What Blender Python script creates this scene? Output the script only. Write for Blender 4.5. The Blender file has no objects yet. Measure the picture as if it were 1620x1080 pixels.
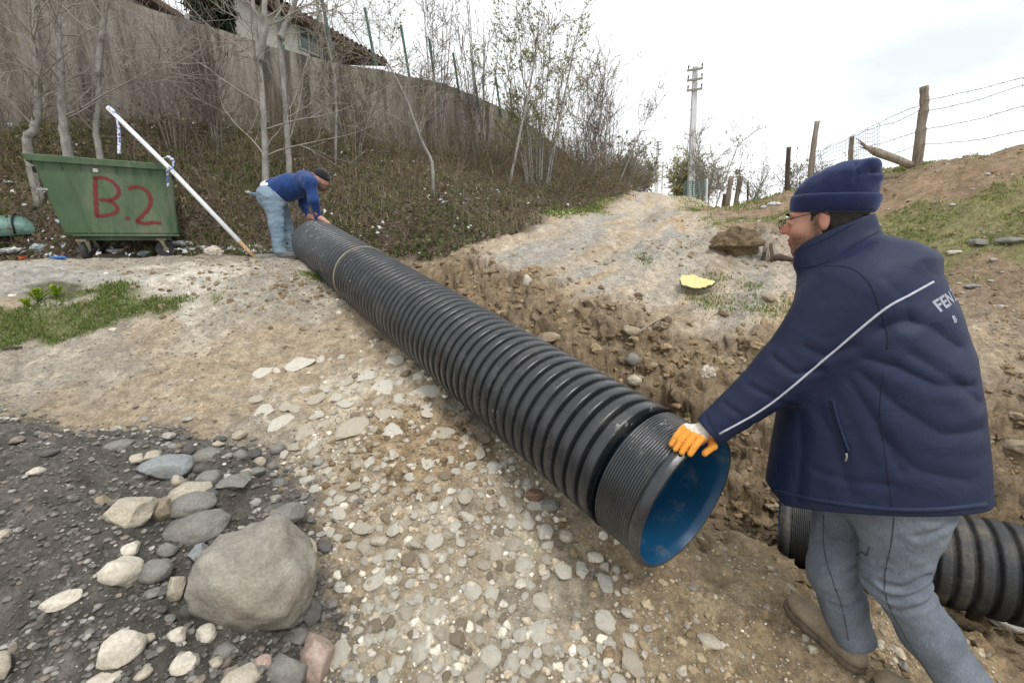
import bpy, math, random
import numpy as np
from mathutils import Vector, Matrix, bvhtree

SC = bpy.context.scene
COL = SC.collection
R = math.radians
rng = np.random.default_rng(11)
random.seed(5)

# ------------------------------------------------------------------ camera, sky, sun, exposure
EYE = 1.55                      # eye height over the ground the near man stands on
FPX = 720.0                     # focal length in pixels of a 1620 wide frame (16 mm on 36 mm)
PITCH = math.atan(163.0 / 720.0)
CP, SP = math.cos(PITCH), math.sin(PITCH)
cam_d = bpy.data.cameras.new('camera')
cam_d.sensor_width = 36.0
cam_d.lens = 16.0
cam_d.clip_start = 0.05
cam_d.clip_end = 2000.0
cam = bpy.data.objects.new('camera', cam_d)
COL.objects.link(cam)
cam.location = (0, 0, EYE)
cam.rotation_euler = (R(90) - PITCH, 0, 0)
SC.camera = cam

world = bpy.data.worlds.new('World')
SC.world = world
world.use_nodes = True
nt = world.node_tree
nt.nodes.clear()
SUN_EL, SUN_AZ = R(58), R(150)     # azimuth measured from +Y towards +X
w_out = nt.nodes.new('ShaderNodeOutputWorld')
w_bg = nt.nodes.new('ShaderNodeBackground')
w_sky = nt.nodes.new('ShaderNodeTexSky')
w_sky.sky_type = 'NISHITA'
w_sky.sun_disc = False
w_sky.sun_elevation = SUN_EL
w_sky.sun_rotation = SUN_AZ
w_scale = nt.nodes.new('ShaderNodeVectorMath'); w_scale.operation = 'SCALE'
w_scale.inputs['Scale'].default_value = 0.10
nt.links.new(w_sky.outputs['Color'], w_scale.inputs[0])
w_tc = nt.nodes.new('ShaderNodeTexCoord')
w_map = nt.nodes.new('ShaderNodeMapping'); w_map.inputs['Scale'].default_value = (1.0, 1.0, 2.6)
nt.links.new(w_tc.outputs['Generated'], w_map.inputs['Vector'])
w_n = nt.nodes.new('ShaderNodeTexNoise')
w_n.inputs['Scale'].default_value = 2.3; w_n.inputs['Detail'].default_value = 5; w_n.inputs['Roughness'].default_value = 0.5
nt.links.new(w_map.outputs[0], w_n.inputs['Vector'])
w_rp = nt.nodes.new('ShaderNodeValToRGB')
w_rp.color_ramp.elements[0].position = 0.28; w_rp.color_ramp.elements[0].color = (0.79, 0.835, 0.86, 1)
w_rp.color_ramp.elements[1].position = 0.52; w_rp.color_ramp.elements[1].color = (1.16, 1.18, 1.19, 1)
nt.links.new(w_n.outputs['Fac'], w_rp.inputs['Fac'])
w_mix = nt.nodes.new('ShaderNodeMixRGB'); w_mix.inputs['Fac'].default_value = 0.90
nt.links.new(w_scale.outputs[0], w_mix.inputs['Color1'])
nt.links.new(w_rp.outputs['Color'], w_mix.inputs['Color2'])
nt.links.new(w_mix.outputs['Color'], w_bg.inputs['Color'])
w_bg.inputs['Strength'].default_value = 0.92
nt.links.new(w_bg.outputs[0], w_out.inputs['Surface'])

sun_d = bpy.data.lights.new('sun', 'SUN')
sun_d.energy = 1.5
sun_d.angle = R(14)
sun_d.color = (1.0, 0.965, 0.91)
sun = bpy.data.objects.new('sun', sun_d)
COL.objects.link(sun)
sdir = Vector((math.sin(SUN_AZ) * math.cos(SUN_EL), math.cos(SUN_AZ) * math.cos(SUN_EL), math.sin(SUN_EL)))
sun.rotation_euler = sdir.to_track_quat('Z', 'Y').to_euler()
sun.location = (3, -3, 9)

SC.view_settings.view_transform = 'Standard'
SC.view_settings.look = 'None'
SC.view_settings.gamma = 1.0
SC.view_settings.exposure = 0.42
SC.view_settings.use_curve_mapping = False
SC.render.engine = 'CYCLES'
SC.cycles.max_bounces = 5
SC.cycles.diffuse_bounces = 3
SC.cycles.glossy_bounces = 2
SC.cycles.transmission_bounces = 4
SC.cycles.transparent_max_bounces = 6
SC.cycles.use_denoising = True

# ------------------------------------------------------------------ helpers
def ray(u, v):
    """direction of the sight line through a point of the photograph, scaled so that its Y is 1"""
    a = (u - 810.0) / FPX; b = (540.0 - v) / FPX
    y = CP + b * SP; z = -SP + b * CP
    return np.array([a / y, 1.0, z / y])

def at(u, v, Y):
    d = ray(u, v)
    return np.array([d[0] * Y, Y, EYE + d[2] * Y])

def on_plane(u, v, p0, n):
    d = ray(u, v); o = np.array([0, 0, EYE]); n = np.asarray(n, float)
    t = np.dot(np.asarray(p0) - o, n) / np.dot(d, n)
    return o + d * t

def _hash(ix, iy, iz, seed):
    h = (ix.astype(np.int64) * 374761393 + iy.astype(np.int64) * 668265263 + iz.astype(np.int64) * 2147483647 + seed * 974711) & 0xffffffff
    h = ((h ^ (h >> 13)) * 1274126177) & 0xffffffff
    h = ((h ^ (h >> 16)) * 2246822519) & 0xffffffff
    return ((h ^ (h >> 15)) & 0xffffff) / float(0xffffff)

def noise2(x, y, seed=0):
    x = np.asarray(x, float); y = np.asarray(y, float)
    x0 = np.floor(x); y0 = np.floor(y); fx = x - x0; fy = y - y0
    fx = fx * fx * (3 - 2 * fx); fy = fy * fy * (3 - 2 * fy)
    z = np.zeros_like(x0)
    a = _hash(x0, y0, z, seed); b = _hash(x0 + 1, y0, z, seed); c = _hash(x0, y0 + 1, z, seed); d = _hash(x0 + 1, y0 + 1, z, seed)
    return (a * (1 - fx) + b * fx) * (1 - fy) + (c * (1 - fx) + d * fx) * fy - 0.5

def fbm2(x, y, seed=0, octs=4, gain=0.5):
    s = 0; a = 1.0; f = 1.0
    for k in range(octs):
        s = s + a * noise2(x * f + 17.3 * k, y * f - 9.1 * k, seed + k); a *= gain; f *= 2.03
    return s

def noise3(x, y, z, seed=0):
    x0 = np.floor(x); y0 = np.floor(y); z0 = np.floor(z)
    fx = x - x0; fy = y - y0; fz = z - z0
    fx = fx * fx * (3 - 2 * fx); fy = fy * fy * (3 - 2 * fy); fz = fz * fz * (3 - 2 * fz)
    r = 0
    for dx in (0, 1):
        for dy in (0, 1):
            for dz in (0, 1):
                r = r + _hash(x0 + dx, y0 + dy, z0 + dz, seed) * (fx if dx else 1 - fx) * (fy if dy else 1 - fy) * (fz if dz else 1 - fz)
    return r - 0.5

def fbm3(p, s, seed=0, octs=3, gain=0.5):
    r = 0; a = 1.0; f = s
    for k in range(octs):
        r = r + a * noise3(p[..., 0] * f + 5.7 * k, p[..., 1] * f + 3.1 * k, p[..., 2] * f - 7.9 * k, seed + k); a *= gain; f *= 2.05
    return r

def sstep(a, b, x):
    t = np.clip((x - a) / (b - a), 0, 1)
    return t * t * (3 - 2 * t)

def mesh_np(name, V, F, smooth=True, cols=None, mats=None):
    """V n x 3, F list of index arrays (each m x 3 or m x 4)"""
    V = np.ascontiguousarray(V, dtype=np.float32)
    if isinstance(F, np.ndarray): F = [F]
    F = [np.asarray(f, dtype=np.int32) for f in F if len(f)]
    me = bpy.data.meshes.new(name)
    me.vertices.add(len(V)); me.vertices.foreach_set('co', V.ravel())
    nl = sum(f.size for f in F); npoly = sum(len(f) for f in F)
    me.loops.add(nl); me.polygons.add(npoly)
    me.loops.foreach_set('vertex_index', np.concatenate([f.ravel() for f in F]))
    tot = np.concatenate([np.full(len(f), f.shape[1], dtype=np.int32) for f in F])
    st = np.concatenate([[0], np.cumsum(tot)[:-1]]).astype(np.int32)
    me.polygons.foreach_set('loop_start', st)
    try: me.polygons.foreach_set('loop_total', tot)
    except Exception: pass
    me.polygons.foreach_set('use_smooth', np.full(npoly, smooth, dtype=bool))
    if cols is not None:
        ca = me.color_attributes.new('Col', 'FLOAT_COLOR', 'POINT')
        c4 = np.ones((len(V), 4), dtype=np.float32); c4[:, :3] = cols
        ca.data.foreach_set('color', c4.ravel())
    if mats is not None:
        me.polygons.foreach_set('material_index', np.asarray(mats, dtype=np.int32))
    me.update(calc_edges=True); me.validate()
    return me

def link(name, me, mat=None, parent=None, loc=None, rot=None):
    o = bpy.data.objects.new(name, me)
    COL.objects.link(o)
    if mat is not None:
        for m in (mat if isinstance(mat, (list, tuple)) else [mat]): me.materials.append(m)
    if parent is not None: o.parent = parent
    if loc is not None: o.location = loc
    if rot is not None: o.rotation_euler = rot
    return o

def tag(o, label=None, cat=None, group=None, kind=None):
    if label: o['label'] = label
    if cat: o['category'] = cat
    if group: o['group'] = group
    if kind: o['kind'] = kind
    return o

def empty(name, loc, rz=0.0, label=None, cat=None, group=None):
    o = bpy.data.objects.new(name, None); COL.objects.link(o)
    o.location = loc; o.rotation_euler = (0, 0, rz); o.empty_display_size = 0.1
    return tag(o, label, cat, group)

def rebase(root, *objs):
    """parent meshes built in world space under a thing and put the thing's own origin at its base"""
    M = (Matrix.Translation(root.location) @ root.rotation_euler.to_matrix().to_4x4()).inverted()
    for o in objs:
        o.data.transform(M); o.parent = root

class MB:
    """collects verts and faces of one mesh"""
    def __init__(s): s.v = []; s.f3 = []; s.f4 = []; s.n = 0; s.c = []
    def add(s, V, F3=None, F4=None, col=None):
        V = np.asarray(V, float)
        s.v.append(V)
        if F3 is not None and len(F3): s.f3.append(np.asarray(F3, int) + s.n)
        if F4 is not None and len(F4): s.f4.append(np.asarray(F4, int) + s.n)
        if col is not None: s.c.append(np.broadcast_to(np.asarray(col, float), (len(V), 3)))
        s.n += len(V)
    def box(s, c, size, rot=None, taper=1.0):
        x, y, z = np.asarray(size) / 2.0
        V = np.array([[-x, -y, -z], [x, -y, -z], [x, y, -z], [-x, y, -z], [-x * taper, -y * taper, z], [x * taper, -y * taper, z], [x * taper, y * taper, z], [-x * taper, y * taper, z]])
        if rot is not None: V = V @ np.array(rot).T
        s.add(V + np.asarray(c), F4=[[0, 3, 2, 1], [4, 5, 6, 7], [0, 1, 5, 4], [1, 2, 6, 5], [2, 3, 7, 6], [3, 0, 4, 7]])
    def tube(s, pts, rad, sides=6, cap=True, col=None):
        V, F4, F3 = tube_np(np.asarray(pts, float), rad, sides, cap)
        s.add(V, F3, F4, col)
    def lathe(s, prof, c, axis, seg=32, closed=False):
        """prof: (t along axis, radius)"""
        V, F = lathe_np(np.asarray(prof, float), np.asarray(c, float), np.asarray(axis, float), seg, closed)
        s.add(V, F4=F)
    def mesh(s, name, smooth=False):
        F = []
        if s.f4: F.append(np.concatenate(s.f4))
        if s.f3: F.append(np.concatenate(s.f3))
        return mesh_np(name, np.concatenate(s.v), F, smooth, np.concatenate(s.c) if s.c else None)
    def build(s, name, mat, parent=None, smooth=False, loc=None):
        return link(name, s.mesh(name, smooth), mat, parent, loc)

def frame(d):
    d = d / (np.linalg.norm(d) + 1e-9)
    a = np.array([0, 0, 1.0]) if abs(d[2]) < 0.9 else np.array([1.0, 0, 0])
    x = np.cross(a, d); x /= np.linalg.norm(x)
    return x, np.cross(d, x), d

def tube_np(P, rad, sides=6, cap=True):
    n = len(P); rad = np.broadcast_to(np.asarray(rad, float), (n,))
    T = np.zeros_like(P); T[1:-1] = P[2:] - P[:-2]; T[0] = P[1] - P[0]; T[-1] = P[-1] - P[-2]
    T /= (np.linalg.norm(T, axis=1, keepdims=True) + 1e-9)
    x, _, _ = frame(T[0]); X = np.zeros_like(P)
    for i in range(n):
        x = x - T[i] * np.dot(x, T[i]); x = x / (np.linalg.norm(x) + 1e-9); X[i] = x
    Yv = np.cross(T, X)
    a = np.arange(sides) * 2 * math.pi / sides
    V = P[:, None, :] + rad[:, None, None] * (np.cos(a)[None, :, None] * X[:, None, :] + np.sin(a)[None, :, None] * Yv[:, None, :])
    V = V.reshape(-1, 3)
    i = np.arange(n - 1)[:, None] * sides; j = np.arange(sides)[None, :]; j2 = (j + 1) % sides
    F4 = np.stack([i + j, i + j2, i + sides + j2, i + sides + j], -1).reshape(-1, 4)
    F3 = []
    if cap:
        V = np.vstack([V, P[0], P[-1]]); b = n * sides
        F3 = [[b, (k + 1) % sides, k] for k in range(sides)] + [[b + 1, (n - 1) * sides + k, (n - 1) * sides + (k + 1) % sides] for k in range(sides)]
    return V, F4, np.asarray(F3, int)

def lathe_np(prof, c, axis, seg, closed=False):
    x, y, d = frame(axis)
    a = np.arange(seg) * 2 * math.pi / seg
    V = c + prof[:, 0][:, None, None] * d + prof[:, 1][:, None, None] * (np.cos(a)[None, :, None] * x + np.sin(a)[None, :, None] * y)
    n = len(prof); V = V.reshape(-1, 3)
    m = n if closed else n - 1
    i = np.arange(m)[:, None]; j = np.arange(seg)[None, :]; j2 = (j + 1) % seg; i2 = (i + 1) % n
    F = np.stack([i * seg + j, i * seg + j2, i2 * seg + j2, i2 * seg + j], -1).reshape(-1, 4)
    return V, F

def strips_np(P, rad, sides=3):
    """many polylines at once. P: m x n x 3, rad: m x n -> V, F4 (no caps)"""
    m, n, _ = P.shape
    T = np.empty_like(P); T[:, 1:-1] = P[:, 2:] - P[:, :-2]; T[:, 0] = P[:, 1] - P[:, 0]; T[:, -1] = P[:, -1] - P[:, -2]
    T /= np.linalg.norm(T, axis=2, keepdims=True) + 1e-9
    ref = np.where(np.abs(T[:, :1, 2:3]) < 0.9, np.array([[[0, 0, 1.0]]]), np.array([[[1.0, 0, 0]]]))
    ref = np.broadcast_to(ref, T.shape)
    X = np.cross(ref, T); X /= np.linalg.norm(X, axis=2, keepdims=True) + 1e-9
    Yv = np.cross(T, X)
    a = np.arange(sides) * 2 * math.pi / sides
    V = P[:, :, None, :] + rad[:, :, None, None] * (np.cos(a)[None, None, :, None] * X[:, :, None, :] + np.sin(a)[None, None, :, None] * Yv[:, :, None, :])
    base = (np.arange(m) * n * sides)[:, None, None]
    i = (np.arange(n - 1) * sides)[None, :, None]; j = np.arange(sides)[None, None, :]; j2 = (j + 1) % sides
    F = np.stack([base + i + j, base + i + j2, base + i + sides + j2, base + i + sides + j], -1).reshape(-1, 4)
    return V.reshape(-1, 3), F

def leaves_np(C, N, size, asp=0.5, spin=None, fold=0.25):
    """small folded leaves: C centres, N normals, size per leaf -> V (4 per leaf), F3 (2 per leaf)"""
    m = len(C)
    if spin is None: spin = rng.uniform(0, 6.283, m)
    N = N / (np.linalg.norm(N, axis=1, keepdims=True) + 1e-9)
    ref = np.where(np.abs(N[:, 2:3]) < 0.9, np.array([[0, 0, 1.0]]), np.array([[1.0, 0, 0]]))
    A = np.cross(ref, N); A /= np.linalg.norm(A, axis=1, keepdims=True) + 1e-9
    B = np.cross(N, A)
    X = A * np.cos(spin)[:, None] + B * np.sin(spin)[:, None]; Yv = np.cross(N, X)
    s = size[:, None]
    V = np.stack([C - X * s, C + Yv * s * asp + N * s * fold, C + X * s, C - Yv * s * asp + N * s * fold], 1).reshape(-1, 3)
    b = (np.arange(m) * 4)[:, None]
    F = np.concatenate([b + np.array([[0, 2, 1]]), b + np.array([[0, 3, 2]])])
    return V, F

# ------------------------------------------------------------------ materials
class NT:
    def __init__(s, name):
        s.m = bpy.data.materials.new(name); s.m.use_nodes = True; s.t = s.m.node_tree; s.t.nodes.clear()
        s.out = s.t.nodes.new('ShaderNodeOutputMaterial'); s.b = s.t.nodes.new('ShaderNodeBsdfPrincipled')
        s.t.links.new(s.b.outputs[0], s.out.inputs['Surface'])
        s.tc = s.t.nodes.new('ShaderNodeTexCoord')
    def n(s, kind, **kw):
        o = s.t.nodes.new(kind)
        for k, v in kw.items():
            if k in o.inputs: o.inputs[k].default_value = v
            else: setattr(o, k, v)
        return o
    def l(s, a, b): s.t.links.new(a, b)
    def noise(s, scale, detail=4, rough=0.55, vec=None, stretch=None, dist=0.0):
        o = s.n('ShaderNodeTexNoise'); o.inputs['Scale'].default_value = scale; o.inputs['Detail'].default_value = detail
        o.inputs['Roughness'].default_value = rough; o.inputs['Distortion'].default_value = dist
        v = vec or s.tc.outputs['Object']
        if stretch:
            mp = s.n('ShaderNodeMapping'); mp.inputs['Scale'].default_value = stretch; s.l(v, mp.inputs['Vector']); v = mp.outputs[0]
        s.l(v, o.inputs['Vector']); return o.outputs['Fac']
    def ramp(s, fac, *stops):
        o = s.n('ShaderNodeValToRGB'); e = o.color_ramp.elements
        while len(e) < len(stops): e.new(0.5)
        for k, (p, c) in enumerate(stops):
            e[k].position = p; e[k].color = (c if isinstance(c, (tuple, list)) else (c, c, c)) + (1,) if isinstance(c, tuple) else (c, c, c, 1)
        s.l(fac, o.inputs['Fac']); return o.outputs['Color']
    def mix(s, fac, a, b, mode='MIX'):
        o = s.n('ShaderNodeMixRGB'); o.blend_type = mode
        for i, x in ((0, fac), (1, a), (2, b)):
            if hasattr(x, 'links'): s.l(x, o.inputs[i])
            else: o.inputs[i].default_value = x if i == 0 else tuple(x) + (1,)
        return o.outputs[0]
    def math(s, op, a, b=0.0):
        o = s.n('ShaderNodeMath'); o.operation = op
        for i, x in ((0, a), (1, b)):
            if hasattr(x, 'links'): s.l(x, o.inputs[i])
            else: o.inputs[i].default_value = x
        return o.outputs[0]
    def col(s, name='Col'):
        o = s.n('ShaderNodeAttribute'); o.attribute_name = name; return o.outputs['Color']
    def base(s, c):
        if hasattr(c, 'links'): s.l(c, s.b.inputs['Base Color'])
        else: s.b.inputs['Base Color'].default_value = tuple(c) + (1,)
    def rough(s, r):
        if hasattr(r, 'links'): s.l(r, s.b.inputs['Roughness'])
        else: s.b.inputs['Roughness'].default_value = r
    def spec(s, v): s.b.inputs['Specular IOR Level'].default_value = v
    def bump(s, h, dist=0.01, strength=1.0, prev=None):
        o = s.n('ShaderNodeBump'); o.inputs['Distance'].default_value = dist; o.inputs['Strength'].default_value = strength
        s.l(h, o.inputs['Height'])
        if prev is not None: s.l(prev, o.inputs['Normal'])
        s.l(o.outputs[0], s.b.inputs['Normal']); return o.outputs[0]

def simple_mat(name, c, var=0.25, scale=12.0, rough=0.8, bump=0.0, spec=0.3, bscale=None, metal=0.0, stretch=None):
    k = NT(name)
    f = k.noise(scale, 5, 0.6, stretch=stretch)
    c = np.array(c)
    k.base(k.ramp(f, (0.3, tuple(c * (1 - var))), (0.7, tuple(np.clip(c * (1 + var), 0, 1)))))
    k.rough(rough); k.spec(spec); k.b.inputs['Metallic'].default_value = metal
    if bump: k.bump(k.noise(bscale or scale * 3, 5, 0.65, stretch=stretch), bump, 1.0)
    return k.m

def attr_mat(name, rough=0.9, spec=0.15, var=0.2, scale=60, bump=0.0, bscale=120, trans=0.0):
    """colour from the pieces' own colour attribute, broken up by noise"""
    k = NT(name)
    f = k.ramp(k.noise(scale, 4, 0.6), (0.25, 1 - var), (0.75, 1 + var))
    k.base(k.mix(1.0, k.col(), f, 'MULTIPLY')); k.rough(rough); k.spec(spec)
    if bump: k.bump(k.noise(bscale, 5, 0.65), bump)
    return k.m
# ------------------------------------------------------------------ terrain: one height function for everything that stands on it
CTRL = []
def cp(u, v, Y): CTRL.append(at(u, v, Y))
def cw(x, y, z): CTRL.append(np.array([x, y, z], float))
def plane_z(Y): return 0.02 + 0.31 * (Y - 1.5)
for x in (-6, -3, -1, 1, 3, 6):
    cw(x, -3.0, -0.75); cw(x, 0.2, plane_z(0.2) + 0.05)
for x in (-4, -2.2, -0.8, 0.6): cw(x, 1.3, plane_z(1.3))
cw(1.2, 1.5, 0.0); cw(2.4, 1.2, -0.10); cw(4.5, 0.8, -0.15)
cw(-1.0, 2.2, plane_z(2.2)); cw(0.2, 2.2, plane_z(2.2)); cw(-2.2, 2.3, plane_z(2.3))
for p in [(250, 480, 4.0), (60, 520, 3.6), (0, 560, 3.3), (480, 480, 4.3), (440, 415, 5.2), (400, 600, 3.2), (600, 600, 3.15), (200, 560, 3.45),
          (250, 416, 4.9), (0, 421, 4.35), (-200, 430, 4.0), (120, 411, 5.0), (265, 409, 5.95), (350, 405, 5.9), (450, 408, 6.0), (0, 404, 6.2), (-200, 400, 6.0),
          # the road beyond the trench
          (700, 430, 5.4), (870, 490, 4.0), (1000, 505, 3.95), (1100, 515, 3.95), (1240, 560, 3.4), (1600, 640, 2.85), (1400, 600, 3.1),
          (1000, 400, 5.85), (880, 420, 5.3), (950, 358, 8), (1050, 358, 8), (1140, 385, 6.1), (960, 337, 12), (1080, 336, 12), (1010, 319, 20), (1075, 319, 20), (1040, 310, 30), (1040, 306, 45), (1040, 304, 70),
          # foot of the wooded bank
          (100, 397, 6.35), (300, 398, 6.5), (480, 400, 6.6), (650, 415, 6.0), (760, 395, 6.1), (860, 370, 7.3), (940, 338, 11.3), (985, 318, 20.5), (1000, 312, 27),
          # the bank
          (100, 290, 6.95), (300, 300, 7.3), (500, 300, 8.2), (650, 330, 7.7), (800, 320, 10.0), (880, 315, 14),
          (0, 175, 8.0), (200, 185, 9.5), (350, 197, 11.0), (500, 215, 13), (700, 240, 18), (830, 262, 26), (900, 283, 34), (950, 298, 48), (-250, 160, 6.7),
          # right hand bank
          (1620, 400, 4.6), (1620, 500, 3.6), (1450, 350, 6.0), (1400, 430, 5.0), (1250, 336, 8.3), (1620, 237, 6.5), (1800, 230, 5.6), (1530, 252, 7.0), (1450, 264, 7.5), (1345, 272, 9), (1285, 292, 9.5), (1247, 303, 12), (1190, 328, 11.5),
          (1140, 332, 14), (1170, 331, 12.5), (1100, 313, 28)]:
    cp(*p)
for p in [(9.5, 9.0, 1.2), (11, 6.5, 1.0), (9, 13, 0.4), (8.5, 19, 1.2), (14, 30, 2.0), (25, 45, 2.5), (30, 20, -4), (40, 70, 2), (60, 40, -8), (60, 0, -6), (15, 0, 0.5), (15, -10, -1), (-15, -10, -1), (0, -15, -2), (30, -20, -4),
          (-11, 10, 4.6), (-8, 16, 5.0), (-5, 23, 5.8), (-1, 32, 6.4), (4, 46, 7), (-14, 6, 4.5), (-30, 20, 6), (-20, 50, 9), (-40, -10, 2), (0, 80, 9), (30, 110, 9), (-60, 110, 14), (80, 110, 0), (-60, 40, 9), (-12, 0, 0.6), (-9, 3.5, 0.9)]:
    cw(*p)
CTRL = np.array(CTRL)
def _tps_fit(P, reg):
    n = len(P)
    d2 = ((P[:, None, :2] - P[None, :, :2]) ** 2).sum(-1)
    K = np.sqrt(d2 + 0.05)                                     # softened linear kernel: no overshoot
    A = np.zeros((n + 3, n + 3)); A[:n, :n] = K + np.eye(n) * -reg
    A[:n, n] = 1; A[:n, n + 1:] = P[:, :2]; A[n, :n] = 1; A[n + 1:, :n] = P[:, :2].T
    return np.linalg.solve(A, np.concatenate([P[:, 2], np.zeros(3)]))
TW = _tps_fit(CTRL, 0.02)

TRENCH = np.array([(-1.75, 6.05), (-1.25, 5.45), (-0.25, 4.05), (0.45, 3.35), (1.25, 2.85), (2.1, 2.42), (3.2, 1.95), (4.6, 1.4), (7, 0.5)])
HEAP = np.array([(-3.9, 2.85), (-3.3, 2.78), (-2.4, 2.62), (-1.6, 2.5), (-1.18, 2.2), (-0.92, 1.9), (-0.72, 1.5), (-0.62, 1.2), (-0.6, 0.2), (-6, 0.2), (-6, 2.6)])

def poly_dist(x, y, P):
    """distance to a polyline, signed (+ on its left), and the arc parameter"""
    best = np.full(x.shape, 1e9); sg = np.zeros(x.shape); par = np.zeros(x.shape); L = 0
    for a, b in zip(P[:-1], P[1:]):
        d = b - a; l = np.hypot(*d)
        t = np.clip(((x - a[0]) * d[0] + (y - a[1]) * d[1]) / l ** 2, 0, 1)
        dx = x - a[0] - t * d[0]; dy = y - a[1] - t * d[1]; r = np.hypot(dx, dy)
        m = r < best
        best = np.where(m, r, best); sg = np.where(m, np.sign(d[0] * dy - d[1] * dx), sg); par = np.where(m, L + t * l, par); L += l
    return best * sg, par

def inside(x, y, P):
    c = np.zeros(x.shape, bool); n = len(P)
    for i in range(n):
        (x1, y1), (x2, y2) = P[i], P[(i + 1) % n]
        if y1 == y2: continue
        c ^= ((y1 > y) != (y2 > y)) & (x < (x2 - x1) * (y - y1) / (y2 - y1) + x1)
    return c

ROAD_L = np.array([(-1.0, 5.55), (-0.41, 6.05), (0.49, 7.3), (1.97, 11.3), (4.8, 20.5), (6.8, 27), (11, 45), (18, 72), (30, 120)])
ROAD_R = np.array([(3.2, 4.6), (3.6, 7.5), (4.7, 12), (6.3, 17), (8.6, 25), (11, 32), (15, 46), (23, 72), (36, 120)])

def far_height(x, y):
    r = np.zeros(x.shape)
    for k in range(len(CTRL)):
        r += TW[k] * np.sqrt((x - CTRL[k, 0]) ** 2 + (y - CTRL[k, 1]) ** 2 + 0.05)
    n = len(CTRL)
    return r + TW[n] + TW[n + 1] * x + TW[n + 2] * y

def height(x, y, fine=True, parts=False):
    x = np.asarray(x, float); y = np.asarray(y, float); shp = x.shape
    x = x.ravel(); y = y.ravel()
    z = far_height(x, y)
    near = np.exp(-((np.hypot(x, y - 2) / 14) ** 2))
    # trench
    sd, par = poly_dist(x, y, TRENCH)
    wob = fbm2(x * 1.6, y * 1.6, 3, 4) * 0.26 + fbm2(x * 6, y * 6, 5, 3) * 0.10
    far = sd + wob            # + is the far (road) side
    depth = (0.46 + 0.20 * sstep(2.6, 4.4, par)) * sstep(0.0, 1.2, par) * (1 + 0.25 * fbm2(x * 1.1, y * 1.1, 209, 2))
    hw = 0.45 + 0.12 * sstep(3.0, 5.0, par)
    bench = fbm2(x * 2.3, y * 2.3, 207, 3) * 0.35
    tf = 1 - (0.55 * sstep(hw * 0.35, hw * 1.0, far + bench * 0.3) + 0.45 * sstep(hw * 1.0, hw * 2.2, far - bench * 0.45))
    tn = 1 - sstep(hw * 0.25, hw * 1.9, -far)
    carve = np.where(far > 0, tf, tn)
    z = z - depth * carve
    # spoil thrown up along the far lip
    lip = np.exp(-((far - hw * 1.5) / 0.28) ** 2) * sstep(0.3, 1.0, par) * 0.07
    z = z + lip * (1 + 1.6 * fbm2(x * 4, y * 4, 21, 3))
    # grey gravel heap
    hd, _ = poly_dist(x, y, np.vstack([HEAP, HEAP[:1]]))
    inh = inside(x, y, HEAP)
    hd = np.where(inh, np.abs(hd), -np.abs(hd)) + fbm2(x * 3, y * 3, 41, 3) * 0.10
    heap = np.clip(hd, 0, None)
    z = z + 0.44 * (1 - np.exp(-heap / 0.55)) * (1 + 0.45 * fbm2(x * 1.7, y * 1.7, 43, 3))
    # earth lumps by the pipe and by the boulder of earth
    for (lx, ly, lr, lh) in ((-0.55, 2.45, 0.36, 0.12), (-0.15, 2.2, 0.25, 0.05), (2.55, 5.8, 0.5, 0.12), (1.75, 5.7, 0.45, 0.10), (3.5, 5.9, 0.6, 0.16), (-3.0, 4.75, 0.5, 0.05), (-2.3, 4.5, 0.5, 0.07)):
        z = z + lh * np.exp(-(((x - lx) ** 2 + (y - ly) ** 2) / lr ** 2)) * (1 + 1.2 * fbm2(x * 5, y * 5, 31, 3))
    if fine:
        rl, _ = poly_dist(x, y, ROAD_L); rr, _ = poly_dist(x, y, ROAD_R)
        onroad = sstep(-0.2, 0.5, -rl) * sstep(-0.2, 0.5, rr) * sstep(4.3, 5.6, y)
        w = -rl
        ruts = -0.075 * (np.exp(-((w - 1.25 - 0.2 * np.sin(y * .35)) / 0.17) ** 2) + np.exp(-((w - 2.75 - 0.2 * np.sin(y * .35)) / 0.17) ** 2)) + 0.03 * np.exp(-((w - 2.0) / 0.25) ** 2) + 0.02 * np.sin(w * 9 + y * .6)
        z = z + ruts * onroad * (0.7 + fbm2(x, y * 0.4, 77, 2))
        rough = 0.50 + 1.6 * np.clip(carve * 1.2 + lip * 9, 0, 1) * (1 - 0.8 * np.clip(4 * carve * (1 - carve), 0, 1)) + 0.5 * (heap > 0) + 0.6 * sstep(2.2, 3.2, x) * sstep(2, 4, y)
        hillm = sstep(0.0, 0.6, rl) * sstep(6.0, 6.5, y - 0.03 * (x + 3))
        rough = rough + hillm * 1.2
        z = z + rough * (0.09 * fbm2(x * 1.9, y * 1.9, 51, 3) + 0.052 * fbm2(x * 8, y * 8, 53, 4, 0.6) * (0.25 + near))
        z = z + (0.008 * fbm2(x * 35, y * 35, 57, 2)) * near
        # cloddy broken faces in the cut
        z = z + np.clip(carve, 0, 1) * 0.07 * np.abs(fbm2(x * 7 + z * 9, y * 7, 61, 3)) * near
    if parts: return z.reshape(shp), [a.reshape(shp) for a in (carve, far, par, hd, lip)]
    return z.reshape(shp)

def H(x, y):
    return float(height(np.array([x]), np.array([y]))[0])

# adaptive rectangular grid
def lines(lo, hi, s0, k, ctr):
    out = [ctr]; p = ctr
    while p < hi: p += max(s0, k * max(abs(p), 0.1) ** 1.2); out.append(p)
    p = ctr
    while p > lo: p -= max(s0, k * max(abs(p), 0.1) ** 1.2); out.insert(0, p)
    return np.array(out)
GX = lines(-130, 130, 0.017, 0.0085, 0.0)
GY = np.concatenate([np.linspace(-60, 0.2, 40)[:-1], lines(0.2, 160, 0.014, 0.0075, 0.2)])
XX, YY = np.meshgrid(GX, GY)
ZZ, (CARVE, FARS, PAR, HEAPD, LIP) = height(XX, YY, True, True)

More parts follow.
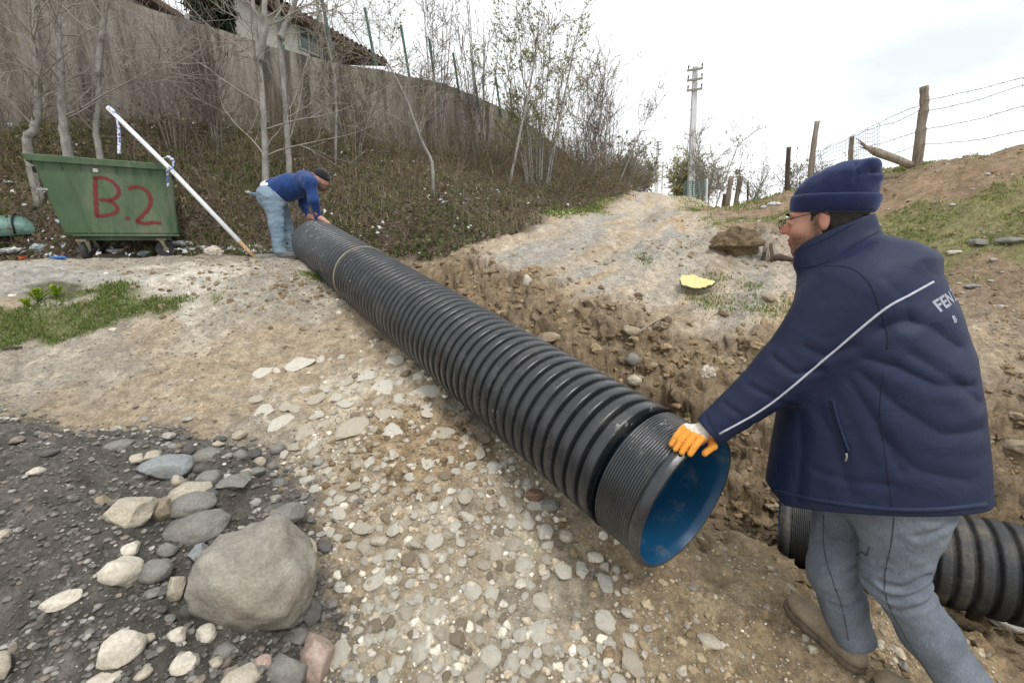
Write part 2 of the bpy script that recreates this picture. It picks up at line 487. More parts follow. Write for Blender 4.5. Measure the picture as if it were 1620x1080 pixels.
# colours of the soils themselves
def lerp(a, b, t): return a * (1 - t[..., None]) + np.array(b) * t[..., None]
C = np.zeros(XX.shape + (3,)) + np.array((0.295, 0.236, 0.165))
n1 = fbm2(XX * 0.9, YY * 0.9, 101, 4); n2 = fbm2(XX * 4.5, YY * 4.5, 103, 4); n3 = fbm2(XX * 17, YY * 17, 105, 3)
C = lerp(C, (0.25, 0.226, 0.19), 0.9 * sstep(-0.25, 0.22, n1 + 0.4 * n2 - 0.5 * sstep(0.0, 0.8, XX) * sstep(2.6, 1.8, YY)))                     # greyer trodden dirt
C = lerp(C, (0.325, 0.285, 0.22), 0.7 * sstep(0.1, 0.5, n2 + 0.6 * n3))                # pale dry crust
# road: grey gravel with tan ruts
rl, _ = poly_dist(XX.ravel(), YY.ravel(), ROAD_L); rl = rl.reshape(XX.shape)
rr, _ = poly_dist(XX.ravel(), YY.ravel(), ROAD_R); rr = rr.reshape(XX.shape)
ROADM = (rl < 0) & (rr > 0) & (FARS > 0.62) & (YY > 4.1)
rm = sstep(-0.3, 0.6, -rl) * sstep(-0.4, 0.8, rr) * sstep(0.6, 1.3, FARS) * (YY > 3.5)
w = -rl
wob_ = w + 0.35 * np.sin(YY * 0.28 + 1.0) * sstep(6, 9, YY)
C = lerp(C, (0.285, 0.258, 0.218), rm * 0.8)
C = lerp(C, (0.34, 0.285, 0.215), rm * np.clip(sstep(-0.05, 0.25, fbm2(wob_ * 4.5, YY * 0.5, 111, 5)) * 0.8, 0, 1))
C = lerp(C, (0.31, 0.225, 0.135), rm * 0.7 * sstep(0.05, 0.3, fbm2(wob_ * 6.1 + 9, YY * 0.7, 113, 5)))
C = lerp(C, (0.225, 0.215, 0.20), rm * 0.7 * sstep(0.1, 0.32, fbm2(wob_ * 2.6 + 3, YY * 0.45, 117, 5)))
C = lerp(C, (0.215, 0.165, 0.108), rm * 0.75 * (np.exp(-((wob_ - 1.25) / 0.16) ** 2) + np.exp(-((wob_ - 2.75) / 0.16) ** 2)) * sstep(-0.3, 0.2, n2))
# pale broken concrete and crushed stone on the near ramp
ps = np.exp(-(((XX + 0.55) / 0.95) ** 2 + ((YY - 1.6) / 1.0) ** 2)) + np.exp(-(((XX + 0.95) / 0.42) ** 2 + ((YY - 2.9) / 0.8) ** 2)) * 1.0
ps = sstep(0.25, 0.7, ps + 0.9 * fbm2(XX * 3, YY * 3, 121, 4) * (ps > 0.05))
C = lerp(C, (0.325, 0.262, 0.178), ps * 0.75)
C = lerp(C, (0.42, 0.385, 0.315), ps * 0.5 * sstep(0.05, 0.35, n2 + 0.5 * n3))
# concrete apron in front of the bin
ap = np.exp(-(((XX + 3.05) / 0.75) ** 2 + ((YY - 4.45) / 0.5) ** 2))
apn = ap * 0.8 + 0.9 * fbm2(XX * 2.0, YY * 3.2, 127, 5, 0.6)
crk = np.abs(fbm2(XX * 1.7 + 3, YY * 1.7, 129, 4))
C = lerp(C, (0.39, 0.36, 0.305), 0.9 * sstep(0.36, 0.52, apn) * (ap > 0.12) * (1 - 0.7 * sstep(0.02, 0.005, crk)))
ap2 = np.exp(-(((XX + 4.3) / 0.9) ** 2 + ((YY - 4.2) / 0.55) ** 2))
C = lerp(C, (0.27, 0.255, 0.23), 0.75 * sstep(0.3, 0.7, ap2 + 0.4 * n2))
moss = np.exp(-(((XX + 4.05) / 0.28) ** 2 + ((YY - 4.05) / 0.17) ** 2))
C = lerp(C, (0.055, 0.058, 0.022), 0.85 * sstep(0.3, 0.7, moss + 0.35 * n3))
# darker strip of ground under the bin and to either side
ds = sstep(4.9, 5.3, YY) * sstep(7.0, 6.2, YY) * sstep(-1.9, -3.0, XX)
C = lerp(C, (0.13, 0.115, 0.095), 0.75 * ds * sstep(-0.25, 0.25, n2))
# ochre cut earth in the trench
cut = np.clip(CARVE * 1.3, 0, 1)
C = lerp(C, (0.27, 0.195, 0.115), 0.8 * np.clip(cut + LIP * 9, 0, 1))
mc = cut > 0.02; P3 = np.stack([XX[mc], YY[mc], ZZ[mc]], -1); na = np.zeros(XX.shape); nb_ = np.zeros(XX.shape); na[mc] = fbm3(P3 * np.array([1, 1, 2.2]), 3.2, 131, 4); nb_[mc] = fbm3(P3 * np.array([1, 1, 2.0]), 7, 133, 3)
C = lerp(C, (0.175, 0.125, 0.075), 0.7 * cut * sstep(0.0, 0.3, na))
C = lerp(C, (0.36, 0.265, 0.155), 0.55 * cut * sstep(0.08, 0.35, nb_))
# brown slope on the right, grey stony patches
rs = sstep(3.0, 4.4, XX + 0.25 * (YY - 4)) * sstep(1.5, 3, YY) * sstep(26, 14, YY)
C = lerp(C, (0.255, 0.175, 0.105), 0.8 * rs * (1 - rm))
GRASS_R = rs * (1 - rm) * sstep(-0.04, 0.14, fbm2(XX * 0.9 + 4, YY * 0.9, 141, 5) + 0.10 * sstep(5.8, 5.2, YY) - 0.10 * sstep(5.8, 6.6, YY))
C = lerp(C, (0.16, 0.185, 0.065), 0.6 * GRASS_R)
# wooded bank: leaf mould
hill = sstep(0.05, 0.55, rl + 0.25 * n1) * sstep(5.95, 6.3, YY - 0.03 * (XX + 3) + 0.25 * n1)
C = lerp(C, (0.105, 0.078, 0.055), hill * 0.95)
C = lerp(C, (0.19, 0.15, 0.095), hill * 0.7 * sstep(0.05, 0.4, fbm2(XX * 1.1, YY * 1.1, 151, 4) + 0.25 * sstep(-1.5, 2.0, XX) - 0.1))
C = lerp(C, (0.10, 0.11, 0.035), hill * 0.7 * sstep(0.15, 0.4, fbm2(XX * 0.9 + 8, YY * 0.9, 153, 4)))
# grass patch by the apron and the one at the pipe
def blob(x, y, rx, ry, s=0.0): return np.exp(-((((XX - x) * math.cos(s) + (YY - y) * math.sin(s)) / rx) ** 2 + ((-(XX - x) * math.sin(s) + (YY - y) * math.cos(s)) / ry) ** 2))
GL = blob(-3.95, 3.62, 1.15, 0.22, 0.36) + 0.9 * blob(-4.6, 3.4, 0.8, 0.24, 0.3) + 0.8 * blob(-2.05, 4.85, 0.16, 0.16) + 0.55 * blob(-3.7, 4.15, 0.3, 0.2)
GL = GL + blob(-6.3, 5.1, 0.5, 0.4)
GRASS_L = sstep(0.35, 0.65, GL + 0.5 * n2)
C = lerp(C, (0.12, 0.145, 0.04), GRASS_L * 0.8)
dl = sstep(0.25, 0.6, blob(-0.55, 2.45, 0.42, 0.30, -0.5) + 0.5 * n2)
C = lerp(C, (0.255, 0.185, 0.105), 0.85 * dl)
# heap
hp = sstep(-0.10, 0.10, HEAPD + 0.22 * n3 + 0.14 * n2)
C = lerp(C, (0.145, 0.131, 0.114), hp)
C = lerp(C, (0.19, 0.173, 0.15), hp * 0.7 * sstep(0.1, 0.45, n2 + 0.5 * n3))
nr_ = sstep(-0.1, 0.7, XX) * sstep(2.7, 1.9, YY)
C = lerp(C, (0.275, 0.205, 0.120), 0.75 * nr_ * (1 - hp))
gain = 1.56 - 0.56 * np.clip(hill + np.clip(CARVE * 1.5 + LIP * 6, 0, 1) * 1.1 + hp * 0.95 + 0.75 * rs * (1 - rm) + 0.30 * nr_ + GRASS_L * 0.7, 0, 1.1)
C = C * gain[..., None]
n3 = n3.copy(); n3[mc] = fbm3(P3, 17, 137, 3)
C = np.clip(C * (1 + 0.34 * n3[..., None] + 0.18 * n2[..., None]), 0.01, 0.9)

# broken, overhanging faces where the ground was cut
gy_, gx_ = np.gradient(ZZ, GY, GX)
steep = sstep(0.30, 0.8, np.hypot(gx_, gy_)) * np.exp(-((np.hypot(XX, YY - 2) / 9) ** 2)) * np.clip(CARVE * 3 + LIP * 10, 0, 1)
NL = np.sqrt(1 + gx_ ** 2 + gy_ ** 2)
msk = steep > 0.02
Pm = np.stack([XX[msk], YY[msk], ZZ[msk]], -1)
dsp = (0.16 * fbm3(Pm * np.array([1, 1, 1.9]), 4.5, 301, 3) + 0.06 * np.abs(fbm3(Pm * np.array([1, 1, 1.5]), 13, 303, 3)) * 2) * steep[msk]
XX = XX.copy(); YY = YY.copy()
DX, DY = XX.copy(), YY.copy()
DX[msk] += -gx_[msk] / NL[msk] * dsp; DY[msk] += -gy_[msk] / NL[msk] * dsp; ZD = ZZ.copy(); ZD[msk] += dsp / NL[msk] * 0.6
k = NT('soil')
big = k.ramp(k.noise(13, 8, 0.75), (0.32, 0.62), (0.68, 1.34))
fin = k.ramp(k.noise(48, 7, 0.78), (0.30, 0.45), (0.50, 0.98), (0.70, 1.5))
c1 = k.mix(1.0, k.col(), big, 'MULTIPLY')
c1 = k.mix(0.85, c1, fin, 'MULTIPLY')
vor = k.n('ShaderNodeTexVoronoi'); vor.inputs['Scale'].default_value = 55; k.l(k.tc.outputs['Object'], vor.inputs['Vector'])
grit = k.ramp(vor.outputs['Distance'], (0.18, 1.0), (0.30, 0.0))
gmask = k.math('MULTIPLY', grit, k.ramp(k.noise(9, 3), (0.50, 0.0), (0.62, 0.8)))
c1 = k.mix(gmask, c1, k.mix(0.35, c1, (0.50, 0.46, 0.40)))
k.base(c1); k.rough(0.93); k.spec(0.2)
b1 = k.bump(k.noise(38, 8, 0.75), 0.028, 1.0)
b2 = k.bump(k.noise(160, 4, 0.7), 0.005, 0.8, b1)
k.bump(grit, 0.004, 0.6, b2)
M_SOIL = k.m

ny, nx = XX.shape
idx = np.arange(ny * nx).reshape(ny, nx)
Q = np.stack([idx[:-1, :-1], idx[:-1, 1:], idx[1:, 1:], idx[1:, :-1]], -1).reshape(-1, 4)
def fc(a): return (a[:-1, :-1] + a[1:, 1:]).ravel() / 2
cls = np.zeros(len(Q), int)
fx, fy = fc(XX), fc(YY)
cls[(fc(rl) > 0.1) & (fy - 0.03 * (fx + 3) > 6.05)] = 2
cls[fc(ROADM.astype(float)) > 0.4] = 1
cls[(fx > 2.6) & (fy > 2.4) & (fy < 26) & (fc(rr) < 0) & (fc(FARS) > 0.75)] = 3
cls[(fc(CARVE) > 0.3) & (fy > 0.9) & (fx < 6)] = 5
cls[(fc(HEAPD) > 0) & (fy > 0.2)] = 4
ALLV = np.stack([DX, DY, ZD], -1).reshape(-1, 3); ALLC = C.reshape(-1, 3)
def cut_out(name, k):
    q = Q[cls == k]; u, inv = np.unique(q, return_inverse=True)
    me = mesh_np(name, ALLV[u], inv.reshape(-1, 4), True, ALLC[u])
    return link(name, me, M_SOIL)
ground = tag(cut_out('ground', 0), 'trodden tan dirt and broken concrete ramp under the pipe', kind='structure')
road = tag(cut_out('road', 1), 'rutted grey and tan dirt road climbing away', kind='structure')
hillside = tag(cut_out('hillside', 2), 'wooded bank of brown leaf mould below the wall', kind='structure')
mound = tag(cut_out('earth_bank', 3), 'brown earth bank with patchy grass under the wire fence', kind='structure')
heap = tag(cut_out('gravel_heap', 4), 'heap of dark grey gravel holding the boulder', 'gravel heap', kind='stuff')
trench = tag(cut_out('trench', 5), 'freshly dug trench with ochre earth sides', kind='structure')
# ------------------------------------------------------------------ retaining wall
def curve_pts(P, n):
    """Catmull-Rom through points"""
    P = np.asarray(P, float); Q = np.vstack([2 * P[0] - P[1], P, 2 * P[-1] - P[-2]]); out = []
    for i in range(1, len(Q) - 2):
        for t in np.linspace(0, 1, n, endpoint=False):
            a, b, c, d = Q[i - 1], Q[i], Q[i + 1], Q[i + 2]
            out.append(0.5 * ((2 * b) + (c - a) * t + (2 * a - 5 * b + 4 * c - d) * t * t + (3 * b - a - 3 * c + d) * t ** 3))
    out.append(P[-1]); return np.array(out)

WALL = [(-260, -150, 6.7), (0, -50, 8.0), (200, 3, 9.5), (350, 48, 11.0), (500, 92, 13), (610, 112, 15.2), (660, 124, 16.6), (700, 132, 18), (765, 158, 21.5), (830, 192, 26), (900, 247, 34), (950, 291, 48)]
WT = np.array([at(*w) for w in WALL])
wt = curve_pts(WT, 8)
wt[:, 2] += 0.05 * fbm2(wt[:, 0] * 3, wt[:, 1] * 3, 5, 2)
nrm = np.gradient(wt[:, :2], axis=0); nrm = np.stack([nrm[:, 1], -nrm[:, 0]], 1); nrm /= np.linalg.norm(nrm, axis=1, keepdims=True)   # towards the road
k = NT('wall_concrete')
st = k.noise(1.3, 6, 0.65, stretch=(1.6, 1.6, 0.16))
c = k.ramp(st, (0.39, (0.07, 0.062, 0.052)), (0.46, (0.18, 0.162, 0.136)), (0.55, (0.29, 0.263, 0.225)), (0.66, (0.16, 0.142, 0.115)))
c = k.mix(k.ramp(k.noise(0.9, 4, 0.6), (0.55, 0.0), (0.75, 0.7)), c, (0.15, 0.115, 0.075))
c = k.mix(0.6, c, k.ramp(k.noise(14, 6, 0.7), (0.3, 0.7), (0.7, 1.2)), 'MULTIPLY')
k.base(c); k.rough(0.92); k.spec(0.2); k.bump(k.noise(9, 8, 0.7), 0.03, 0.8)
M_WALL = k.m
wb = wt.copy(); wb[:, 2] = height(wt[:, 0], wt[:, 1]) - 0.8
wb[:, 2] = np.minimum(wb[:, 2], wt[:, 2] - 1.2)
th = 0.28
def wall_mesh(T, B, N, th, name):
    n = len(T); rows = 7
    V = []
    for r in range(rows):
        f = r / (rows - 1); p = B * (1 - f) + T * f
        q = p.copy(); q[:, :2] += N * 0.02 * (1 - f); V.append(q)
    q = T.copy(); q[:, :2] -= N * th; V.append(q)
    q = B.copy(); q[:, :2] -= N * th; V.append(q)
    V = np.concatenate(V); m = rows + 2
    F = [[r * n + i, r * n + i + 1, (r + 1) * n + i + 1, (r + 1) * n + i] for r in range(m - 1) for i in range(n - 1)]
    return mesh_np(name, V, np.array(F), False)
retaining_wall = link('retaining_wall', wall_mesh(wt, wb, nrm, th, 'retaining_wall'), M_WALL)
tag(retaining_wall, 'long stained grey concrete retaining wall above the wooded bank', 'wall')

# ------------------------------------------------------------------ corrugated pipes
k = NT('black_plastic')
g = k.noise(3.0, 6, 0.65)
cc = k.ramp(g, (0.35, (0.012, 0.0135, 0.017)), (0.7, (0.022, 0.025, 0.030)))
dust = k.math('MULTIPLY', k.ramp(k.noise(5, 7, 0.72), (0.52, 0.0), (0.74, 0.55)), k.ramp(k.noise(70, 3, 0.6), (0.3, 0.3), (0.7, 1.0)))
cc = k.mix(dust, cc, (0.17, 0.15, 0.125))
sc = k.math('MULTIPLY', k.ramp(k.noise(2.6, 3, 0.5), (0.55, 0.0), (0.66, 1.0)), k.ramp(k.noise(26, 6, 0.75, stretch=(1, 1, 2.4)), (0.59, 0.0), (0.66, 0.75)))
sxyz = k.n('ShaderNodeSeparateXYZ'); k.l(k.tc.outputs['Object'], sxyz.inputs[0])
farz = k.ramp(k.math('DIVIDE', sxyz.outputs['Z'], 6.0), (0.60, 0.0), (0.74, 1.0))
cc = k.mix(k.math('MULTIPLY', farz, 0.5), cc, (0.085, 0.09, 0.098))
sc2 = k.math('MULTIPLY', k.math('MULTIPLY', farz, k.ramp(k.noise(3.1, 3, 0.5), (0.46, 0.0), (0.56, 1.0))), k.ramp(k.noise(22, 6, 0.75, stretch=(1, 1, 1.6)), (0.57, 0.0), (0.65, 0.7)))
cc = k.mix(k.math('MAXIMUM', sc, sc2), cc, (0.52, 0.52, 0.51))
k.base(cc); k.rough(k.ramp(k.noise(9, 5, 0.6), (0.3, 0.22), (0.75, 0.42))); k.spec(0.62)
k.bump(k.noise(60, 4, 0.6), 0.0012, 0.6)
M_PIPE = k.m
k = NT('blue_liner')
bl = k.ramp(k.noise(4, 5, 0.6), (0.3, (0.004, 0.050, 0.118)), (0.7, (0.007, 0.075, 0.170)))
bl = k.mix(k.math('MULTIPLY', k.ramp(k.noise(6, 6, 0.7), (0.53, 0.0), (0.72, 0.6)), 0.75), bl, (0.26, 0.25, 0.21))
k.base(bl); k.rough(0.38); k.spec(0.5); k.bump(k.noise(30, 4), 0.0015, 0.5)
M_BLUE = k.m
k = NT('dirt_on_plastic')
k.base(k.ramp(k.noise(40, 5), (0.3, (0.16, 0.135, 0.105)), (0.7, (0.34, 0.30, 0.24)))); k.rough(0.95); k.bump(k.noise(90, 4), 0.003)
M_DUST = k.m

k = NT('muddy_black_plastic')
cc = k.ramp(k.noise(3.0, 6, 0.65), (0.35, (0.018, 0.019, 0.021)), (0.7, (0.045, 0.046, 0.048)))
cc = k.mix(k.ramp(k.noise(4.5, 7, 0.72), (0.52, 0.0), (0.72, 0.6)), cc, (0.20, 0.16, 0.11)); k.base(cc); k.rough(0.45); k.spec(0.4); k.bump(k.noise(50, 5, 0.7), 0.004)
M_MUDPIPE = k.m
def corrugated(root_name, A, Bp, Rr, pitch, bell, label, band_at=None, seg=72, muddy=False, depth=0.042):
    """pipe from its socket end A to Bp; local z runs along the pipe"""
    A = np.asarray(A); Bp = np.asarray(Bp); L = np.linalg.norm(Bp - A); ax = (Bp - A) / L
    root = empty(root_name, A, 0, label, 'pipe')
    q = Vector(ax).to_track_quat('Z', 'Y'); root.rotation_euler = q.to_euler()
    Z = np.array([0, 0, 1.0]); O = np.zeros(3)
    prof = []
    t = bell
    while t < L - pitch * 0.4:
        if band_at and abs(t - band_at) < pitch * 0.5: band_t = t
        for f, h in ((0.0, 1), (0.06, .25), (0.12, 0.02), (0.24, 0.0), (0.30, .2), (0.36, .8), (0.42, 0.97), (0.52, 1.0), (0.80, 1.0), (0.90, 0.99), (0.96, .9)):
            # narrow valley, broad flat crest
            prof.append((t + f * pitch, Rr - depth * (1 - h)))
        t += pitch
    prof.append((t, Rr)); prof.append((t + 0.01, Rr - depth))
    mb = MB(); mb.lathe(prof, O, Z, seg)
    PM = M_MUDPIPE if muddy else M_PIPE
    sh = mb.build('corrugated_shell', PM, root, True)
    Rb = Rr * 1.0
    bp = [(bell + 0.005, Rr - depth), (bell - 0.012, Rb - 0.018)]
    n = 15
    for i in range(n):
        t0 = bell - 0.02 - (bell - 0.075) * i / n; s = (bell - 0.075) / n
        bp += [(t0, Rb - 0.006), (t0 - s * 0.66, Rb - 0.006), (t0 - s * 0.74, Rb - 0.0115), (t0 - s * 0.92, Rb - 0.0115)]
    bp += [(0.05, Rb - 0.004), (0.046, Rb + 0.004), (0.020, Rb + 0.006), (0.016, Rb + 0.001), (0.002, Rb + 0.001), (0.0, Rb - 0.003), (0.0, Rb - 0.012)]
    mb = MB(); mb.lathe(bp, O, Z, seg); so = mb.build('socket', PM, root, True)
    ip = [(0.0, Rb - 0.0125), (0.02, Rb - 0.018)]
    for i in range(8): ip += [(0.03 + 0.025 * i, Rb - 0.020), (0.043 + 0.025 * i, Rb - 0.0225)]
    ip += [(bell - 0.02, Rb - 0.022), (bell + 0.03, Rr - depth - 0.022), (bell + 0.034, Rr - depth - 0.03), (L - 0.01, Rr - depth - 0.03), (L + 0.008, Rr - depth)]
    mb = MB(); mb.lathe(ip, O, Z, seg); li = mb.build('inner_liner', M_BLUE, root, True)
    if band_at:
        mb = MB(); mb.lathe([(band_at - 0.012, Rr - 0.01), (band_at - 0.012, Rr + 0.004), (band_at + 0.012, Rr + 0.004), (band_at + 0.012, Rr - 0.01)], O, Z, seg)
        o = mb.build('seam_band', M_DUST, root, True); tag(o, 'dusty pale seam band round the pipe')
    # mud smear round the rim
    mb = MB(); mb.lathe([(0.0195, Rb + 0.0072), (0.034, Rb + 0.0072)], O, Z, seg)
    return root
PIPE_A = at(1088, 797, 1.62); PIPE_B = at(503, 386, 5.75)
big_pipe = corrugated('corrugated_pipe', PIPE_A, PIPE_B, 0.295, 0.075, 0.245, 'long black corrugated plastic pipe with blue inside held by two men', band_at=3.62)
P2A = at(1232, 822, 2.28); P2B = P2A + np.array([1.62, -0.96, 0.10])
old_pipe = corrugated('corrugated_pipe', P2A, P2B, 0.222, 0.068, 0.20, 'muddy black corrugated pipe lying in the trench behind the standing man', depth=0.024, muddy=True)
# ------------------------------------------------------------------ smooth solid modelling for bodies and clothes
def nz(v): v = np.asarray(v, float); return v / np.linalg.norm(v)

class Vol:
    def __init__(s, lo, hi, h):
        s.lo = np.asarray(lo, float); s.h = h
        s.n = np.ceil((np.asarray(hi) - s.lo) / h).astype(int) + 1
        s.F = np.full(s.n, 0.25, np.float32)
        s.ax = [s.lo[i] + h * np.arange(s.n[i]) for i in range(3)]
    def sub(s, lo, hi, m):
        a = np.clip(np.floor((np.asarray(lo) - m - s.lo) / s.h).astype(int), 0, s.n)
        b = np.clip(np.ceil((np.asarray(hi) + m - s.lo) / s.h).astype(int) + 1, 0, s.n)
        sl = tuple(slice(a[i], b[i]) for i in range(3))
        X = s.ax[0][sl[0]][:, None, None]; Y = s.ax[1][sl[1]][None, :, None]; Z = s.ax[2][sl[2]][None, None, :]
        return sl, X, Y, Z
    def put(s, sl, d, k, op='add'):
        f = s.F[sl]
        if f.size == 0: return
        d = d.astype(np.float32)
        if op == 'add':
            if k > 0:
                h = np.clip(0.5 + 0.5 * (f - d) / k, 0, 1); r = f * (1 - h) + d * h - k * h * (1 - h)
            else: r = np.minimum(f, d)
        else:
            d = -d
            if k > 0:
                h = np.clip(0.5 + 0.5 * (d - f) / k, 0, 1); r = f * (1 - h) + d * h + k * h * (1 - h)
            else: r = np.maximum(f, d)
        s.F[sl] = r
    def cap(s, a, b, r1, r2=None, k=0.02, op='add', m=0.12):
        a = np.asarray(a, float); b = np.asarray(b, float); r2 = r1 if r2 is None else r2; rm = max(r1, r2)
        sl, X, Y, Z = s.sub(np.minimum(a, b) - rm, np.maximum(a, b) + rm, m if op == 'add' else k + 0.03)
        d = b - a; L = max(float(d @ d), 1e-9)
        t = np.clip(((X - a[0]) * d[0] + (Y - a[1]) * d[1] + (Z - a[2]) * d[2]) / L, 0, 1)
        D = np.sqrt((X - a[0] - t * d[0]) ** 2 + (Y - a[1] - t * d[1]) ** 2 + (Z - a[2] - t * d[2]) ** 2) - (r1 + (r2 - r1) * t)
        s.put(sl, D, k, op)
    def chain(s, pts, rad, k=0.02, op='add'):
        for i in range(len(pts) - 1): s.cap(pts[i], pts[i + 1], rad[i], rad[i + 1], k, op)
    def ell(s, c, r, k=0.02, rot=None, op='add', m=0.12):
        """rot: 3x3 whose rows are the local axes"""
        c = np.asarray(c, float); r = np.asarray(r, float); rm = r.max()
        sl, X, Y, Z = s.sub(c - rm, c + rm, m if op == 'add' else k + 0.03)
        Rm = np.eye(3) if rot is None else np.asarray(rot)
        q = [Rm[i, 0] * (X - c[0]) + Rm[i, 1] * (Y - c[1]) + Rm[i, 2] * (Z - c[2]) for i in range(3)]
        k0 = np.sqrt(sum((q[i] / r[i]) ** 2 for i in range(3))) + 1e-6
        k1 = np.sqrt(sum((q[i] / r[i] ** 2) ** 2 for i in range(3))) + 1e-6
        s.put(sl, k0 * (k0 - 1) / k1, k, op)
    def cut(s, p, n, k=0.0):
        """keep the side the normal points away from"""
        n = nz(n); p = np.asarray(p)
        X = s.ax[0][:, None, None]; Y = s.ax[1][None, :, None]; Z = s.ax[2][None, None, :]
        D = (X - p[0]) * n[0] + (Y - p[1]) * n[1] + (Z - p[2]) * n[2]
        s.put((slice(None),) * 3, -D + np.zeros(s.n), k, 'sub')
    def field(s, fn, k=0.0, op='add'):
        X = s.ax[0][:, None, None]; Y = s.ax[1][None, :, None]; Z = s.ax[2][None, None, :]
        s.put((slice(None),) * 3, fn(X, Y, Z) + np.zeros(s.n), k, op)
    def offset(s, fn):
        """displace only near the surface"""
        m = np.abs(s.F) < 0.08
        i, j, k = np.nonzero(m)
        P = np.stack([s.ax[0][i], s.ax[1][j], s.ax[2][k]], 1)
        s.F[i, j, k] += fn(P).astype(np.float32)
    def mesh(s, relax=1):
        F = s.F
        F[0] = F[-1] = 0.25; F[:, 0] = F[:, -1] = 0.25; F[:, :, 0] = F[:, :, -1] = 0.25
        ins = F < 0
        c = ins[:-1, :-1, :-1].astype(np.uint8)
        for dx, dy, dz in ((1,0,0),(0,1,0),(1,1,0),(0,0,1),(1,0,1),(0,1,1),(1,1,1)):
            c += ins[dx:s.n[0]-1+dx, dy:s.n[1]-1+dy, dz:s.n[2]-1+dz]
        act = (c > 0) & (c < 8)
        ci, cj, ck = np.nonzero(act)
        vid = np.full(act.shape, -1, np.int32); vid[ci, cj, ck] = np.arange(len(ci))
        acc = np.zeros((len(ci), 3)); cnt = np.zeros(len(ci))
        cor = [(0,0,0),(1,0,0),(0,1,0),(1,1,0),(0,0,1),(1,0,1),(0,1,1),(1,1,1)]
        val = [F[ci+a, cj+b, ck+d] for a, b, d in cor]
        for e0 in range(8):
            for e1 in range(e0 + 1, 8):
                A, B = np.array(cor[e0]), np.array(cor[e1])
                if np.abs(A - B).sum() != 1: continue
                a, b = val[e0], val[e1]; m = (a < 0) != (b < 0)
                t = np.where(m, a / (a - b + 1e-12), 0)
                acc += m[:, None] * (A + t[:, None] * (B - A)); cnt += m
        V = s.lo + s.h * (np.stack([ci, cj, ck], 1) + acc / cnt[:, None])
        faces = []
        for axis in range(3):
            a = [slice(None)] * 3; b = [slice(None)] * 3; a[axis] = slice(0, -1); b[axis] = slice(1, None)
            A, B = ins[tuple(a)], ins[tuple(b)]
            for flip in (0, 1):
                e = (A & ~B) if not flip else (~A & B)
                i, j, k = np.nonzero(e); o1, o2 = [x for x in range(3) if x != axis]
                idx = np.stack([i, j, k], 1)
                ok = (idx[:, o1] > 0) & (idx[:, o2] > 0) & (idx[:, o1] < s.n[o1] - 1) & (idx[:, o2] < s.n[o2] - 1); idx = idx[ok]
                def g(d1, d2):
                    q = idx.copy(); q[:, o1] -= d1; q[:, o2] -= d2; return vid[q[:, 0], q[:, 1], q[:, 2]]
                f = np.stack([g(1, 1), g(0, 1), g(0, 0), g(1, 0)], 1)
                if flip ^ (axis == 1): f = f[:, ::-1]
                faces.append(f)
        Fc = np.concatenate(faces); Fc = Fc[(Fc >= 0).all(1)]
        for _ in range(relax):
            S = np.zeros_like(V); n = np.zeros(len(V))
            for a, b in ((0, 1), (1, 2), (2, 3), (3, 0)):
                np.add.at(S, Fc[:, a], V[Fc[:, b]]); np.add.at(n, Fc[:, a], 1)
                np.add.at(S, Fc[:, b], V[Fc[:, a]]); np.add.at(n, Fc[:, b], 1)
            V = V * 0.5 + 0.5 * S / np.maximum(n, 1)[:, None]
        return V, Fc

def bvh_of(V, F): return bvhtree.BVHTree.FromPolygons([tuple(v) for v in V], [tuple(int(i) for i in f) for f in F])

def hit_px(bvh, u, v, off=0.0):
    """the point of a surface that a sight line of the photograph meets"""
    d = Vector(ray(u, v)).normalized(); p, n, i, t = bvh.ray_cast(Vector((0, 0, EYE)), d)
    if p is None: return None
    return np.array(p + n * (off if n.dot(d) < 0 else -off))

def fabric(name, c, rough=0.75, weave=900, fold=0.004, var=0.18, sheen=0.15, fscale=9):
    k = NT(name); c = np.array(c)
    f = k.noise(6, 5, 0.6)
    k.base(k.ramp(f, (0.3, tuple(c * (1 - var))), (0.7, tuple(c * (1 + var))))); k.rough(rough); k.spec(0.25)
    k.b.inputs['Sheen Weight'].default_value = sheen; k.b.inputs['Sheen Roughness'].default_value = 0.5
    b1 = k.bump(k.noise(fscale, 4, 0.55, dist=0.6), fold, 0.8)
    k.bump(k.noise(weave, 2, 0.5), 0.0006, 0.5, b1)
    return k.m
# ------------------------------------------------------------------ the man in the navy jacket
MF = nz((-0.75, 0.66, 0)); ML = np.array([-MF[1], MF[0], 0]); MU = np.array([0, 0, 1.0])
S0 = at(1390, 600, 1.5)
def J(u, v, lat=0.0): return on_plane(u, v, S0 + ML * lat, ML)
def sz(p): p = np.asarray(p) - S0; return p @ MF, p[..., 2] + S0[2]
foot_base = np.array([1.33, 1.40, H(1.33, 1.40)])
man = empty('person', foot_base, 0, 'man in navy hooded work jacket, navy knit cap and grey jeans pushing the pipe end', 'person')
man['label'] = 'man in navy work jacket, knit cap and grey jeans pushing the near pipe end'

# head frame
HC = J(1306, 350, 0.0)
hp = R(6); HF = nz(MF * math.cos(hp) - MU * math.sin(hp)); HU = nz(MU * math.cos(hp) + MF * math.sin(hp)); HL = ML
HS = 1.06
def hd(x, y, z): return HC + (HF * x + HL * y + HU * z) * HS
HR = np.stack([HF, HL, HU])

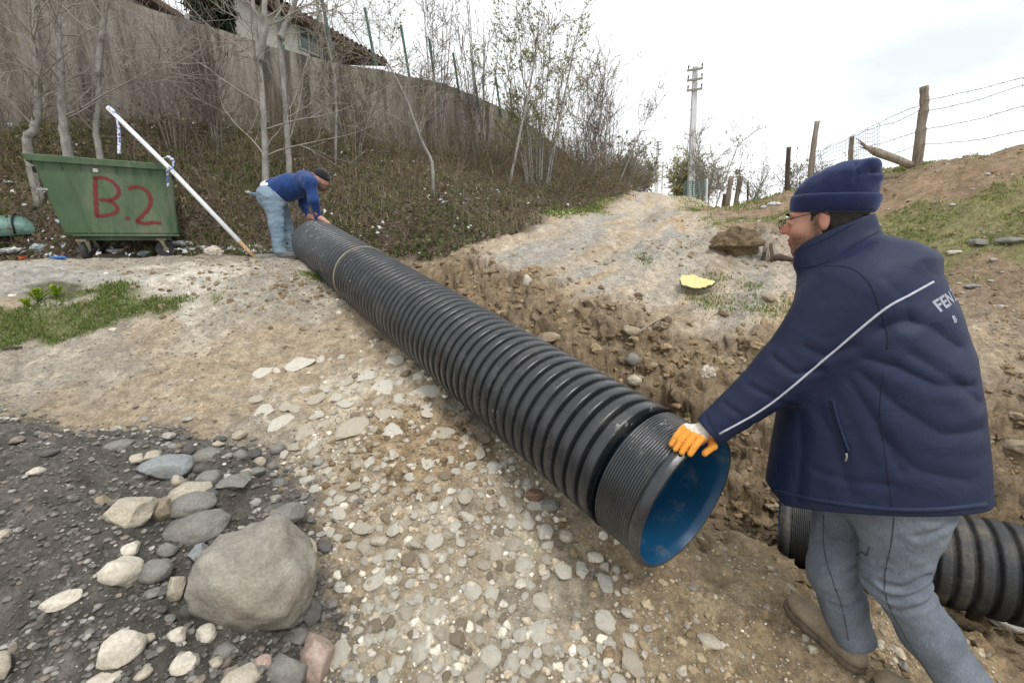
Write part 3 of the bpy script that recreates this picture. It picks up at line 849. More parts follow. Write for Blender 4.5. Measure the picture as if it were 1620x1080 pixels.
sh_l = J(1352, 462, 0.185); el_l = J(1240, 588, 0.20); wr_l = at(1122, 682, 1.555)
sh_r = sh_l - ML * 0.37; el_r = sh_r - MU * 0.30 - ML * 0.06 - MF * 0.02; wr_r = el_r - MU * 0.24 + MF * 0.10 + ML * 0.03
hip_l = J(1425, 815, 0.10); kn_l = J(1408, 915, 0.12); an_l = np.array([1.50, 1.20, 0.10])
hip_r = J(1345, 800, -0.09); kn_r = at(1316, 905, 1.50); an_r = at(1352, 1008, 1.43)
pel = J(1400, 770, 0.0); chest = J(1375, 540, 0.0); nb = J(1345, 425, 0.0)

# --- the body: one continuous figure, mostly under clothes
lo = np.array([0.66, 1.0, -0.02]); hi = np.array([1.72, 1.92, 1.86])
B = Vol(lo, hi, 0.0056)
B.ell(hd(-0.012, 0, 0.045), np.array((0.098, 0.076, 0.092)) * HS, 0.01, HR)
B.ell(hd(0.040, 0, -0.030), np.array((0.062, 0.060, 0.083)) * HS, 0.03, HR)
B.ell(hd(0.074, 0, -0.094), np.array((0.022, 0.026, 0.020)) * HS, 0.03, HR)
B.ell(hd(0.084, 0, 0.030), np.array((0.018, 0.050, 0.013)) * HS, 0.015, HR)
for s in (-1, 1):
    B.ell(hd(0.062, s * 0.040, -0.022), np.array((0.030, 0.026, 0.026)) * HS, 0.02, HR)
    B.ell(hd(0.100, s * 0.032, 0.008), np.array((0.014, 0.018, 0.012)) * HS, 0.012, HR, 'sub')
    B.ell(hd(0.094, s * 0.030, 0.006), np.array((0.012, 0.015, 0.010)) * HS, 0.004, HR)
    B.ell(hd(0.104, s * 0.013, -0.024), np.array((0.012, 0.008, 0.009)) * HS, 0.006, HR)
    B.ell(hd(-0.006, s * 0.076, -0.002), np.array((0.017, 0.011, 0.031)) * HS, 0.005, HR)
    B.ell(hd(-0.002, s * 0.0885, 0.003), np.array((0.009, 0.008, 0.018)) * HS, 0.003, HR, 'sub')
B.cap(hd(0.092, 0, 0.018), hd(0.120, 0, -0.018), 0.010, 0.0145, 0.010)
B.ell(hd(0.098, 0, -0.052), np.array((0.012, 0.022, 0.007)) * HS, 0.008, HR)
B.ell(hd(0.095, 0, -0.066), np.array((0.012, 0.020, 0.008)) * HS, 0.008, HR)
B.cap(hd(0.108, -0.018, -0.0585), hd(0.108, 0.018, -0.0585), 0.0035, None, 0.004, 'sub')
B.cap(hd(-0.02, 0, -0.06), nb - MU * 0.03, 0.060, 0.072, 0.03)
B.ell(chest, (0.13, 0.16, 0.24), 0.06, np.stack([MF, ML, MU])); B.cap(chest - MU * 0.12, pel, 0.125, 0.135, 0.06)
for sh, el, wr in ((sh_l, el_l, wr_l), (sh_r, el_r, wr_r)):
    B.cap(nb - MU * 0.06, sh, 0.06, 0.058, 0.05); B.chain([sh, el, wr], [0.055, 0.043, 0.03], 0.02); 
    hnd = wr + nz(wr - el) * 0.05; B.cap(wr, hnd, 0.027, 0.024, 0.01)
for hp_, kn, an in ((hip_l, kn_l, an_l), (hip_r, kn_r, an_r)):
    B.chain([hp_ + MU * 0.08, kn, an, an - MU * 0.04], [0.098, 0.058, 0.04, 0.035], 0.03)
bv, bf = B.mesh(2)
loc = (bv - HC) @ HR.T / HS
skin = np.array((0.46, 0.235, 0.165)) * np.ones((len(bv), 3))
skin = lerp(skin, (0.50, 0.16, 0.115), 0.6 * np.exp(-(((loc[:, 0] - 0.115) / 0.03) ** 2 + (loc[:, 2] + 0.015) ** 2 / 0.03 ** 2)))
skin = lerp(skin, (0.50, 0.20, 0.145), 0.4 * sstep(0.070, 0.085, np.abs(loc[:, 1])))
stub = sstep(-0.028, -0.055, loc[:, 2] + 0.25 * (0.03 - np.clip(loc[:, 0], -1, 0.03)) * 0 ) * sstep(-0.13, -0.10, loc[:, 2]) * sstep(-0.03, 0.0, loc[:, 0])
stub = np.maximum(stub * 0.8, 0.9 * np.exp(-(((loc[:, 0] - 0.018) / 0.016) ** 2)) * sstep(0.04, 0.0, loc[:, 2]) * sstep(-0.10, -0.05, loc[:, 2]) * (np.abs(loc[:, 1]) > 0.04))
skin = lerp(skin, (0.065, 0.042, 0.032), np.clip(stub * (0.8 + 0.7 * fbm3(bv, 260, 3, 2)), 0, 1))
skin = lerp(skin, (0.36, 0.12, 0.095), 0.7 * np.exp(-(((loc[:, 0] - 0.105) / 0.02) ** 2 + ((loc[:, 2] + 0.059) / 0.010) ** 2)) * (np.abs(loc[:, 1]) < 0.03))
k = NT('skin'); k.base(k.mix(0.5, k.col(), k.ramp(k.noise(45, 5, 0.6), (0.3, 0.82), (0.7, 1.15)), 'MULTIPLY')); k.rough(0.5); k.spec(0.35)
k.b.inputs['Subsurface Weight'].default_value = 0.08; k.b.inputs['Subsurface Radius'].default_value = (0.02, 0.008, 0.004); k.bump(k.noise(420, 3), 0.0006)
M_SKIN = k.m
o = link('body', mesh_np('body', bv, bf, True, np.clip(skin, 0.01, 1)), M_SKIN); rebase(man, o)

# --- jacket
JP = [(1258, 388, 1386, 336, 0.082), (1256, 412, 1392, 352, 0.086), (1262, 432, 1398, 372, 0.10), (1262, 455, 1432, 396, 0.165), (1254, 490, 1474, 432, 0.212), (1247, 545, 1518, 500, 0.236), (1238, 600, 1546, 570, 0.245), (1228, 660, 1560, 640, 0.25), (1217, 725, 1568, 725, 0.258), (1206, 790, 1574, 812, 0.268), (1200, 830, 1576, 850, 0.27)]
fr = np.array([sz(J(a, b)) for a, b, c, d, w in JP]); bk = np.array([sz(J(c, d)) for a, b, c, d, w in JP]); wd = np.array([p[4] for p in JP])
# sloping levels: parameter t runs 0 (collar) .. n-1 (hem) by interpolating planes through front and back points
def torso(X, Y, Z):
    s = (X - S0[0]) * MF[0] + (Y - S0[1]) * MF[1]; lat = (X - S0[0]) * ML[0] + (Y - S0[1]) * ML[1]
    cs, cz = (fr[:, 0] + bk[:, 0]) / 2, (fr[:, 1] + bk[:, 1]) / 2
    slope = (fr[:, 1] - bk[:, 1]) / (fr[:, 0] - bk[:, 0])
    zz = Z + 0 * s; ss = s + 0 * Z; ll = lat + 0 * Z
    sl = np.interp(zz, cz[::-1], slope[::-1]); zc = zz - sl * (ss - np.interp(zz, cz[::-1], cs[::-1]))
    c = np.interp(zc, cz[::-1], cs[::-1]); a = np.interp(zc, cz[::-1], ((fr[:, 0] - bk[:, 0]) / 2)[::-1]); b = np.interp(zc, cz[::-1], wd[::-1])
    e = 2.25
    k0 = ((np.abs(ss - c) / a) ** e + (np.abs(ll) / b) ** e) ** (1 / e)
    d = (k0 - 1) * np.minimum(a, b)
    return np.maximum(d, zc - cz[0])
lo = np.array([0.66, 0.98, 0.50]); hi = np.array([1.80, 1.98, 1.70])
Kt = Vol(lo, hi, 0.0058)
Kt.field(torso)
Kt.cap(sh_l - MU * 0.005 - ML * 0.05, el_l, 0.125, 0.094, 0.06); Kt.cap(el_l, wr_l + nz(wr_l - el_l) * 0.005, 0.094, 0.060, 0.03)
Kt.cap(sh_r + ML * 0.05, el_r, 0.115, 0.088, 0.05); Kt.cap(el_r, wr_r, 0.088, 0.060, 0.03)
# creases drawn on his left side as (s, z) polylines: (points, width, depth)
def PL(*p): return np.array([sz(J(u, v, 0.22)) for u, v in p])
FOLDS = [(PL((1395, 520), (1430, 508), (1470, 520), (1520, 560)), 0.016, 0.016), (PL((1372, 566), (1420, 580), (1480, 612), (1540, 625)), 0.014, 0.015),
         (PL((1360, 585), (1420, 640), (1490, 690), (1555, 700)), 0.017, 0.012), (PL((1345, 600), (1385, 660), (1425, 740)), 0.014, 0.010),
         (PL((1440, 560), (1500, 600), (1560, 660)), 0.012, 0.010), (PL((1300, 650), (1325, 700), (1345, 770)), 0.016, 0.009),
         (PL((1265, 660), (1268, 720), (1262, 785)), 0.016, 0.010), (PL((1400, 690), (1450, 740), (1530, 770)), 0.016, 0.009), (PL((1290, 740), (1350, 755), (1410, 760)), 0.012, 0.006),
         (PL((1280, 545), (1310, 560), (1350, 545)), 0.012, 0.010),
         (PL((1230, 560), (1265, 585), (1300, 580)), 0.010, 0.011), (PL((1195, 600), (1225, 615), (1255, 640)), 0.009, 0.010), (PL((1160, 625), (1185, 640), (1200, 665)), 0.008, 0.008), (PL((1135, 645), (1150, 665), (1158, 690)), 0.006, 0.006),
         (PL((1300, 420), (1340, 400), (1392, 372)), 0.007, 0.008), (PL((1320, 405), (1350, 375), (1385, 356)), 0.010, 0.006), (PL((1400, 440), (1430, 470), (1440, 520)), 0.012, 0.006)]
def folds(P):
    s, z = sz(P); lat = (P - S0) @ ML
    r = 0.0
    for pl, wdt, dep in FOLDS:
        d = np.abs(poly_dist(s, z, pl)[0]); r = r + 0.55 * dep * np.exp(-d / (0.8 * wdt)) - 0.20 * dep * np.exp(-((d - 2.3 * wdt) / (1.4 * wdt)) ** 2)
    r = r * sstep(0.0, 0.12, lat)
    q = P.copy(); q[:, 2] *= 0.6
    w1 = fbm3(q, 5, 5, 2); r = r + 0.004 * w1 + 0.005 * np.exp(-np.abs(np.sin(11 * s + 15 * z + 3.0 * w1 + 1.2)) / 0.10) * np.clip(fbm3(P, 3.6, 13, 2), 0, 1)
    return r
Kt.offset(folds)
# hem and cuffs
hemF, hemB = J(1207, 779, 0.0), J(1574, 804, 0.06)
hn = nz(np.cross(hemF - hemB, J(1400, 816, 0.255) - hemB)); hn = hn if hn[2] < 0 else -hn
Kt.cut(hemB, hn, 0.006)
cd = nz(wr_l - el_l); Kt.field(lambda X, Y, Z: np.where(((X - sh_l[0]) ** 2 + (Y - sh_l[1]) ** 2 + (Z - sh_l[2]) ** 2) > 0.36 ** 2, (X - wr_l[0]) * cd[0] + (Y - wr_l[1]) * cd[1] + (Z - wr_l[2]) * cd[2], -1.0) * -1.0, 0.004, 'sub')
# neck opening
Kt.ell(J(1312, 360, 0.0) , (0.078, 0.068, 0.07), 0.004, np.stack([MF, ML, MU]), 'sub')
jv, jf = Kt.mesh(1)
k = NT('navy_shell')
f = k.noise(4, 5, 0.6)
k.base(k.ramp(f, (0.3, (0.0064, 0.0120, 0.039)), (0.7, (0.0100, 0.0176, 0.053)))); k.rough(k.ramp(k.noise(8, 4), (0.3, 0.52), (0.7, 0.66))); k.spec(0.32)
b1 = k.bump(k.noise(9, 3, 0.5, dist=1.2), 0.008, 0.6); k.bump(k.noise(1100, 2), 0.0004, 0.5, b1)
M_JACKET = k.m
jacket = link('jacket', mesh_np('jacket', jv, jf, True), M_JACKET); rebase(man, jacket)
JB = bvh_of(jv, jf)
def trace(pts, off, n=8):
    out = []
    for p in curve_pts(np.array(pts, float), n):
        h = hit_px(JB, p[0], p[1], off)
        if h is not None: out.append(h)
    return np.array(out)
M_SEAM = simple_mat('seam_thread', (0.010, 0.013, 0.030), 0.2, 40, 0.8)
M_REFL = simple_mat('reflective_piping', (0.42, 0.44, 0.50), 0.15, 60, 0.35)
M_METAL = simple_mat('grey_metal', (0.35, 0.35, 0.36), 0.2, 40, 0.35, metal=0.9)
def piece(name, pts, rad, mat, off, parent_obj=jacket, sides=6, n=8):
    P = trace(pts, off, n)
    mb = MB(); mb.tube(P, rad, sides); o = mb.build(name, mat, None, True)
    M = (Matrix.Translation(man.location)).inverted(); o.data.transform(M); o.parent = parent_obj; return o
tag(piece('piping', [(1127, 692), (1215, 641), (1310, 563), (1395, 492), (1440, 466), (1476, 446)], 0.0038, M_REFL, 0.001), 'pale reflective piping from cuff to back')
piece('seam', [(1305, 420), (1345, 424), (1375, 448), (1392, 490), (1404, 530), (1403, 552)], 0.0022, M_SEAM, -0.0005)
piece('seam', [(1398, 590), (1392, 650), (1402, 730), (1412, 808)], 0.0018, M_SEAM, -0.0003)
piece('seam', [(1264, 424), (1300, 418), (1345, 392), (1390, 366)], 0.0022, M_SEAM, 0.0)
piece('seam', [(1262, 398), (1310, 376), (1350, 354)], 0.0018, M_SEAM, 0.0)
piece('hem_cord', [(1213, 774), (1300, 792), (1400, 805), (1480, 806), (1560, 798)], 0.010, M_JACKET, -0.003)
piece('zip', [(1314, 632), (1320, 660), (1330, 692), (1338, 716)], 0.0035, M_SEAM, 0.0015)
piece('zip_flap', [(1318, 634), (1325, 662), (1335, 692), (1343, 714)], 0.0055, M_JACKET, 0.0015)
piece('zip_pull', [(1339, 716), (1340, 722), (1338, 729)], 0.004, M_METAL, 0.003, n=3)

# lettering across the back
def text_mesh(body, size, bold=0.0):
    cu = bpy.data.curves.new('t', 'FONT'); cu.body = body; cu.size = size; cu.offset = bold; cu.resolution_u = 2
    ob = bpy.data.objects.new('t', cu); COL.objects.link(ob)
    dg = bpy.context.evaluated_depsgraph_get(); me = bpy.data.meshes.new_from_object(ob.evaluated_get(dg))
    V = np.array([v.co for v in me.vertices]); F = [list(p.vertices) for p in me.polygons]
    bpy.data.objects.remove(ob); bpy.data.curves.remove(cu); bpy.data.meshes.remove(me)
    return V, F
import bmesh
def back_text(body, u, v, size, name, bold=0.002, direct=None):
    V, F = text_mesh(body, size, bold)
    o0 = hit_px(JB, u, v)
    n0 = JB.find_nearest(Vector(o0))[1]; n0 = np.array(n0)
    up = nz(MU * 0.78 + MF * 0.62); rt = nz(-ML * 0.92 - MF * 0.0); rt = nz(rt - up * (rt @ up)); ou = nz(np.cross(rt, up)); 
    if ou @ n0 < 0: ou = -ou
    bm = bmesh.new(); vs = [bm.verts.new((p[0], p[1], 0)) for p in V]
    for f in F:
        try: bm.faces.new([vs[i] for i in f])
        except ValueError: pass
    bmesh.ops.triangulate(bm, faces=bm.faces[:]); bmesh.ops.subdivide_edges(bm, edges=bm.edges[:], cuts=2, use_grid_fill=True)
    P = []; ok = {}
    for i, w in enumerate(bm.verts):
        p = o0 + rt * w.co.x + up * (w.co.y - size * 0.7)
        h, n, _, _ = JB.ray_cast(Vector(p + ou * 0.25), Vector(-ou))
        ok[w] = h is not None; w.co = (h + n * 0.0009) if h is not None else Vector(p)
    bmesh.ops.delete(bm, geom=[w for w in bm.verts if not ok[w]], context='VERTS')
    me = bpy.data.meshes.new(name); bm.to_mesh(me); bm.free()
    o = link(name, me, M_PRINT); o.data.transform(Matrix.Translation(man.location).inverted()); o.parent = jacket; return o
M_PRINT = simple_mat('grey_print', (0.27, 0.29, 0.34), 0.2, 90, 0.6)
tag(back_text('FEN İ', 1473, 478, 0.050, 'lettering', 0.0016), 'grey block lettering across the upper back')
back_text('B', 1505, 501, 0.028, 'lettering', 0.001)

# --- trousers
lo = np.array([0.95, 0.95, -0.06]); hi = np.array([1.85, 1.95, 0.85])
T = Vol(lo, hi, 0.006)
T.ell(J(1395, 775, 0.0), (0.15, 0.19, 0.15), 0.06, np.stack([MF, ML, MU]))
T.chain([hip_l + MU * 0.03, kn_l + MU * 0.02, kn_l * 0.5 + an_l * 0.5, an_l], [0.130, 0.083, 0.078, 0.075], 0.03)
T.chain([hip_r + MU * 0.03, kn_r, kn_r * 0.5 + an_r * 0.5, an_r], [0.122, 0.082, 0.074, 0.070], 0.03)
TF = [(PL((1395, 925), (1430, 935), (1465, 925)), 0.010, 0.010), (PL((1370, 930), (1410, 950), (1470, 950)), 0.009, 0.009), (PL((1380, 955), (1420, 975), (1480, 970)), 0.009, 0.008), (PL((1340, 870), (1380, 876), (1400, 872)), 0.006, 0.005), (PL((1450, 850), (1490, 845), (1510, 835)), 0.010, 0.008),
      (PL((1340, 895), (1375, 905), (1405, 903)), 0.006, 0.005), (PL((1285, 870), (1310, 885), (1330, 880)), 0.008, 0.007), (PL((1300, 930), (1330, 940), (1350, 935)), 0.008, 0.007), (PL((1305, 985), (1340, 995), (1370, 985)), 0.007, 0.008), (PL((1310, 960), (1340, 970), (1365, 962)), 0.007, 0.006)]
def tfold(P):
    s, z = sz(P); r = 0.0
    for pl, wdt, dep in TF:
        d = np.abs(poly_dist(s, z, pl)[0]); r = r + dep * np.exp(-(d / wdt) ** 2) - 0.5 * dep * np.exp(-((d - 2.0 * wdt) / (1.2 * wdt)) ** 2)
    q = P.copy(); q[:, 2] *= 1.8
    return r + 0.009 * fbm3(q, 9, 25, 3)
T.offset(tfold)
cdr = nz(an_r - kn_r); T.field(lambda X, Y, Z: -np.where((X - an_r[0]) ** 2 + (Y - an_r[1]) ** 2 + (Z - an_r[2]) ** 2 < 0.15 ** 2, (X - an_r[0]) * cdr[0] + (Y - an_r[1]) * cdr[1] + (Z - an_r[2]) * cdr[2] - 0.02, -1.0), 0.003, 'sub')
cdl = nz(an_l - kn_l); T.field(lambda X, Y, Z: -np.where((X - an_l[0]) ** 2 + (Y - an_l[1]) ** 2 + (Z - an_l[2]) ** 2 < 0.15 ** 2, (X - an_l[0]) * cdl[0] + (Y - an_l[1]) * cdl[1] + (Z - an_l[2]) * cdl[2] - 0.02, -1.0), 0.003, 'sub')
tv, tf_ = T.mesh(2)
k = NT('grey_denim')
d1 = k.noise(5, 5, 0.6); d2 = k.noise(240, 3, 0.6, stretch=(1, 1, 0.25))
c = k.ramp(d1, (0.3, (0.088, 0.103, 0.126)), (0.7, (0.195, 0.220, 0.258)))
c = k.mix(0.6, c, k.ramp(d2, (0.3, 0.72), (0.7, 1.25)), 'MULTIPLY')
c = k.mix(k.ramp(k.noise(11, 6, 0.7), (0.62, 0.0), (0.78, 0.45)), c, (0.24, 0.20, 0.15))
k.base(c); k.rough(0.85); k.spec(0.2); b1 = k.bump(k.noise(20, 4, 0.6, dist=0.8), 0.007, 0.7); k.bump(d2, 0.001, 0.6, b1)
M_DENIM = k.m
trousers = link('trousers', mesh_np('trousers', tv, tf_, True), M_DENIM); rebase(man, trousers)
TB = bvh_of(tv, tf_)
M_DSEAM = simple_mat('denim_seam', (0.055, 0.060, 0.070), 0.3, 60, 0.9)
def tpiece(name, pts, rad, mat, off, n=8):
    P = np.array([h for h in (hit_px(TB, p[0], p[1], off) for p in curve_pts(np.array(pts, float), n)) if h is not None])
    if len(P) < 3: return
    mb = MB(); mb.tube(P, rad, 5); o = mb.build(name, mat, None, True); o.data.transform(Matrix.Translation(man.location).inverted()); o.parent = trousers; return o
tpiece('seam', [(1414, 818), (1410, 860), (1400, 910), (1405, 955), (1440, 1020), (1478, 1078)], 0.0020, M_DSEAM, 0.0)
tpiece('seam', [(1303, 815), (1304, 870), (1318, 920), (1332, 960), (1342, 1012)], 0.0020, M_DSEAM, 0.0)
o = tpiece('tear', [(1354, 877), (1364, 873), (1371, 878), (1375, 866)], 0.0028, M_DSEAM, 0.0005, 4)
if o: tag(o, 'small frayed tear in the thigh')

# --- cap, hair, glasses
lo = HC - 0.26; hi = HC + 0.30
Cp = Vol(lo, hi, 0.005)
Cp.ell(hd(-0.022, 0, 0.075), np.array((0.116, 0.090, 0.092)) * HS, 0.01, HR)
Cp.ell(hd(-0.062, 0, 0.118), np.array((0.072, 0.070, 0.054)) * HS, 0.035, HR)
Cp.ell(hd(-0.112, 0.004, 0.148), np.array((0.030, 0.046, 0.028)) * HS, 0.020, HR)
Cp.ell(hd(-0.118, 0.004, 0.112), np.array((0.030, 0.046, 0.019)) * HS, 0.010, HR)
Cp.cap(hd(-0.078, 0.03, 0.175), hd(-0.086, 0.10, 0.09), 0.006, 0.004, 0.010, 'sub')
Cp.cap(hd(-0.15, 0.0, 0.131), hd(-0.095, 0.07, 0.125), 0.005, 0.003, 0.010, 'sub')
Cp.offset(lambda P: 0.006 * fbm3(P, 16, 71, 3) + 0.003 * fbm3(P, 40, 73, 2))
pf, pb = hd(0.10, 0, 0.040), hd(-0.15, 0, 0.006); cn = nz(np.cross(pf - pb, HL)); cn = cn if cn @ HU < 0 else -cn
Cp.cut(pb - cn * 0.02, cn, 0.004)
cv, cf = Cp.mesh(2)
k = NT('navy_knit'); f = k.noise(9, 5, 0.6)
c = k.ramp(f, (0.3, (0.009, 0.013, 0.040)), (0.7, (0.015, 0.021, 0.058))); c = k.mix(0.5, c, k.ramp(k.noise(600, 2), (0.3, 0.6), (0.7, 1.4)), 'MULTIPLY')
k.base(c); k.rough(0.95); k.spec(0.1); k.b.inputs['Sheen Weight'].default_value = 0.35; k.b.inputs['Sheen Tint'].default_value = (0.5, 0.6, 1.0, 1)
b1 = k.bump(k.noise(24, 4, 0.6), 0.004, 0.7); k.bump(k.noise(700, 3), 0.0012, 0.8, b1)
M_KNIT = k.m
knit = link('knit_cap', mesh_np('knit_cap', cv, cf, True), M_KNIT); rebase(man, knit)
Cu = Vol(lo, hi, 0.005)
Cu.ell(hd(-0.022, 0, 0.062), np.array((0.125, 0.099, 0.105)) * HS, 0.01, HR)
Cu.offset(lambda P: 0.004 * fbm3(P, 14, 77, 3))
Cu.cut(pb, cn, 0.012); Cu.cut(pb - cn * 0.062, -cn, 0.012)
cv, cf = Cu.mesh(2)
cuff = link('cuff', mesh_np('cuff', cv, cf, True), M_KNIT); cuff.data.transform(Matrix.Translation(man.location).inverted()); cuff.parent = knit
Hr = Vol(lo, hi, 0.005)
Hr.ell(hd(-0.018, 0, 0.030), np.array((0.100, 0.0795, 0.098)) * HS, 0.01, HR)
Hr.ell(hd(-0.045, 0, -0.020), np.array((0.062, 0.064, 0.060)) * HS, 0.02, HR)
Hr.cut(hd(0.036, 0, 0), HF * 1.0 - HU * 0.15, 0.008); Hr.offset(lambda P: 0.006 * fbm3(P, 60, 79, 3))
Hr.ell(hd(0.006, 0.085, -0.012), np.array((0.030, 0.030, 0.036)) * HS, 0.006, HR, 'sub'); Hr.ell(hd(0.006, -0.085, -0.012), np.array((0.030, 0.030, 0.036)) * HS, 0.006, HR, 'sub')
cv, cf = Hr.mesh(1)
M_HAIR = simple_mat('dark_hair', (0.022, 0.016, 0.013), 0.4, 200, 0.6, 0.003, bscale=300, stretch=(1, 1, 0.3))
o = link('hair', mesh_np('hair', cv, cf, True), M_HAIR); rebase(man, o)
gl = MB()
for s in (-1, 1):
    P = [hd(0.124, s * 0.033 + 0.024 * math.cos(a), 0.004 + 0.017 * math.sin(a)) for a in np.linspace(0, 2 * math.pi, 17)]
    gl.tube(P, 0.0013, 5)
    gl.tube([hd(0.122, s * 0.057, 0.010), hd(0.115, s * 0.070, 0.014), hd(0.05, s * 0.083, 0.022), hd(0.0, s * 0.086, 0.028), hd(-0.02, s * 0.084, 0.015)], 0.0017, 5)
gl.tube([hd(0.126, -0.010, 0.010), hd(0.130, 0, 0.013), hd(0.126, 0.010, 0.010)], 0.0013, 5)
glasses = gl.build('glasses', simple_mat('dark_wire', (0.03, 0.03, 0.035), 0.2, 30, 0.3, metal=0.7), None, True); rebase(man, glasses)
k = NT('lens_glass'); k.base((0.95, 0.96, 0.97)); k.rough(0.02); k.b.inputs['Transmission Weight'].default_value = 1.0; k.b.inputs['IOR'].default_value = 1.05
for s in (-1, 1):
    P = np.array([hd(0.124, s * 0.033 + 0.0235 * math.cos(a), 0.004 + 0.0165 * math.sin(a)) for a in np.linspace(0, 2 * math.pi, 17)[:-1]] + [hd(0.126, s * 0.033, 0.004)])
    me = mesh_np('lens', P, np.array([[i, (i + 1) % 16, 16] for i in range(16)]), True); o = link('lens', me, k.m); o.data.transform(Matrix.Translation(man.location).inverted()); o.parent = glasses
M_EYE = simple_mat('eye_white', (0.75, 0.72, 0.70), 0.05, 20, 0.2); M_DARK = simple_mat('dark_brown', (0.03, 0.018, 0.012), 0.3, 50, 0.6)
for s in (-1, 1):
    mb = MB(); P = [hd(0.103, s * (0.014 + 0.036 * t), 0.030 + 0.006 * math.sin(t * 3)) for t in np.linspace(0, 1, 6)]; mb.tube(P, [0.003, 0.005, 0.005, 0.0045, 0.004, 0.002], 5)
    o = mb.build('eyebrow', M_HAIR, None, True); rebase(man, o)

# --- the gloved hand on the rim: white back, orange dipped fingers
GA = np.asarray(PIPE_A); gax = nz(PIPE_B - PIPE_A)
gx = nz(np.cross((0, 0, 1.0), gax)); gy = np.cross(gax, gx)
def rim(an, along, rad): return GA + gax * along + rad * (math.cos(R(an)) * gx + math.sin(R(an)) * gy)
G = Vol(np.array([0.50, 1.38, 0.66]), np.array([0.86, 1.72, 1.02]), 0.003)
knk = [rim(72 + 0 * i, 0.020 + 0.0 * i, 0.33) for i in range(4)]
palm_c = rim(84, 0.02, 0.335)
fdir_side = nz(gax)                                   # the fingers lie side by side along the pipe
kn0 = rim(78, 0.00, 0.338)
G.cap(wr_l + nz(el_l - wr_l) * 0.03, palm_c, 0.033, 0.030, 0.02)
tips = []
for i, (off, ln) in enumerate(((-0.030, 0.85), (-0.004, 0.98), (0.021, 1.0), (0.046, 0.92))):
    a0 = palm_c + gax * off * 0.8 + np.array([0, 0, 0.004])
    j1 = rim(84 - 7 * ln, 0.02 + off * 1.0, 0.342); j2 = rim(84 - 14.5 * ln, 0.02 + off * 1.0, 0.328); j3 = rim(84 - 20 * ln, 0.02 + off * 0.98, 0.3085)
    G.cap(palm_c, a0 * 0.4 + j1 * 0.6, 0.024, 0.015, 0.012); G.chain([a0 * 0.4 + j1 * 0.6, j1, j2, j3], [0.0145, 0.0128, 0.0118, 0.0105], 0.002); tips.append((j1, j2, j3))
tb = rim(88, -0.005, 0.322); t1 = rim(84, -0.040, 0.310); t2 = rim(78, -0.030, 0.285)
G.chain([palm_c, tb, t1, t2], [0.02, 0.016, 0.0135, 0.0115], 0.008)
G.offset(lambda P: 0.002 * fbm3(P, 60, 91, 3))
gv, gf = G.mesh(1)
dist = np.min(np.stack([np.linalg.norm(gv - (j1 * 0.75 + j2 * 0.25), axis=1) for j1, j2, j3 in tips] + [np.linalg.norm(gv - j2, axis=1) for j1, j2, j3 in tips] + [np.linalg.norm(gv - j3, axis=1) for j1, j2, j3 in tips] + [np.linalg.norm(gv - t1, axis=1), np.linalg.norm(gv - t2, axis=1), np.linalg.norm(gv - tb, axis=1)]), axis=0)
def segd(a, b): d_ = b - a; t_ = np.clip((gv - a) @ d_ / (d_ @ d_), 0, 1); return np.linalg.norm(gv - a - t_[:, None] * d_, axis=1)
dist = np.min(np.stack([segd(j1 * 0.7 + j2 * 0.3, j2) for j1, j2, j3 in tips] + [segd(j2, j3) for j1, j2, j3 in tips] + [segd(tb, t1), segd(t1, t2)]), axis=0)
org = sstep(0.026, 0.020, dist + 0.006 * fbm3(gv, 50, 93, 2))
gc = lerp(np.ones((len(gv), 3)) * np.array((0.64, 0.59, 0.51)), (0.70, 0.29, 0.045), org)
M_GLOVE = attr_mat('glove', 0.8, 0.25, 0.18, 90, 0.0018, 260)
glove = link('glove', mesh_np('glove', gv, gf, True, gc), M_GLOVE); rebase(man, glove); tag(glove, 'white work glove with orange dipped fingers')
G2 = Vol(wr_r - 0.14, wr_r + 0.14, 0.005)
hd2 = nz(wr_r - el_r)
G2.cap(wr_r, wr_r + hd2 * 0.07, 0.032, 0.03, 0.01)
for i in range(4): G2.chain([wr_r + hd2 * 0.06 + MF * (i - 1.5) * 0.019, wr_r + hd2 * 0.10 + MF * (i - 1.5) * 0.021, wr_r + hd2 * 0.13 + MF * (i - 1.5) * 0.02 + ML * 0.02], [0.012, 0.011, 0.01], 0.003)
G2.chain([wr_r + hd2 * 0.02, wr_r + hd2 * 0.06 + MF * 0.045, wr_r + hd2 * 0.085 + MF * 0.05], [0.018, 0.013, 0.011], 0.006)
v2, f2 = G2.mesh(1); o = link('glove', mesh_np('glove', v2, f2, True, np.ones((len(v2), 3)) * np.array((0.8, 0.30, 0.03))), M_GLOVE); rebase(man, o)

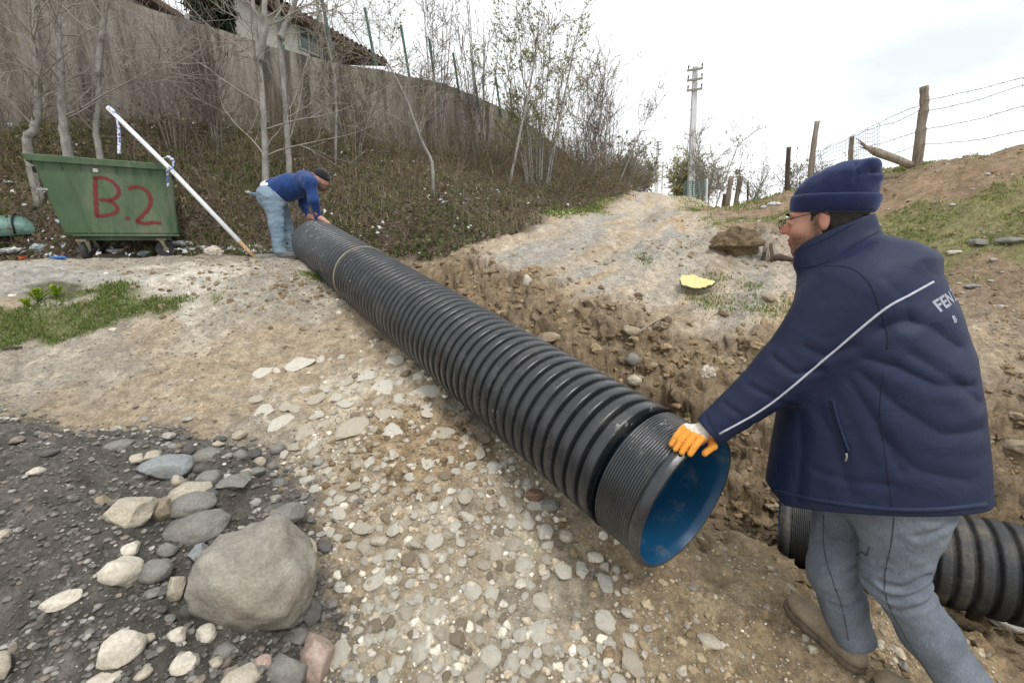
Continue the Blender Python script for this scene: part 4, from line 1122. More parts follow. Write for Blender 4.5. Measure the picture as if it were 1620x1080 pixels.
# --- shoes
def shoe(toe, heel, name, parent, mats, high=0.10, rise=0.0, label=None):
    toe = np.asarray(toe, float); heel = np.asarray(heel, float); f = nz(toe - heel); L = np.linalg.norm(toe - heel); u = nz(np.cross(f, np.cross((0, 0, 1.0), f))); u = u if u[2] > 0 else -u; l = np.cross(u, f); RT = np.stack([f, l, u])
    Vv = Vol(np.minimum(toe, heel) - 0.13, np.maximum(toe, heel) + np.array([0.13, 0.13, 0.22]), 0.0055)
    p = lambda a, b, c: heel + f * a * L + l * b + u * c
    Vv.ell(p(0.76, 0, 0.045), (L * 0.25, 0.048, 0.042), 0.02, RT); Vv.ell(p(0.45, 0, 0.05), (L * 0.34, 0.042, 0.05), 0.03, RT)
    Vv.ell(p(0.16, 0, 0.042), (L * 0.16, 0.038, 0.045), 0.03, RT); Vv.cap(p(0.24, 0, 0.06), p(0.22, 0, high), 0.044, 0.042, 0.03)
    Vv.offset(lambda P: 0.004 * fbm3(P, 26, 95, 3))
    Vv.cut(p(0, 0, 0.012), -u, 0.002)
    v, f_ = Vv.mesh(2); o = link(name, mesh_np(name, v, f_, True), mats[0]); rebase(parent, o)
    if label: tag(o, label)
    Sv = Vol(np.minimum(toe, heel) - 0.13, np.maximum(toe, heel) + np.array([0.13, 0.13, 0.12]), 0.0055)
    Sv.ell(p(0.74, 0, 0.012), (L * 0.275, 0.053, 0.05), 0.02, RT); Sv.ell(p(0.42, 0, 0.012), (L * 0.36, 0.045, 0.05), 0.03, RT); Sv.ell(p(0.15, 0, 0.012), (L * 0.175, 0.044, 0.05), 0.02, RT)
    Sv.cut(p(0, 0, 0.022), u, 0.003); Sv.cut(p(0, 0, -0.012), -u, 0.003)
    v, f_ = Sv.mesh(1); so = link('sole', mesh_np('sole', v, f_, True), mats[1]); so.data.transform(Matrix.Translation(parent.location).inverted()); so.parent = o
    mb = MB()
    for q in (0.42, 0.50, 0.58): mb.tube([p(q, -0.03, 0.082 - q * 0.02), p(q + 0.02, 0, 0.100 - q * 0.03), p(q, 0.03, 0.082 - q * 0.02)], 0.003, 5)
    lc = mb.build('laces', mats[1], None, True); lc.data.transform(Matrix.Translation(parent.location).inverted()); lc.parent = o
    return o
k = NT('dusty_suede'); c = k.ramp(k.noise(9, 6, 0.65), (0.3, (0.17, 0.135, 0.095)), (0.7, (0.34, 0.28, 0.205))); k.base(k.mix(0.5, c, k.ramp(k.noise(120, 3), (0.3, 0.75), (0.7, 1.2)), 'MULTIPLY')); k.rough(0.95); k.spec(0.1); k.bump(k.noise(60, 5), 0.004)
M_SUEDE = k.m
M_SOLE = simple_mat('muddy_sole', (0.13, 0.10, 0.07), 0.4, 30, 0.95, 0.005)
toe_r = at(1241, 955, 1.64); heel_r = at(1366, 1050, 1.39)
toe_r[2] = H(toe_r[0], toe_r[1]) + 0.012; heel_r[2] = H(heel_r[0], heel_r[1]) + 0.012
shoe(toe_r, heel_r, 'shoe', man, (M_SUEDE, M_SOLE), 0.115, label='dusty beige work shoe')
hl_ = np.array([1.53, 1.16, 0.0]); tl_ = hl_ + MF * 0.29; hl_[2] = H(*hl_[:2]) + 0.012; tl_[2] = H(*tl_[:2]) + 0.012
shoe(tl_, hl_, 'shoe', man, (M_SUEDE, M_SOLE), 0.115)
# ------------------------------------------------------------------ the man bent over the far end of the pipe
def ground_at(us, vs, lo=0.7, hi=60.0, n=900):
    """where sight lines of the photograph meet the terrain"""
    us = np.atleast_1d(np.asarray(us, float)); vs = np.atleast_1d(np.asarray(vs, float)); out = np.zeros((len(us), 3))
    Ys = lo * (hi / lo) ** np.linspace(0, 1, n)
    for i, (u, v) in enumerate(zip(us, vs)):
        d = ray(u, v); x = d[0] * Ys; z = EYE + d[2] * Ys; g = z - terrain_z(x, Ys)
        k = np.nonzero(g < 0)[0]
        if len(k) == 0: out[i] = np.nan; continue
        k = max(k[0], 1); t = g[k - 1] / (g[k - 1] - g[k]); Y = Ys[k - 1] + t * (Ys[k] - Ys[k - 1]); out[i] = (d[0] * Y, Y, EYE + d[2] * Y)
    return out
def terrain_z(x, y):
    """bilinear look-up in the finished grid (fast)"""
    x = np.asarray(x, float); y = np.asarray(y, float)
    i = np.clip(np.searchsorted(GX, x) - 1, 0, len(GX) - 2); j = np.clip(np.searchsorted(GY, y) - 1, 0, len(GY) - 2)
    fx = np.clip((x - GX[i]) / (GX[i + 1] - GX[i]), 0, 1); fy = np.clip((y - GY[j]) / (GY[j + 1] - GY[j]), 0, 1)
    return (ZZ[j, i] * (1 - fx) + ZZ[j, i + 1] * fx) * (1 - fy) + (ZZ[j + 1, i] * (1 - fx) + ZZ[j + 1, i + 1] * fx) * fy
def lookup(A, x, y):
    i = np.clip(np.searchsorted(GX, x) - 1, 0, len(GX) - 2); j = np.clip(np.searchsorted(GY, y) - 1, 0, len(GY) - 2); return A[j, i]

Y2 = 5.86
q2 = lambda u, v, dy=0.0: at(u, v, Y2 + dy)
base2 = q2(450, 409); base2[2] = terrain_z(base2[0], base2[1])
man2 = empty('person', base2, 0, 'man in blue sweater and pale jeans bent over the far pipe end', 'person')
NEAR, FAR = -0.13, 0.13
pts = dict(hip_n=q2(431, 312, NEAR * .8), hip_f=q2(436, 312, FAR * .8), kn_n=q2(438, 355, NEAR), kn_f=q2(452, 358, FAR), an_n=q2(443, 395, NEAR), an_f=q2(460, 396, FAR),
           pel=q2(429, 306), back=q2(455, 293), chest=q2(479, 290), neck=q2(497, 283), head=q2(507, 284),
           sh_n=q2(490, 289, -0.19), el_n=q2(496, 317, -0.22), wr_n=q2(503, 343, -0.14), sh_f=q2(486, 290, 0.19), el_f=q2(480, 322, 0.2), wr_f=q2(486, 341, 0.06))
def mk(h, lo, hi): return Vol(lo, hi, h)
lo2 = np.array([-3.35, 5.5, 1.15]); hi2 = np.array([-2.25, 6.22, 2.60])
b2 = mk(0.011, lo2, hi2); p = pts
XZ = np.stack([nz((1, 0, -0.35)), np.array([0, 1.0, 0]), nz((0.35, 0, 1))])
b2.ell(p['head'], (0.098, 0.077, 0.118), 0.02, XZ); b2.ell(p['head'] + XZ[0] * 0.10 - XZ[2] * 0.02, (0.022, 0.015, 0.02), 0.015, XZ); b2.ell(p['head'] + XZ[0] * 0.05 - XZ[2] * 0.08, (0.05, 0.05, 0.05), 0.03, XZ)
for s in (-1, 1): b2.ell(p['head'] + np.array([-0.01, s * 0.08, -0.005]), (0.02, 0.012, 0.032), 0.01)
b2.cap(p['neck'], p['head'] - XZ[0] * 0.03, 0.06, 0.055, 0.03); b2.cap(p['chest'], p['neck'], 0.12, 0.06, 0.05); b2.cap(p['pel'], p['chest'], 0.09, 0.11, 0.03)
for a in 'nf':
    b2.chain([p['sh_' + a], p['el_' + a], p['wr_' + a]], [0.055, 0.042, 0.033], 0.03); b2.cap(p['chest'], p['sh_' + a], 0.09, 0.055, 0.05)
    b2.chain([p['hip_' + a], p['kn_' + a], p['an_' + a]], [0.075, 0.05, 0.04], 0.03)
v, f = b2.mesh(1)
lc = (v - p['head']) @ XZ.T
sk = np.ones((len(v), 3)) * np.array((0.44, 0.22, 0.155)); sk = lerp(sk, (0.07, 0.045, 0.035), 0.75 * ((np.abs(lc[:, 0] - 0.03) < 0.09) & (lc[:, 2] < -0.035) & (lc[:, 2] > -0.16) & (np.linalg.norm(lc, axis=1) < 0.18)).astype(float))
o = link('body', mesh_np('body', v, f, True, sk), M_SKIN); rebase(man2, o)
# hands with fingers on the pipe
for a, tip in (('n', q2(519, 352, -0.16)), ('f', q2(497, 346, 0.02))):
    hv = Vol(np.minimum(p['wr_' + a], tip) - 0.09, np.maximum(p['wr_' + a], tip) + 0.09, 0.006); d = nz(tip - p['wr_' + a]); w = p['wr_' + a]; sd = nz(np.cross(d, (0, 0, 1.0)))
    m_ = w + d * 0.075; hv.cap(w - d * 0.02, m_, 0.032, 0.034, 0.01)
    for i, ln in enumerate((0.075, 0.088, 0.085, 0.068)):
        b_ = m_ + sd * (i - 1.5) * 0.021; hv.chain([b_, b_ + d * ln * 0.5 + np.array([0, 0, 0.006]), b_ + d * ln - np.array([0, 0, 0.012])], [0.0125, 0.0115, 0.0105], 0.004)
    hv.chain([w + d * 0.01, w + d * 0.045 - sd * 0.05, w + d * 0.08 - sd * 0.062 - np.array([0, 0, 0.01])], [0.018, 0.0135, 0.0115], 0.008)
    v, f = hv.mesh(1); o = link('hand', mesh_np('hand', v, f, True, np.ones((len(v), 3)) * np.array((0.47, 0.24, 0.17))), M_SKIN); rebase(man2, o)
# sweater
sw = mk(0.010, lo2, hi2)
sw.cap(q2(433, 303), q2(458, 296), 0.150, 0.150, 0.05); sw.cap(q2(458, 296), q2(482, 291), 0.150, 0.140, 0.05); sw.cap(q2(482, 290), q2(496, 284), 0.125, 0.075, 0.05)
for a in 'nf':
    sw.cap(p['chest'] + np.array([0.03, 0, 0.02]), p['sh_' + a], 0.11, 0.088, 0.05); sw.chain([p['sh_' + a], p['el_' + a], p['wr_' + a]], [0.074, 0.057, 0.043], 0.05)
sw.offset(lambda P: 0.024 * fbm3(P * np.array([1, 1, 0.6]), 11, 7, 3))
hemn = nz((-0.80, 0.0, -0.60)); sw.cut(q2(432, 302), hemn, 0.01)
v, f = sw.mesh(1)
M_SWEAT = fabric('blue_sweater', (0.012, 0.040, 0.150), 0.85, 500, 0.012)
o = link('sweater', mesh_np('sweater', v, f, True), M_SWEAT); rebase(man2, o)
# white shirt hem
tsh = mk(0.010, lo2, hi2); tsh.cap(q2(430, 306), q2(456, 299), 0.160, 0.152, 0.03); tsh.cut(q2(427, 306), hemn, 0.008); tsh.cut(q2(440, 300), -hemn, 0.005)
v, f = tsh.mesh(1); o = link('shirt_hem', mesh_np('shirt_hem', v, f, True), fabric('white_cotton', (0.55, 0.55, 0.57), 0.9, 500, 0.01)); rebase(man2, o)
# jeans
jn = mk(0.010, lo2, hi2)
jn.cap(q2(427, 311, -0.06), q2(429, 311, 0.06), 0.142, 0.142, 0.05)
for a in 'nf': jn.chain([p['hip_' + a], p['kn_' + a], p['an_' + a]], [0.124, 0.086, 0.078], 0.04)
jn.cap(q2(427, 312), q2(440, 312), 0.142, 0.128, 0.05); jn.cut(q2(439, 299), -hemn, 0.01)
jn.offset(lambda P: 0.020 * fbm3(P * np.array([1, 1, 2.4]), 9, 17, 3))
v, f = jn.mesh(1)
k = NT('pale_denim'); c = k.ramp(k.noise(4, 5, 0.6), (0.3, (0.125, 0.185, 0.25)), (0.7, (0.24, 0.32, 0.385))); c = k.mix(k.ramp(k.noise(3, 4), (0.58, 0.0), (0.75, 0.5)), c, (0.34, 0.36, 0.34)); k.base(c); k.rough(0.9); k.bump(k.noise(24, 4, 0.6, dist=0.7), 0.012)
o = link('jeans', mesh_np('jeans', v, f, True), k.m); rebase(man2, o)
# cap with a short peak
cp2 = mk(0.007, p['head'] - 0.25, p['head'] + 0.25)
cp2.ell(p['head'] + XZ[2] * 0.035 - XZ[0] * 0.008, (0.112, 0.090, 0.092), 0.01, XZ); cp2.cut(p['head'] + XZ[2] * 0.028, -XZ[2] * 0.97 - XZ[0] * 0.25, 0.008)
cp2.ell(p['head'] + XZ[2] * 0.036 + XZ[0] * 0.085, (0.032, 0.066, 0.012), 0.015, XZ)
v, f = cp2.mesh(1); o = link('cap', mesh_np('cap', v, f, True), fabric('black_cap', (0.012, 0.012, 0.016), 0.9, 400, 0.004)); rebase(man2, o)
M_GSHOE = simple_mat('grey_shoe', (0.15, 0.15, 0.155), 0.35, 20, 0.9, 0.004)
for a, hx in (('n', 0.0), ('f', 0.0)):
    h_ = p['an_' + a] + np.array([-0.045, 0, 0]); h_[2] = terrain_z(h_[0], h_[1]) + 0.012; t_ = h_ + np.array([0.29, -0.02, 0]); t_[2] = terrain_z(t_[0], t_[1]) + 0.012
    shoe(t_, h_, 'shoe', man2, (M_GSHOE, M_SOLE), 0.12)
# ------------------------------------------------------------------ green wheeled bin
BA = at(46, 243, 5.30); BB = at(270, 262, 6.05)
bd = BB - BA; bd[2] = 0; BL = np.linalg.norm(bd); bx = bd / BL; by = np.array([-bx[1], bx[0], 0])      # by points away from us
bz0 = terrain_z(*(BA + bx * BL * 0.5 + by * 0.4)[:2]); 
BH = (BA[2] + BB[2]) / 2 - bz0
bin_o = empty('waste_bin', np.append((BA + bx * BL / 2 + by * 0.45)[:2], bz0), 0, 'green wheeled waste bin spray painted with red B.2', 'bin')
BO = np.array([BA[0], BA[1], bz0])
def bp(x, y, z): return BO + bx * x + by * y + np.array([0, 0, z])
k = NT('green_plastic')
c = k.ramp(k.noise(3.5, 6, 0.65), (0.3, (0.052, 0.098, 0.050)), (0.7, (0.078, 0.130, 0.072)))
c = k.mix(k.math('MULTIPLY', k.ramp(k.noise(2.0, 6, 0.7, stretch=(1.5, 1.5, 0.35)), (0.50, 0.0), (0.75, 0.75)), 1.0), c, (0.20, 0.22, 0.16))
c = k.mix(k.ramp(k.noise(30, 5, 0.75, stretch=(1, 1, 0.3)), (0.66, 0.0), (0.74, 0.5)), c, (0.26, 0.29, 0.22))
k.base(c); k.rough(0.55); k.spec(0.4); k.bump(k.noise(14, 4), 0.003, 0.6)
M_BIN = k.m
DD = 0.95; zb = 0.24; zt = BH - 0.045
il, ir, ifr, ibk = 0.14, 0.02, 0.10, 0.10      # how far each side leans in towards the foot
top = [(0, 0), (BL, 0), (BL, DD), (0, DD)]; bot = [(il, ifr), (BL - ir, ifr), (BL - ir, DD - ibk), (il, DD - ibk)]
def ring(z, grow=0.0):
    f = (z - zb) / (zt - zb); P = []
    for (a, b), (c_, d_) in zip(top, bot):
        P.append((c_ + (a - c_) * f, d_ + (b - d_) * f))
    P = np.array(P); cen = P.mean(0); P = P + np.sign(P - cen) * grow
    # rounded corners
    out = []
    for i in range(4):
        p0, p1, p2 = P[i - 1], P[i], P[(i + 1) % 4]; r = 0.05
        a = p1 + nz(p0 - p1) * r; b = p1 + nz(p2 - p1) * r
        for t in np.linspace(0, 1, 5): out.append((1 - t) ** 2 * a + 2 * t * (1 - t) * p1 + t * t * b)
    return [bp(q[0], q[1], z) for q in out]
def loft(rings, name, mat, parent, cap_top=False, cap_bot=True, smooth=False):
    n = len(rings[0]); V = np.concatenate([np.array(r) for r in rings]); F4 = []; F3 = []
    for r in range(len(rings) - 1):
        for i in range(n): F4.append([r * n + i, r * n + (i + 1) % n, (r + 1) * n + (i + 1) % n, (r + 1) * n + i])
    if cap_bot: V = np.vstack([V, np.mean(rings[0], 0)]); F3 += [[len(V) - 1, (i + 1) % n, i] for i in range(n)]
    if cap_top: V = np.vstack([V, np.mean(rings[-1], 0)]); b = (len(rings) - 1) * n; F3 += [[len(V) - 1, b + i, b + (i + 1) % n] for i in range(n)]
    o = link(name, mesh_np(name, V, [np.array(F4)] + ([np.array(F3)] if F3 else []), smooth), mat); rebase(parent, o); return o
loft([ring(zb, -0.05), ring(zb + 0.012, -0.015), ring(zb + 0.05), ring(zb + 0.3), ring(zb + 0.6), ring(zt), ring(zt, -0.03), ring(zb + 0.03, -0.03)], 'body', M_BIN, bin_o, True)
rim_o = loft([ring(zt - 0.022, 0.012), ring(zt - 0.022, 0.045), ring(zt + 0.042, 0.050), ring(zt + 0.048, 0.044), ring(zt + 0.048, -0.02), ring(zt - 0.03, -0.032)], 'rim', M_BIN, bin_o, False, False)
def face_pt(xf, zf, off=0.0):
    """a point of the painted face: xf 0..1 along, zf 0..1 up"""
    x = (il + (0 - il) * zf) * (1 - xf) + (BL - ir + ir * zf) * xf; y = ifr * (1 - zf); 
    return bp(x, y, zb + zf * (zt - zb)) - by * off
for i in range(8):
    xf = 0.05 + 0.90 * i / 7; mb = MB(); mb.tube([face_pt(xf, 0.965, 0.018), face_pt(xf, 0.90, 0.006), face_pt(xf, 0.865, -0.002)], [0.009, 0.007, 0.004], 4)
    o = mb.build('rib', M_BIN, None); rebase(bin_o, o)
for xf in (0.20, 0.93):
    mb = MB(); mb.tube([face_pt(xf, t, 0.002) for t in np.linspace(0.03, 0.93, 6)], 0.010, 4); o = mb.build('rib', M_BIN, None); rebase(bin_o, o)
mb = MB(); mb.tube([face_pt(t, 0.02, 0.006) for t in np.linspace(0.06, 1.0, 8)], 0.012, 5); o = mb.build('lower_ridge', M_BIN, None); rebase(bin_o, o)
# end handle, lid bracket
M_STEEL = simple_mat('dull_steel', (0.30, 0.30, 0.28), 0.25, 30, 0.5, metal=0.6)
for zz in (0.70,):
    mb = MB(); xz = il * (1 - (zz * BH - zb) / (zt - zb)) - 0.005; mb.tube([bp(xz, 0.30, zz * BH), bp(xz - 0.05, 0.32, zz * BH), bp(xz - 0.05, 0.62, zz * BH), bp(xz, 0.64, zz * BH)], 0.013, 8); o = mb.build('handle', M_STEEL, None, True); rebase(bin_o, o)
mb = MB(); mb.box(bp(0.02, 0.14, zt - 0.10), (0.07, 0.10, 0.06), np.stack([bx, by, MU]).T); o = mb.build('hinge_bracket', simple_mat('black_part', (0.012, 0.012, 0.012), 0.2, 20, 0.5), None); rebase(bin_o, o)
mb = MB(); mb.box(bp(0.04, 0.05, 0.68 * BH), (0.09, 0.03, 0.022), np.stack([bx, by, MU]).T); o = mb.build('latch', M_STEEL, None); rebase(bin_o, o)
# castors
M_TYRE = simple_mat('worn_rubber', (0.055, 0.055, 0.055), 0.4, 25, 0.9, 0.003)
for (x, y, sp) in ((il + 0.13, ifr + 0.12, 75), (BL - 0.22, ifr + 0.12, 10), (il + 0.16, DD - 0.22, 30), (BL - 0.25, DD - 0.22, -25)):
    w = empty('castor', bp(x, y, 0), 0); rebase_loc = w.location.copy(); w.parent = bin_o; w.location = Vector(bp(x, y, 0)) - bin_o.location
    d = np.array([math.cos(R(sp)) * bx + math.sin(R(sp)) * by])[0]; ax_ = np.cross(d, MU); c0 = np.array([0, 0, 0.112]) + d * 0.035
    gz = terrain_z(*(bp(x, y, 0) + d * 0.035)[:2]) - bz0; c0[2] += gz
    mb = MB(); mb.lathe([(-0.025, 0.03), (-0.025, 0.096), (-0.018, 0.110), (0, 0.114), (0.018, 0.110), (0.025, 0.096), (0.025, 0.03)], c0, ax_, 24); o = mb.build('tyre', M_TYRE, w, True)
    mb = MB(); mb.lathe([(-0.018, 0.0), (-0.026, 0.02), (-0.02, 0.062), (0.02, 0.062), (0.026, 0.02), (0.018, 0.0)], c0, ax_, 16); o = mb.build('wheel_hub', M_STEEL, w, True)
    mb = MB()
    for s in (-1, 1):
        mb.tube([c0 + ax_ * 0.035 * s, c0 + ax_ * 0.037 * s + np.array([0, 0, 0.05]) - d * 0.02, c0 + ax_ * 0.036 * s + np.array([0, 0, 0.115]) - d * 0.04], [0.016, 0.022, 0.032], 4)
    mb.box(c0 + np.array([0, 0, 0.125]) - d * 0.04, (0.10, 0.10, 0.03), np.stack([d, ax_, MU]).T); o = mb.build('fork', simple_mat('khaki_steel', (0.30, 0.27, 0.18), 0.3, 30, 0.7), w)
mb = MB(); mb.box(bp(BL * 0.5 + 0.08, DD * 0.5, zb - 0.02), (BL * 0.70, DD * 0.5, 0.05), np.stack([bx, by, MU]).T); o = mb.build('underframe', M_BIN, None); rebase(bin_o, o)
# red spray paint: soft edged strokes on the face
FN = nz(np.cross(face_pt(1, 0) - face_pt(0, 0), face_pt(0.5, 1) - face_pt(0.5, 0)))
if FN[1] > 0: FN = -FN
def on_face(u, v): return on_plane(u, v, face_pt(0.5, 0.5, 0), FN) + FN * 0.004
k = NT('red_spray'); at_ = k.n('ShaderNodeAttribute'); at_.attribute_name = 'Col'
sepr = k.n('ShaderNodeSeparateColor'); k.l(at_.outputs['Color'], sepr.inputs[0])
fac = k.math('ADD', sepr.outputs[0], k.math('MULTIPLY', k.math('SUBTRACT', k.noise(60, 5, 0.7), 0.5), 0.9))
fac = k.ramp(fac, (0.30, 0.0), (0.75, 0.85))
tr = k.n('ShaderNodeBsdfTransparent'); mx = k.n('ShaderNodeMixShader'); k.l(fac, mx.inputs[0]); k.l(tr.outputs[0], mx.inputs[1]); k.l(k.b.outputs[0], mx.inputs[2]); k.l(mx.outputs[0], k.out.inputs['Surface'])
k.base((0.20, 0.020, 0.028)); k.rough(0.7)
M_RED = k.m
zo = lambda *P: [(x / 5.143, 210 + y / 5.143) for x, y in P]
def stroke(pts, wpx, name, mat, parent):
    P = np.array([on_face(u, v) for u, v in curve_pts(np.array(pts, float), 8)]); n = len(P)
    T_ = np.gradient(P, axis=0); T_ /= np.linalg.norm(T_, axis=1, keepdims=True) + 1e-9; S_ = np.cross(T_, FN); wv = wpx * 5.6 / 720 * (1 + 0.15 * np.sin(np.arange(n) * 1.3))
    al = [0.0, 0.5, 1.0, 0.5, 0.0]; V = []; cl = []
    for j, o_ in enumerate((-1.0, -0.55, 0, 0.55, 1.0)):
        V.append(P + S_ * (wv * o_)[:, None]); cl.append(np.full((n, 3), al[j]))
    V = np.concatenate(V); cl = np.concatenate(cl); cl[np.arange(5) * n] *= 0.5; cl[np.arange(5) * n + n - 1] *= 0.5
    F = [[j * n + i, j * n + i + 1, (j + 1) * n + i + 1, (j + 1) * n + i] for j in range(4) for i in range(n - 1)]
    o = link(name, mesh_np(name, V, np.array(F), False, cl), mat); rebase(parent, o); return o
for pt, wv in ((zo((775, 355), (776, 460), (782, 580), (786, 690)), 4.6), (zo((760, 372), (840, 366), (915, 400), (962, 455), (962, 505), (905, 545), (795, 543)), 4.2), (zo((880, 548), (935, 585), (955, 622), (925, 655), (855, 672), (785, 682)), 4.4),
               (zo((1020, 690), (1038, 694), (1060, 700)), 4.6), (zo((1042, 458), (1090, 442), (1150, 448), (1205, 490), (1228, 560), (1195, 635), (1105, 722)), 4.6), (zo((1100, 722), (1180, 738), (1245, 730), (1318, 738)), 4.6)):
    stroke(pt, wv, 'painted_lettering', M_RED, bin_o)
# white sticker
P = np.array([on_face(*q) for q in zo((755, 291), (807, 291), (809, 320), (757, 318))]); o = link('sticker', mesh_np('sticker', P, np.array([[0, 1, 2, 3]]), False), simple_mat('white_sticker', (0.7, 0.7, 0.68), 0.1, 50, 0.6)); rebase(bin_o, o)

# ------------------------------------------------------------------ white pole leaning on the bin, with tape
p0 = at(404, 407, 5.55); p0[2] = terrain_z(p0[0], p0[1]) + 0.02; p1 = at(270, 268, 5.83); p2 = at(171, 171, 6.02)
pole = empty('striped_pole', p0, 0, 'white painted wooden pole leaning on the green bin', 'pole')
pole.name = 'wooden_pole'
M_WHITE = simple_mat('worn_white_paint', (0.66, 0.67, 0.68), 0.12, 14, 0.6, 0.001)
M_RAW = simple_mat('raw_wood', (0.36, 0.25, 0.14), 0.3, 30, 0.85, 0.002, stretch=(1, 1, 0.2))
pa = p0 + (p1 - p0) * 0.18
mb = MB(); mb.tube([pa, p1, p2], 0.027, 10); o = mb.build('painted_shaft', M_WHITE, None, True); rebase(pole, o)
mb = MB(); mb.tube([p0, pa], [0.022, 0.0265], 10); o = mb.build('bare_tip', M_RAW, None, True); rebase(pole, o)
k = NT('barrier_tape'); k.base(k.ramp(k.noise(40, 2, 0.4), (0.46, (0.10, 0.16, 0.42)), (0.50, (0.72, 0.74, 0.80)))); k.rough(0.4); M_TAPE = k.m
def ribbon(P, w, side): 
    P = np.array(P); n = len(P); V = np.vstack([P - side * w / 2, P + side * w / 2]); return V, np.array([[i, i + 1, n + i + 1, n + i] for i in range(n - 1)])
def tape(name, pts, w, label, side=np.array([1.0, 0.15, 0])):
    P = curve_pts(np.array(pts), 6); P = P + 0.006 * np.stack([fbm2(np.arange(len(P)) * .7, np.zeros(len(P)) + q, 3, 2) for q in (1, 5, 9)], 1)
    V, F = ribbon(P, w, nz(side)); o = link(name, mesh_np(name, V, F, True), M_TAPE)
    sol = o.modifiers.new('thickness', 'SOLIDIFY'); sol.thickness = 0.002
    return tag(o, label, 'tape')
tape('barrier_tape', [at(173, 168, 6.0), at(184, 182, 5.98), at(187, 200, 5.98), at(189, 225, 5.98), at(188, 244, 5.96)], 0.034, 'blue and white tape hanging from the top of the white pole', np.array([0.8, 0.6, 0]))
tape('barrier_tape', [at(256, 252, 5.72), at(266, 248, 5.74), at(274, 256, 5.76), at(272, 268, 5.74), at(265, 266, 5.72), at(265, 280, 5.76), at(266, 296, 5.78)], 0.034, 'blue and white tape knotted round the bin corner', np.array([0.6, 0.3, 0.7]))
# ------------------------------------------------------------------ loose teal lid on the bank
lid_c = ground_at([8], [368])[0]
ld = empty('bin_lid', lid_c, R(35), 'teal plastic bin lid lying on the bank behind the green bin', 'lid')
V = []; nu, nv = 14, 10
for i in range(nu + 1):
    for j in range(nv + 1):
        a = -1 + 2 * i / nu; b = -1 + 2 * j / nv
        V.append((a * 0.36, b * 0.27, 0.22 * max(0, (1 - abs(a) ** 3.0)) ** 0.5 * max(0, (1 - abs(b) ** 3.0)) ** 0.5))
V = np.array(V); F = np.array([[i * (nv + 1) + j, (i + 1) * (nv + 1) + j, (i + 1) * (nv + 1) + j + 1, i * (nv + 1) + j + 1] for i in range(nu) for j in range(nv)])
o = link('shell', mesh_np('shell', V, F, True), simple_mat('teal_plastic', (0.135, 0.235, 0.205), 0.2, 9, 0.45, 0.001), ld)
sol = o.modifiers.new('thickness', 'SOLIDIFY'); sol.thickness = 0.012
for a in (-0.16, 0.12):
    mb = MB(); mb.tube([(a + 0.04 * math.sin(t), b * 0.275, 0.015 + 0.222 * max(0, (1 - abs(b) ** 3.0)) ** 0.5) for t, b in zip(np.linspace(0, 3, 13), np.linspace(-1, 1, 13))], 0.012, 5); mb.build('strap', simple_mat('black_strap', (0.015, 0.017, 0.016), 0.2, 20, 0.6), ld, True)
ld.rotation_euler = (R(10), R(-6), R(40))
# ------------------------------------------------------------------ bare trees, saplings, shrubs
k = NT('pale_bark')
c = k.ramp(k.noise(9, 6, 0.7, stretch=(1, 1, 0.6)), (0.3, (0.13, 0.12, 0.105)), (0.5, (0.29, 0.275, 0.25)), (0.75, (0.40, 0.385, 0.355)))
c = k.mix(k.ramp(k.noise(22, 4, 0.6, stretch=(0.6, 0.6, 2.2)), (0.60, 0.0), (0.70, 0.7)), c, (0.09, 0.08, 0.07))
k.base(c); k.rough(0.9); k.spec(0.15); k.bump(k.noise(40, 5, 0.7), 0.006)
M_BARK = k.m
M_TWIG = simple_mat('twig_bark', (0.155, 0.125, 0.10), 0.35, 6, 0.9)
M_TWIGP = simple_mat('pale_twig_bark', (0.27, 0.24, 0.205), 0.3, 6, 0.9)  # pale bark on near trees; far bushes use it as painted haze
k = NT('leaf_surface')
f = k.ramp(k.noise(40, 4, 0.6), (0.25, 0.8), (0.75, 1.2)); k.base(k.mix(1.0, k.col(), f, 'MULTIPLY')); k.rough(0.7); k.spec(0.2)
tl = k.n('ShaderNodeBsdfTranslucent'); k.l(k.col(), tl.inputs['Color']); mx = k.n('ShaderNodeMixShader'); mx.inputs[0].default_value = 0.4; k.l(k.b.outputs[0], mx.inputs[1]); k.l(tl.outputs[0], mx.inputs[2]); k.l(mx.outputs[0], k.out.inputs['Surface'])
M_LEAF = k.m

def grow(starts, dirs, length, r0, n, up, wig, rg):
    """many limbs at once -> P (m,n,3), radii (m,n)"""
    m = len(starts); P = np.zeros((m, n, 3)); P[:, 0] = starts; d = dirs / (np.linalg.norm(dirs, axis=1, keepdims=True) + 1e-9)
    st = (length / (n - 1))[:, None]
    for i in range(1, n):
        d = d + rg.normal(0, wig, (m, 3)); d[:, 2] += up; d /= np.linalg.norm(d, axis=1, keepdims=True); P[:, i] = P[:, i - 1] + d * st
    rad = r0[:, None] * np.linspace(1, 0.25, n)[None, :]
    return P, rad
def sample_on(P, rad, cnt, lo, hi, rg):
    m, n, _ = P.shape; i = rg.integers(0, m, cnt); t = rg.uniform(lo, hi, cnt) * (n - 1); j = np.minimum(t.astype(int), n - 2); f = (t - j)[:, None]
    p = P[i, j] * (1 - f) + P[i, j + 1] * f; d = P[i, j + 1] - P[i, j]; d /= np.linalg.norm(d, axis=1, keepdims=True) + 1e-9; r = rad[i, j] * (1 - f[:, 0]) + rad[i, j + 1] * f[:, 0]
    return p, d, r
def around(d, spread, rg):
    m = len(d); v = rg.normal(0, 1, (m, 3)); v -= d * (v * d).sum(1, keepdims=True); v /= np.linalg.norm(v, axis=1, keepdims=True) + 1e-9
    a = spread * rg.uniform(0.7, 1.25, m)[:, None]; return d * np.cos(a) + v * np.sin(a)

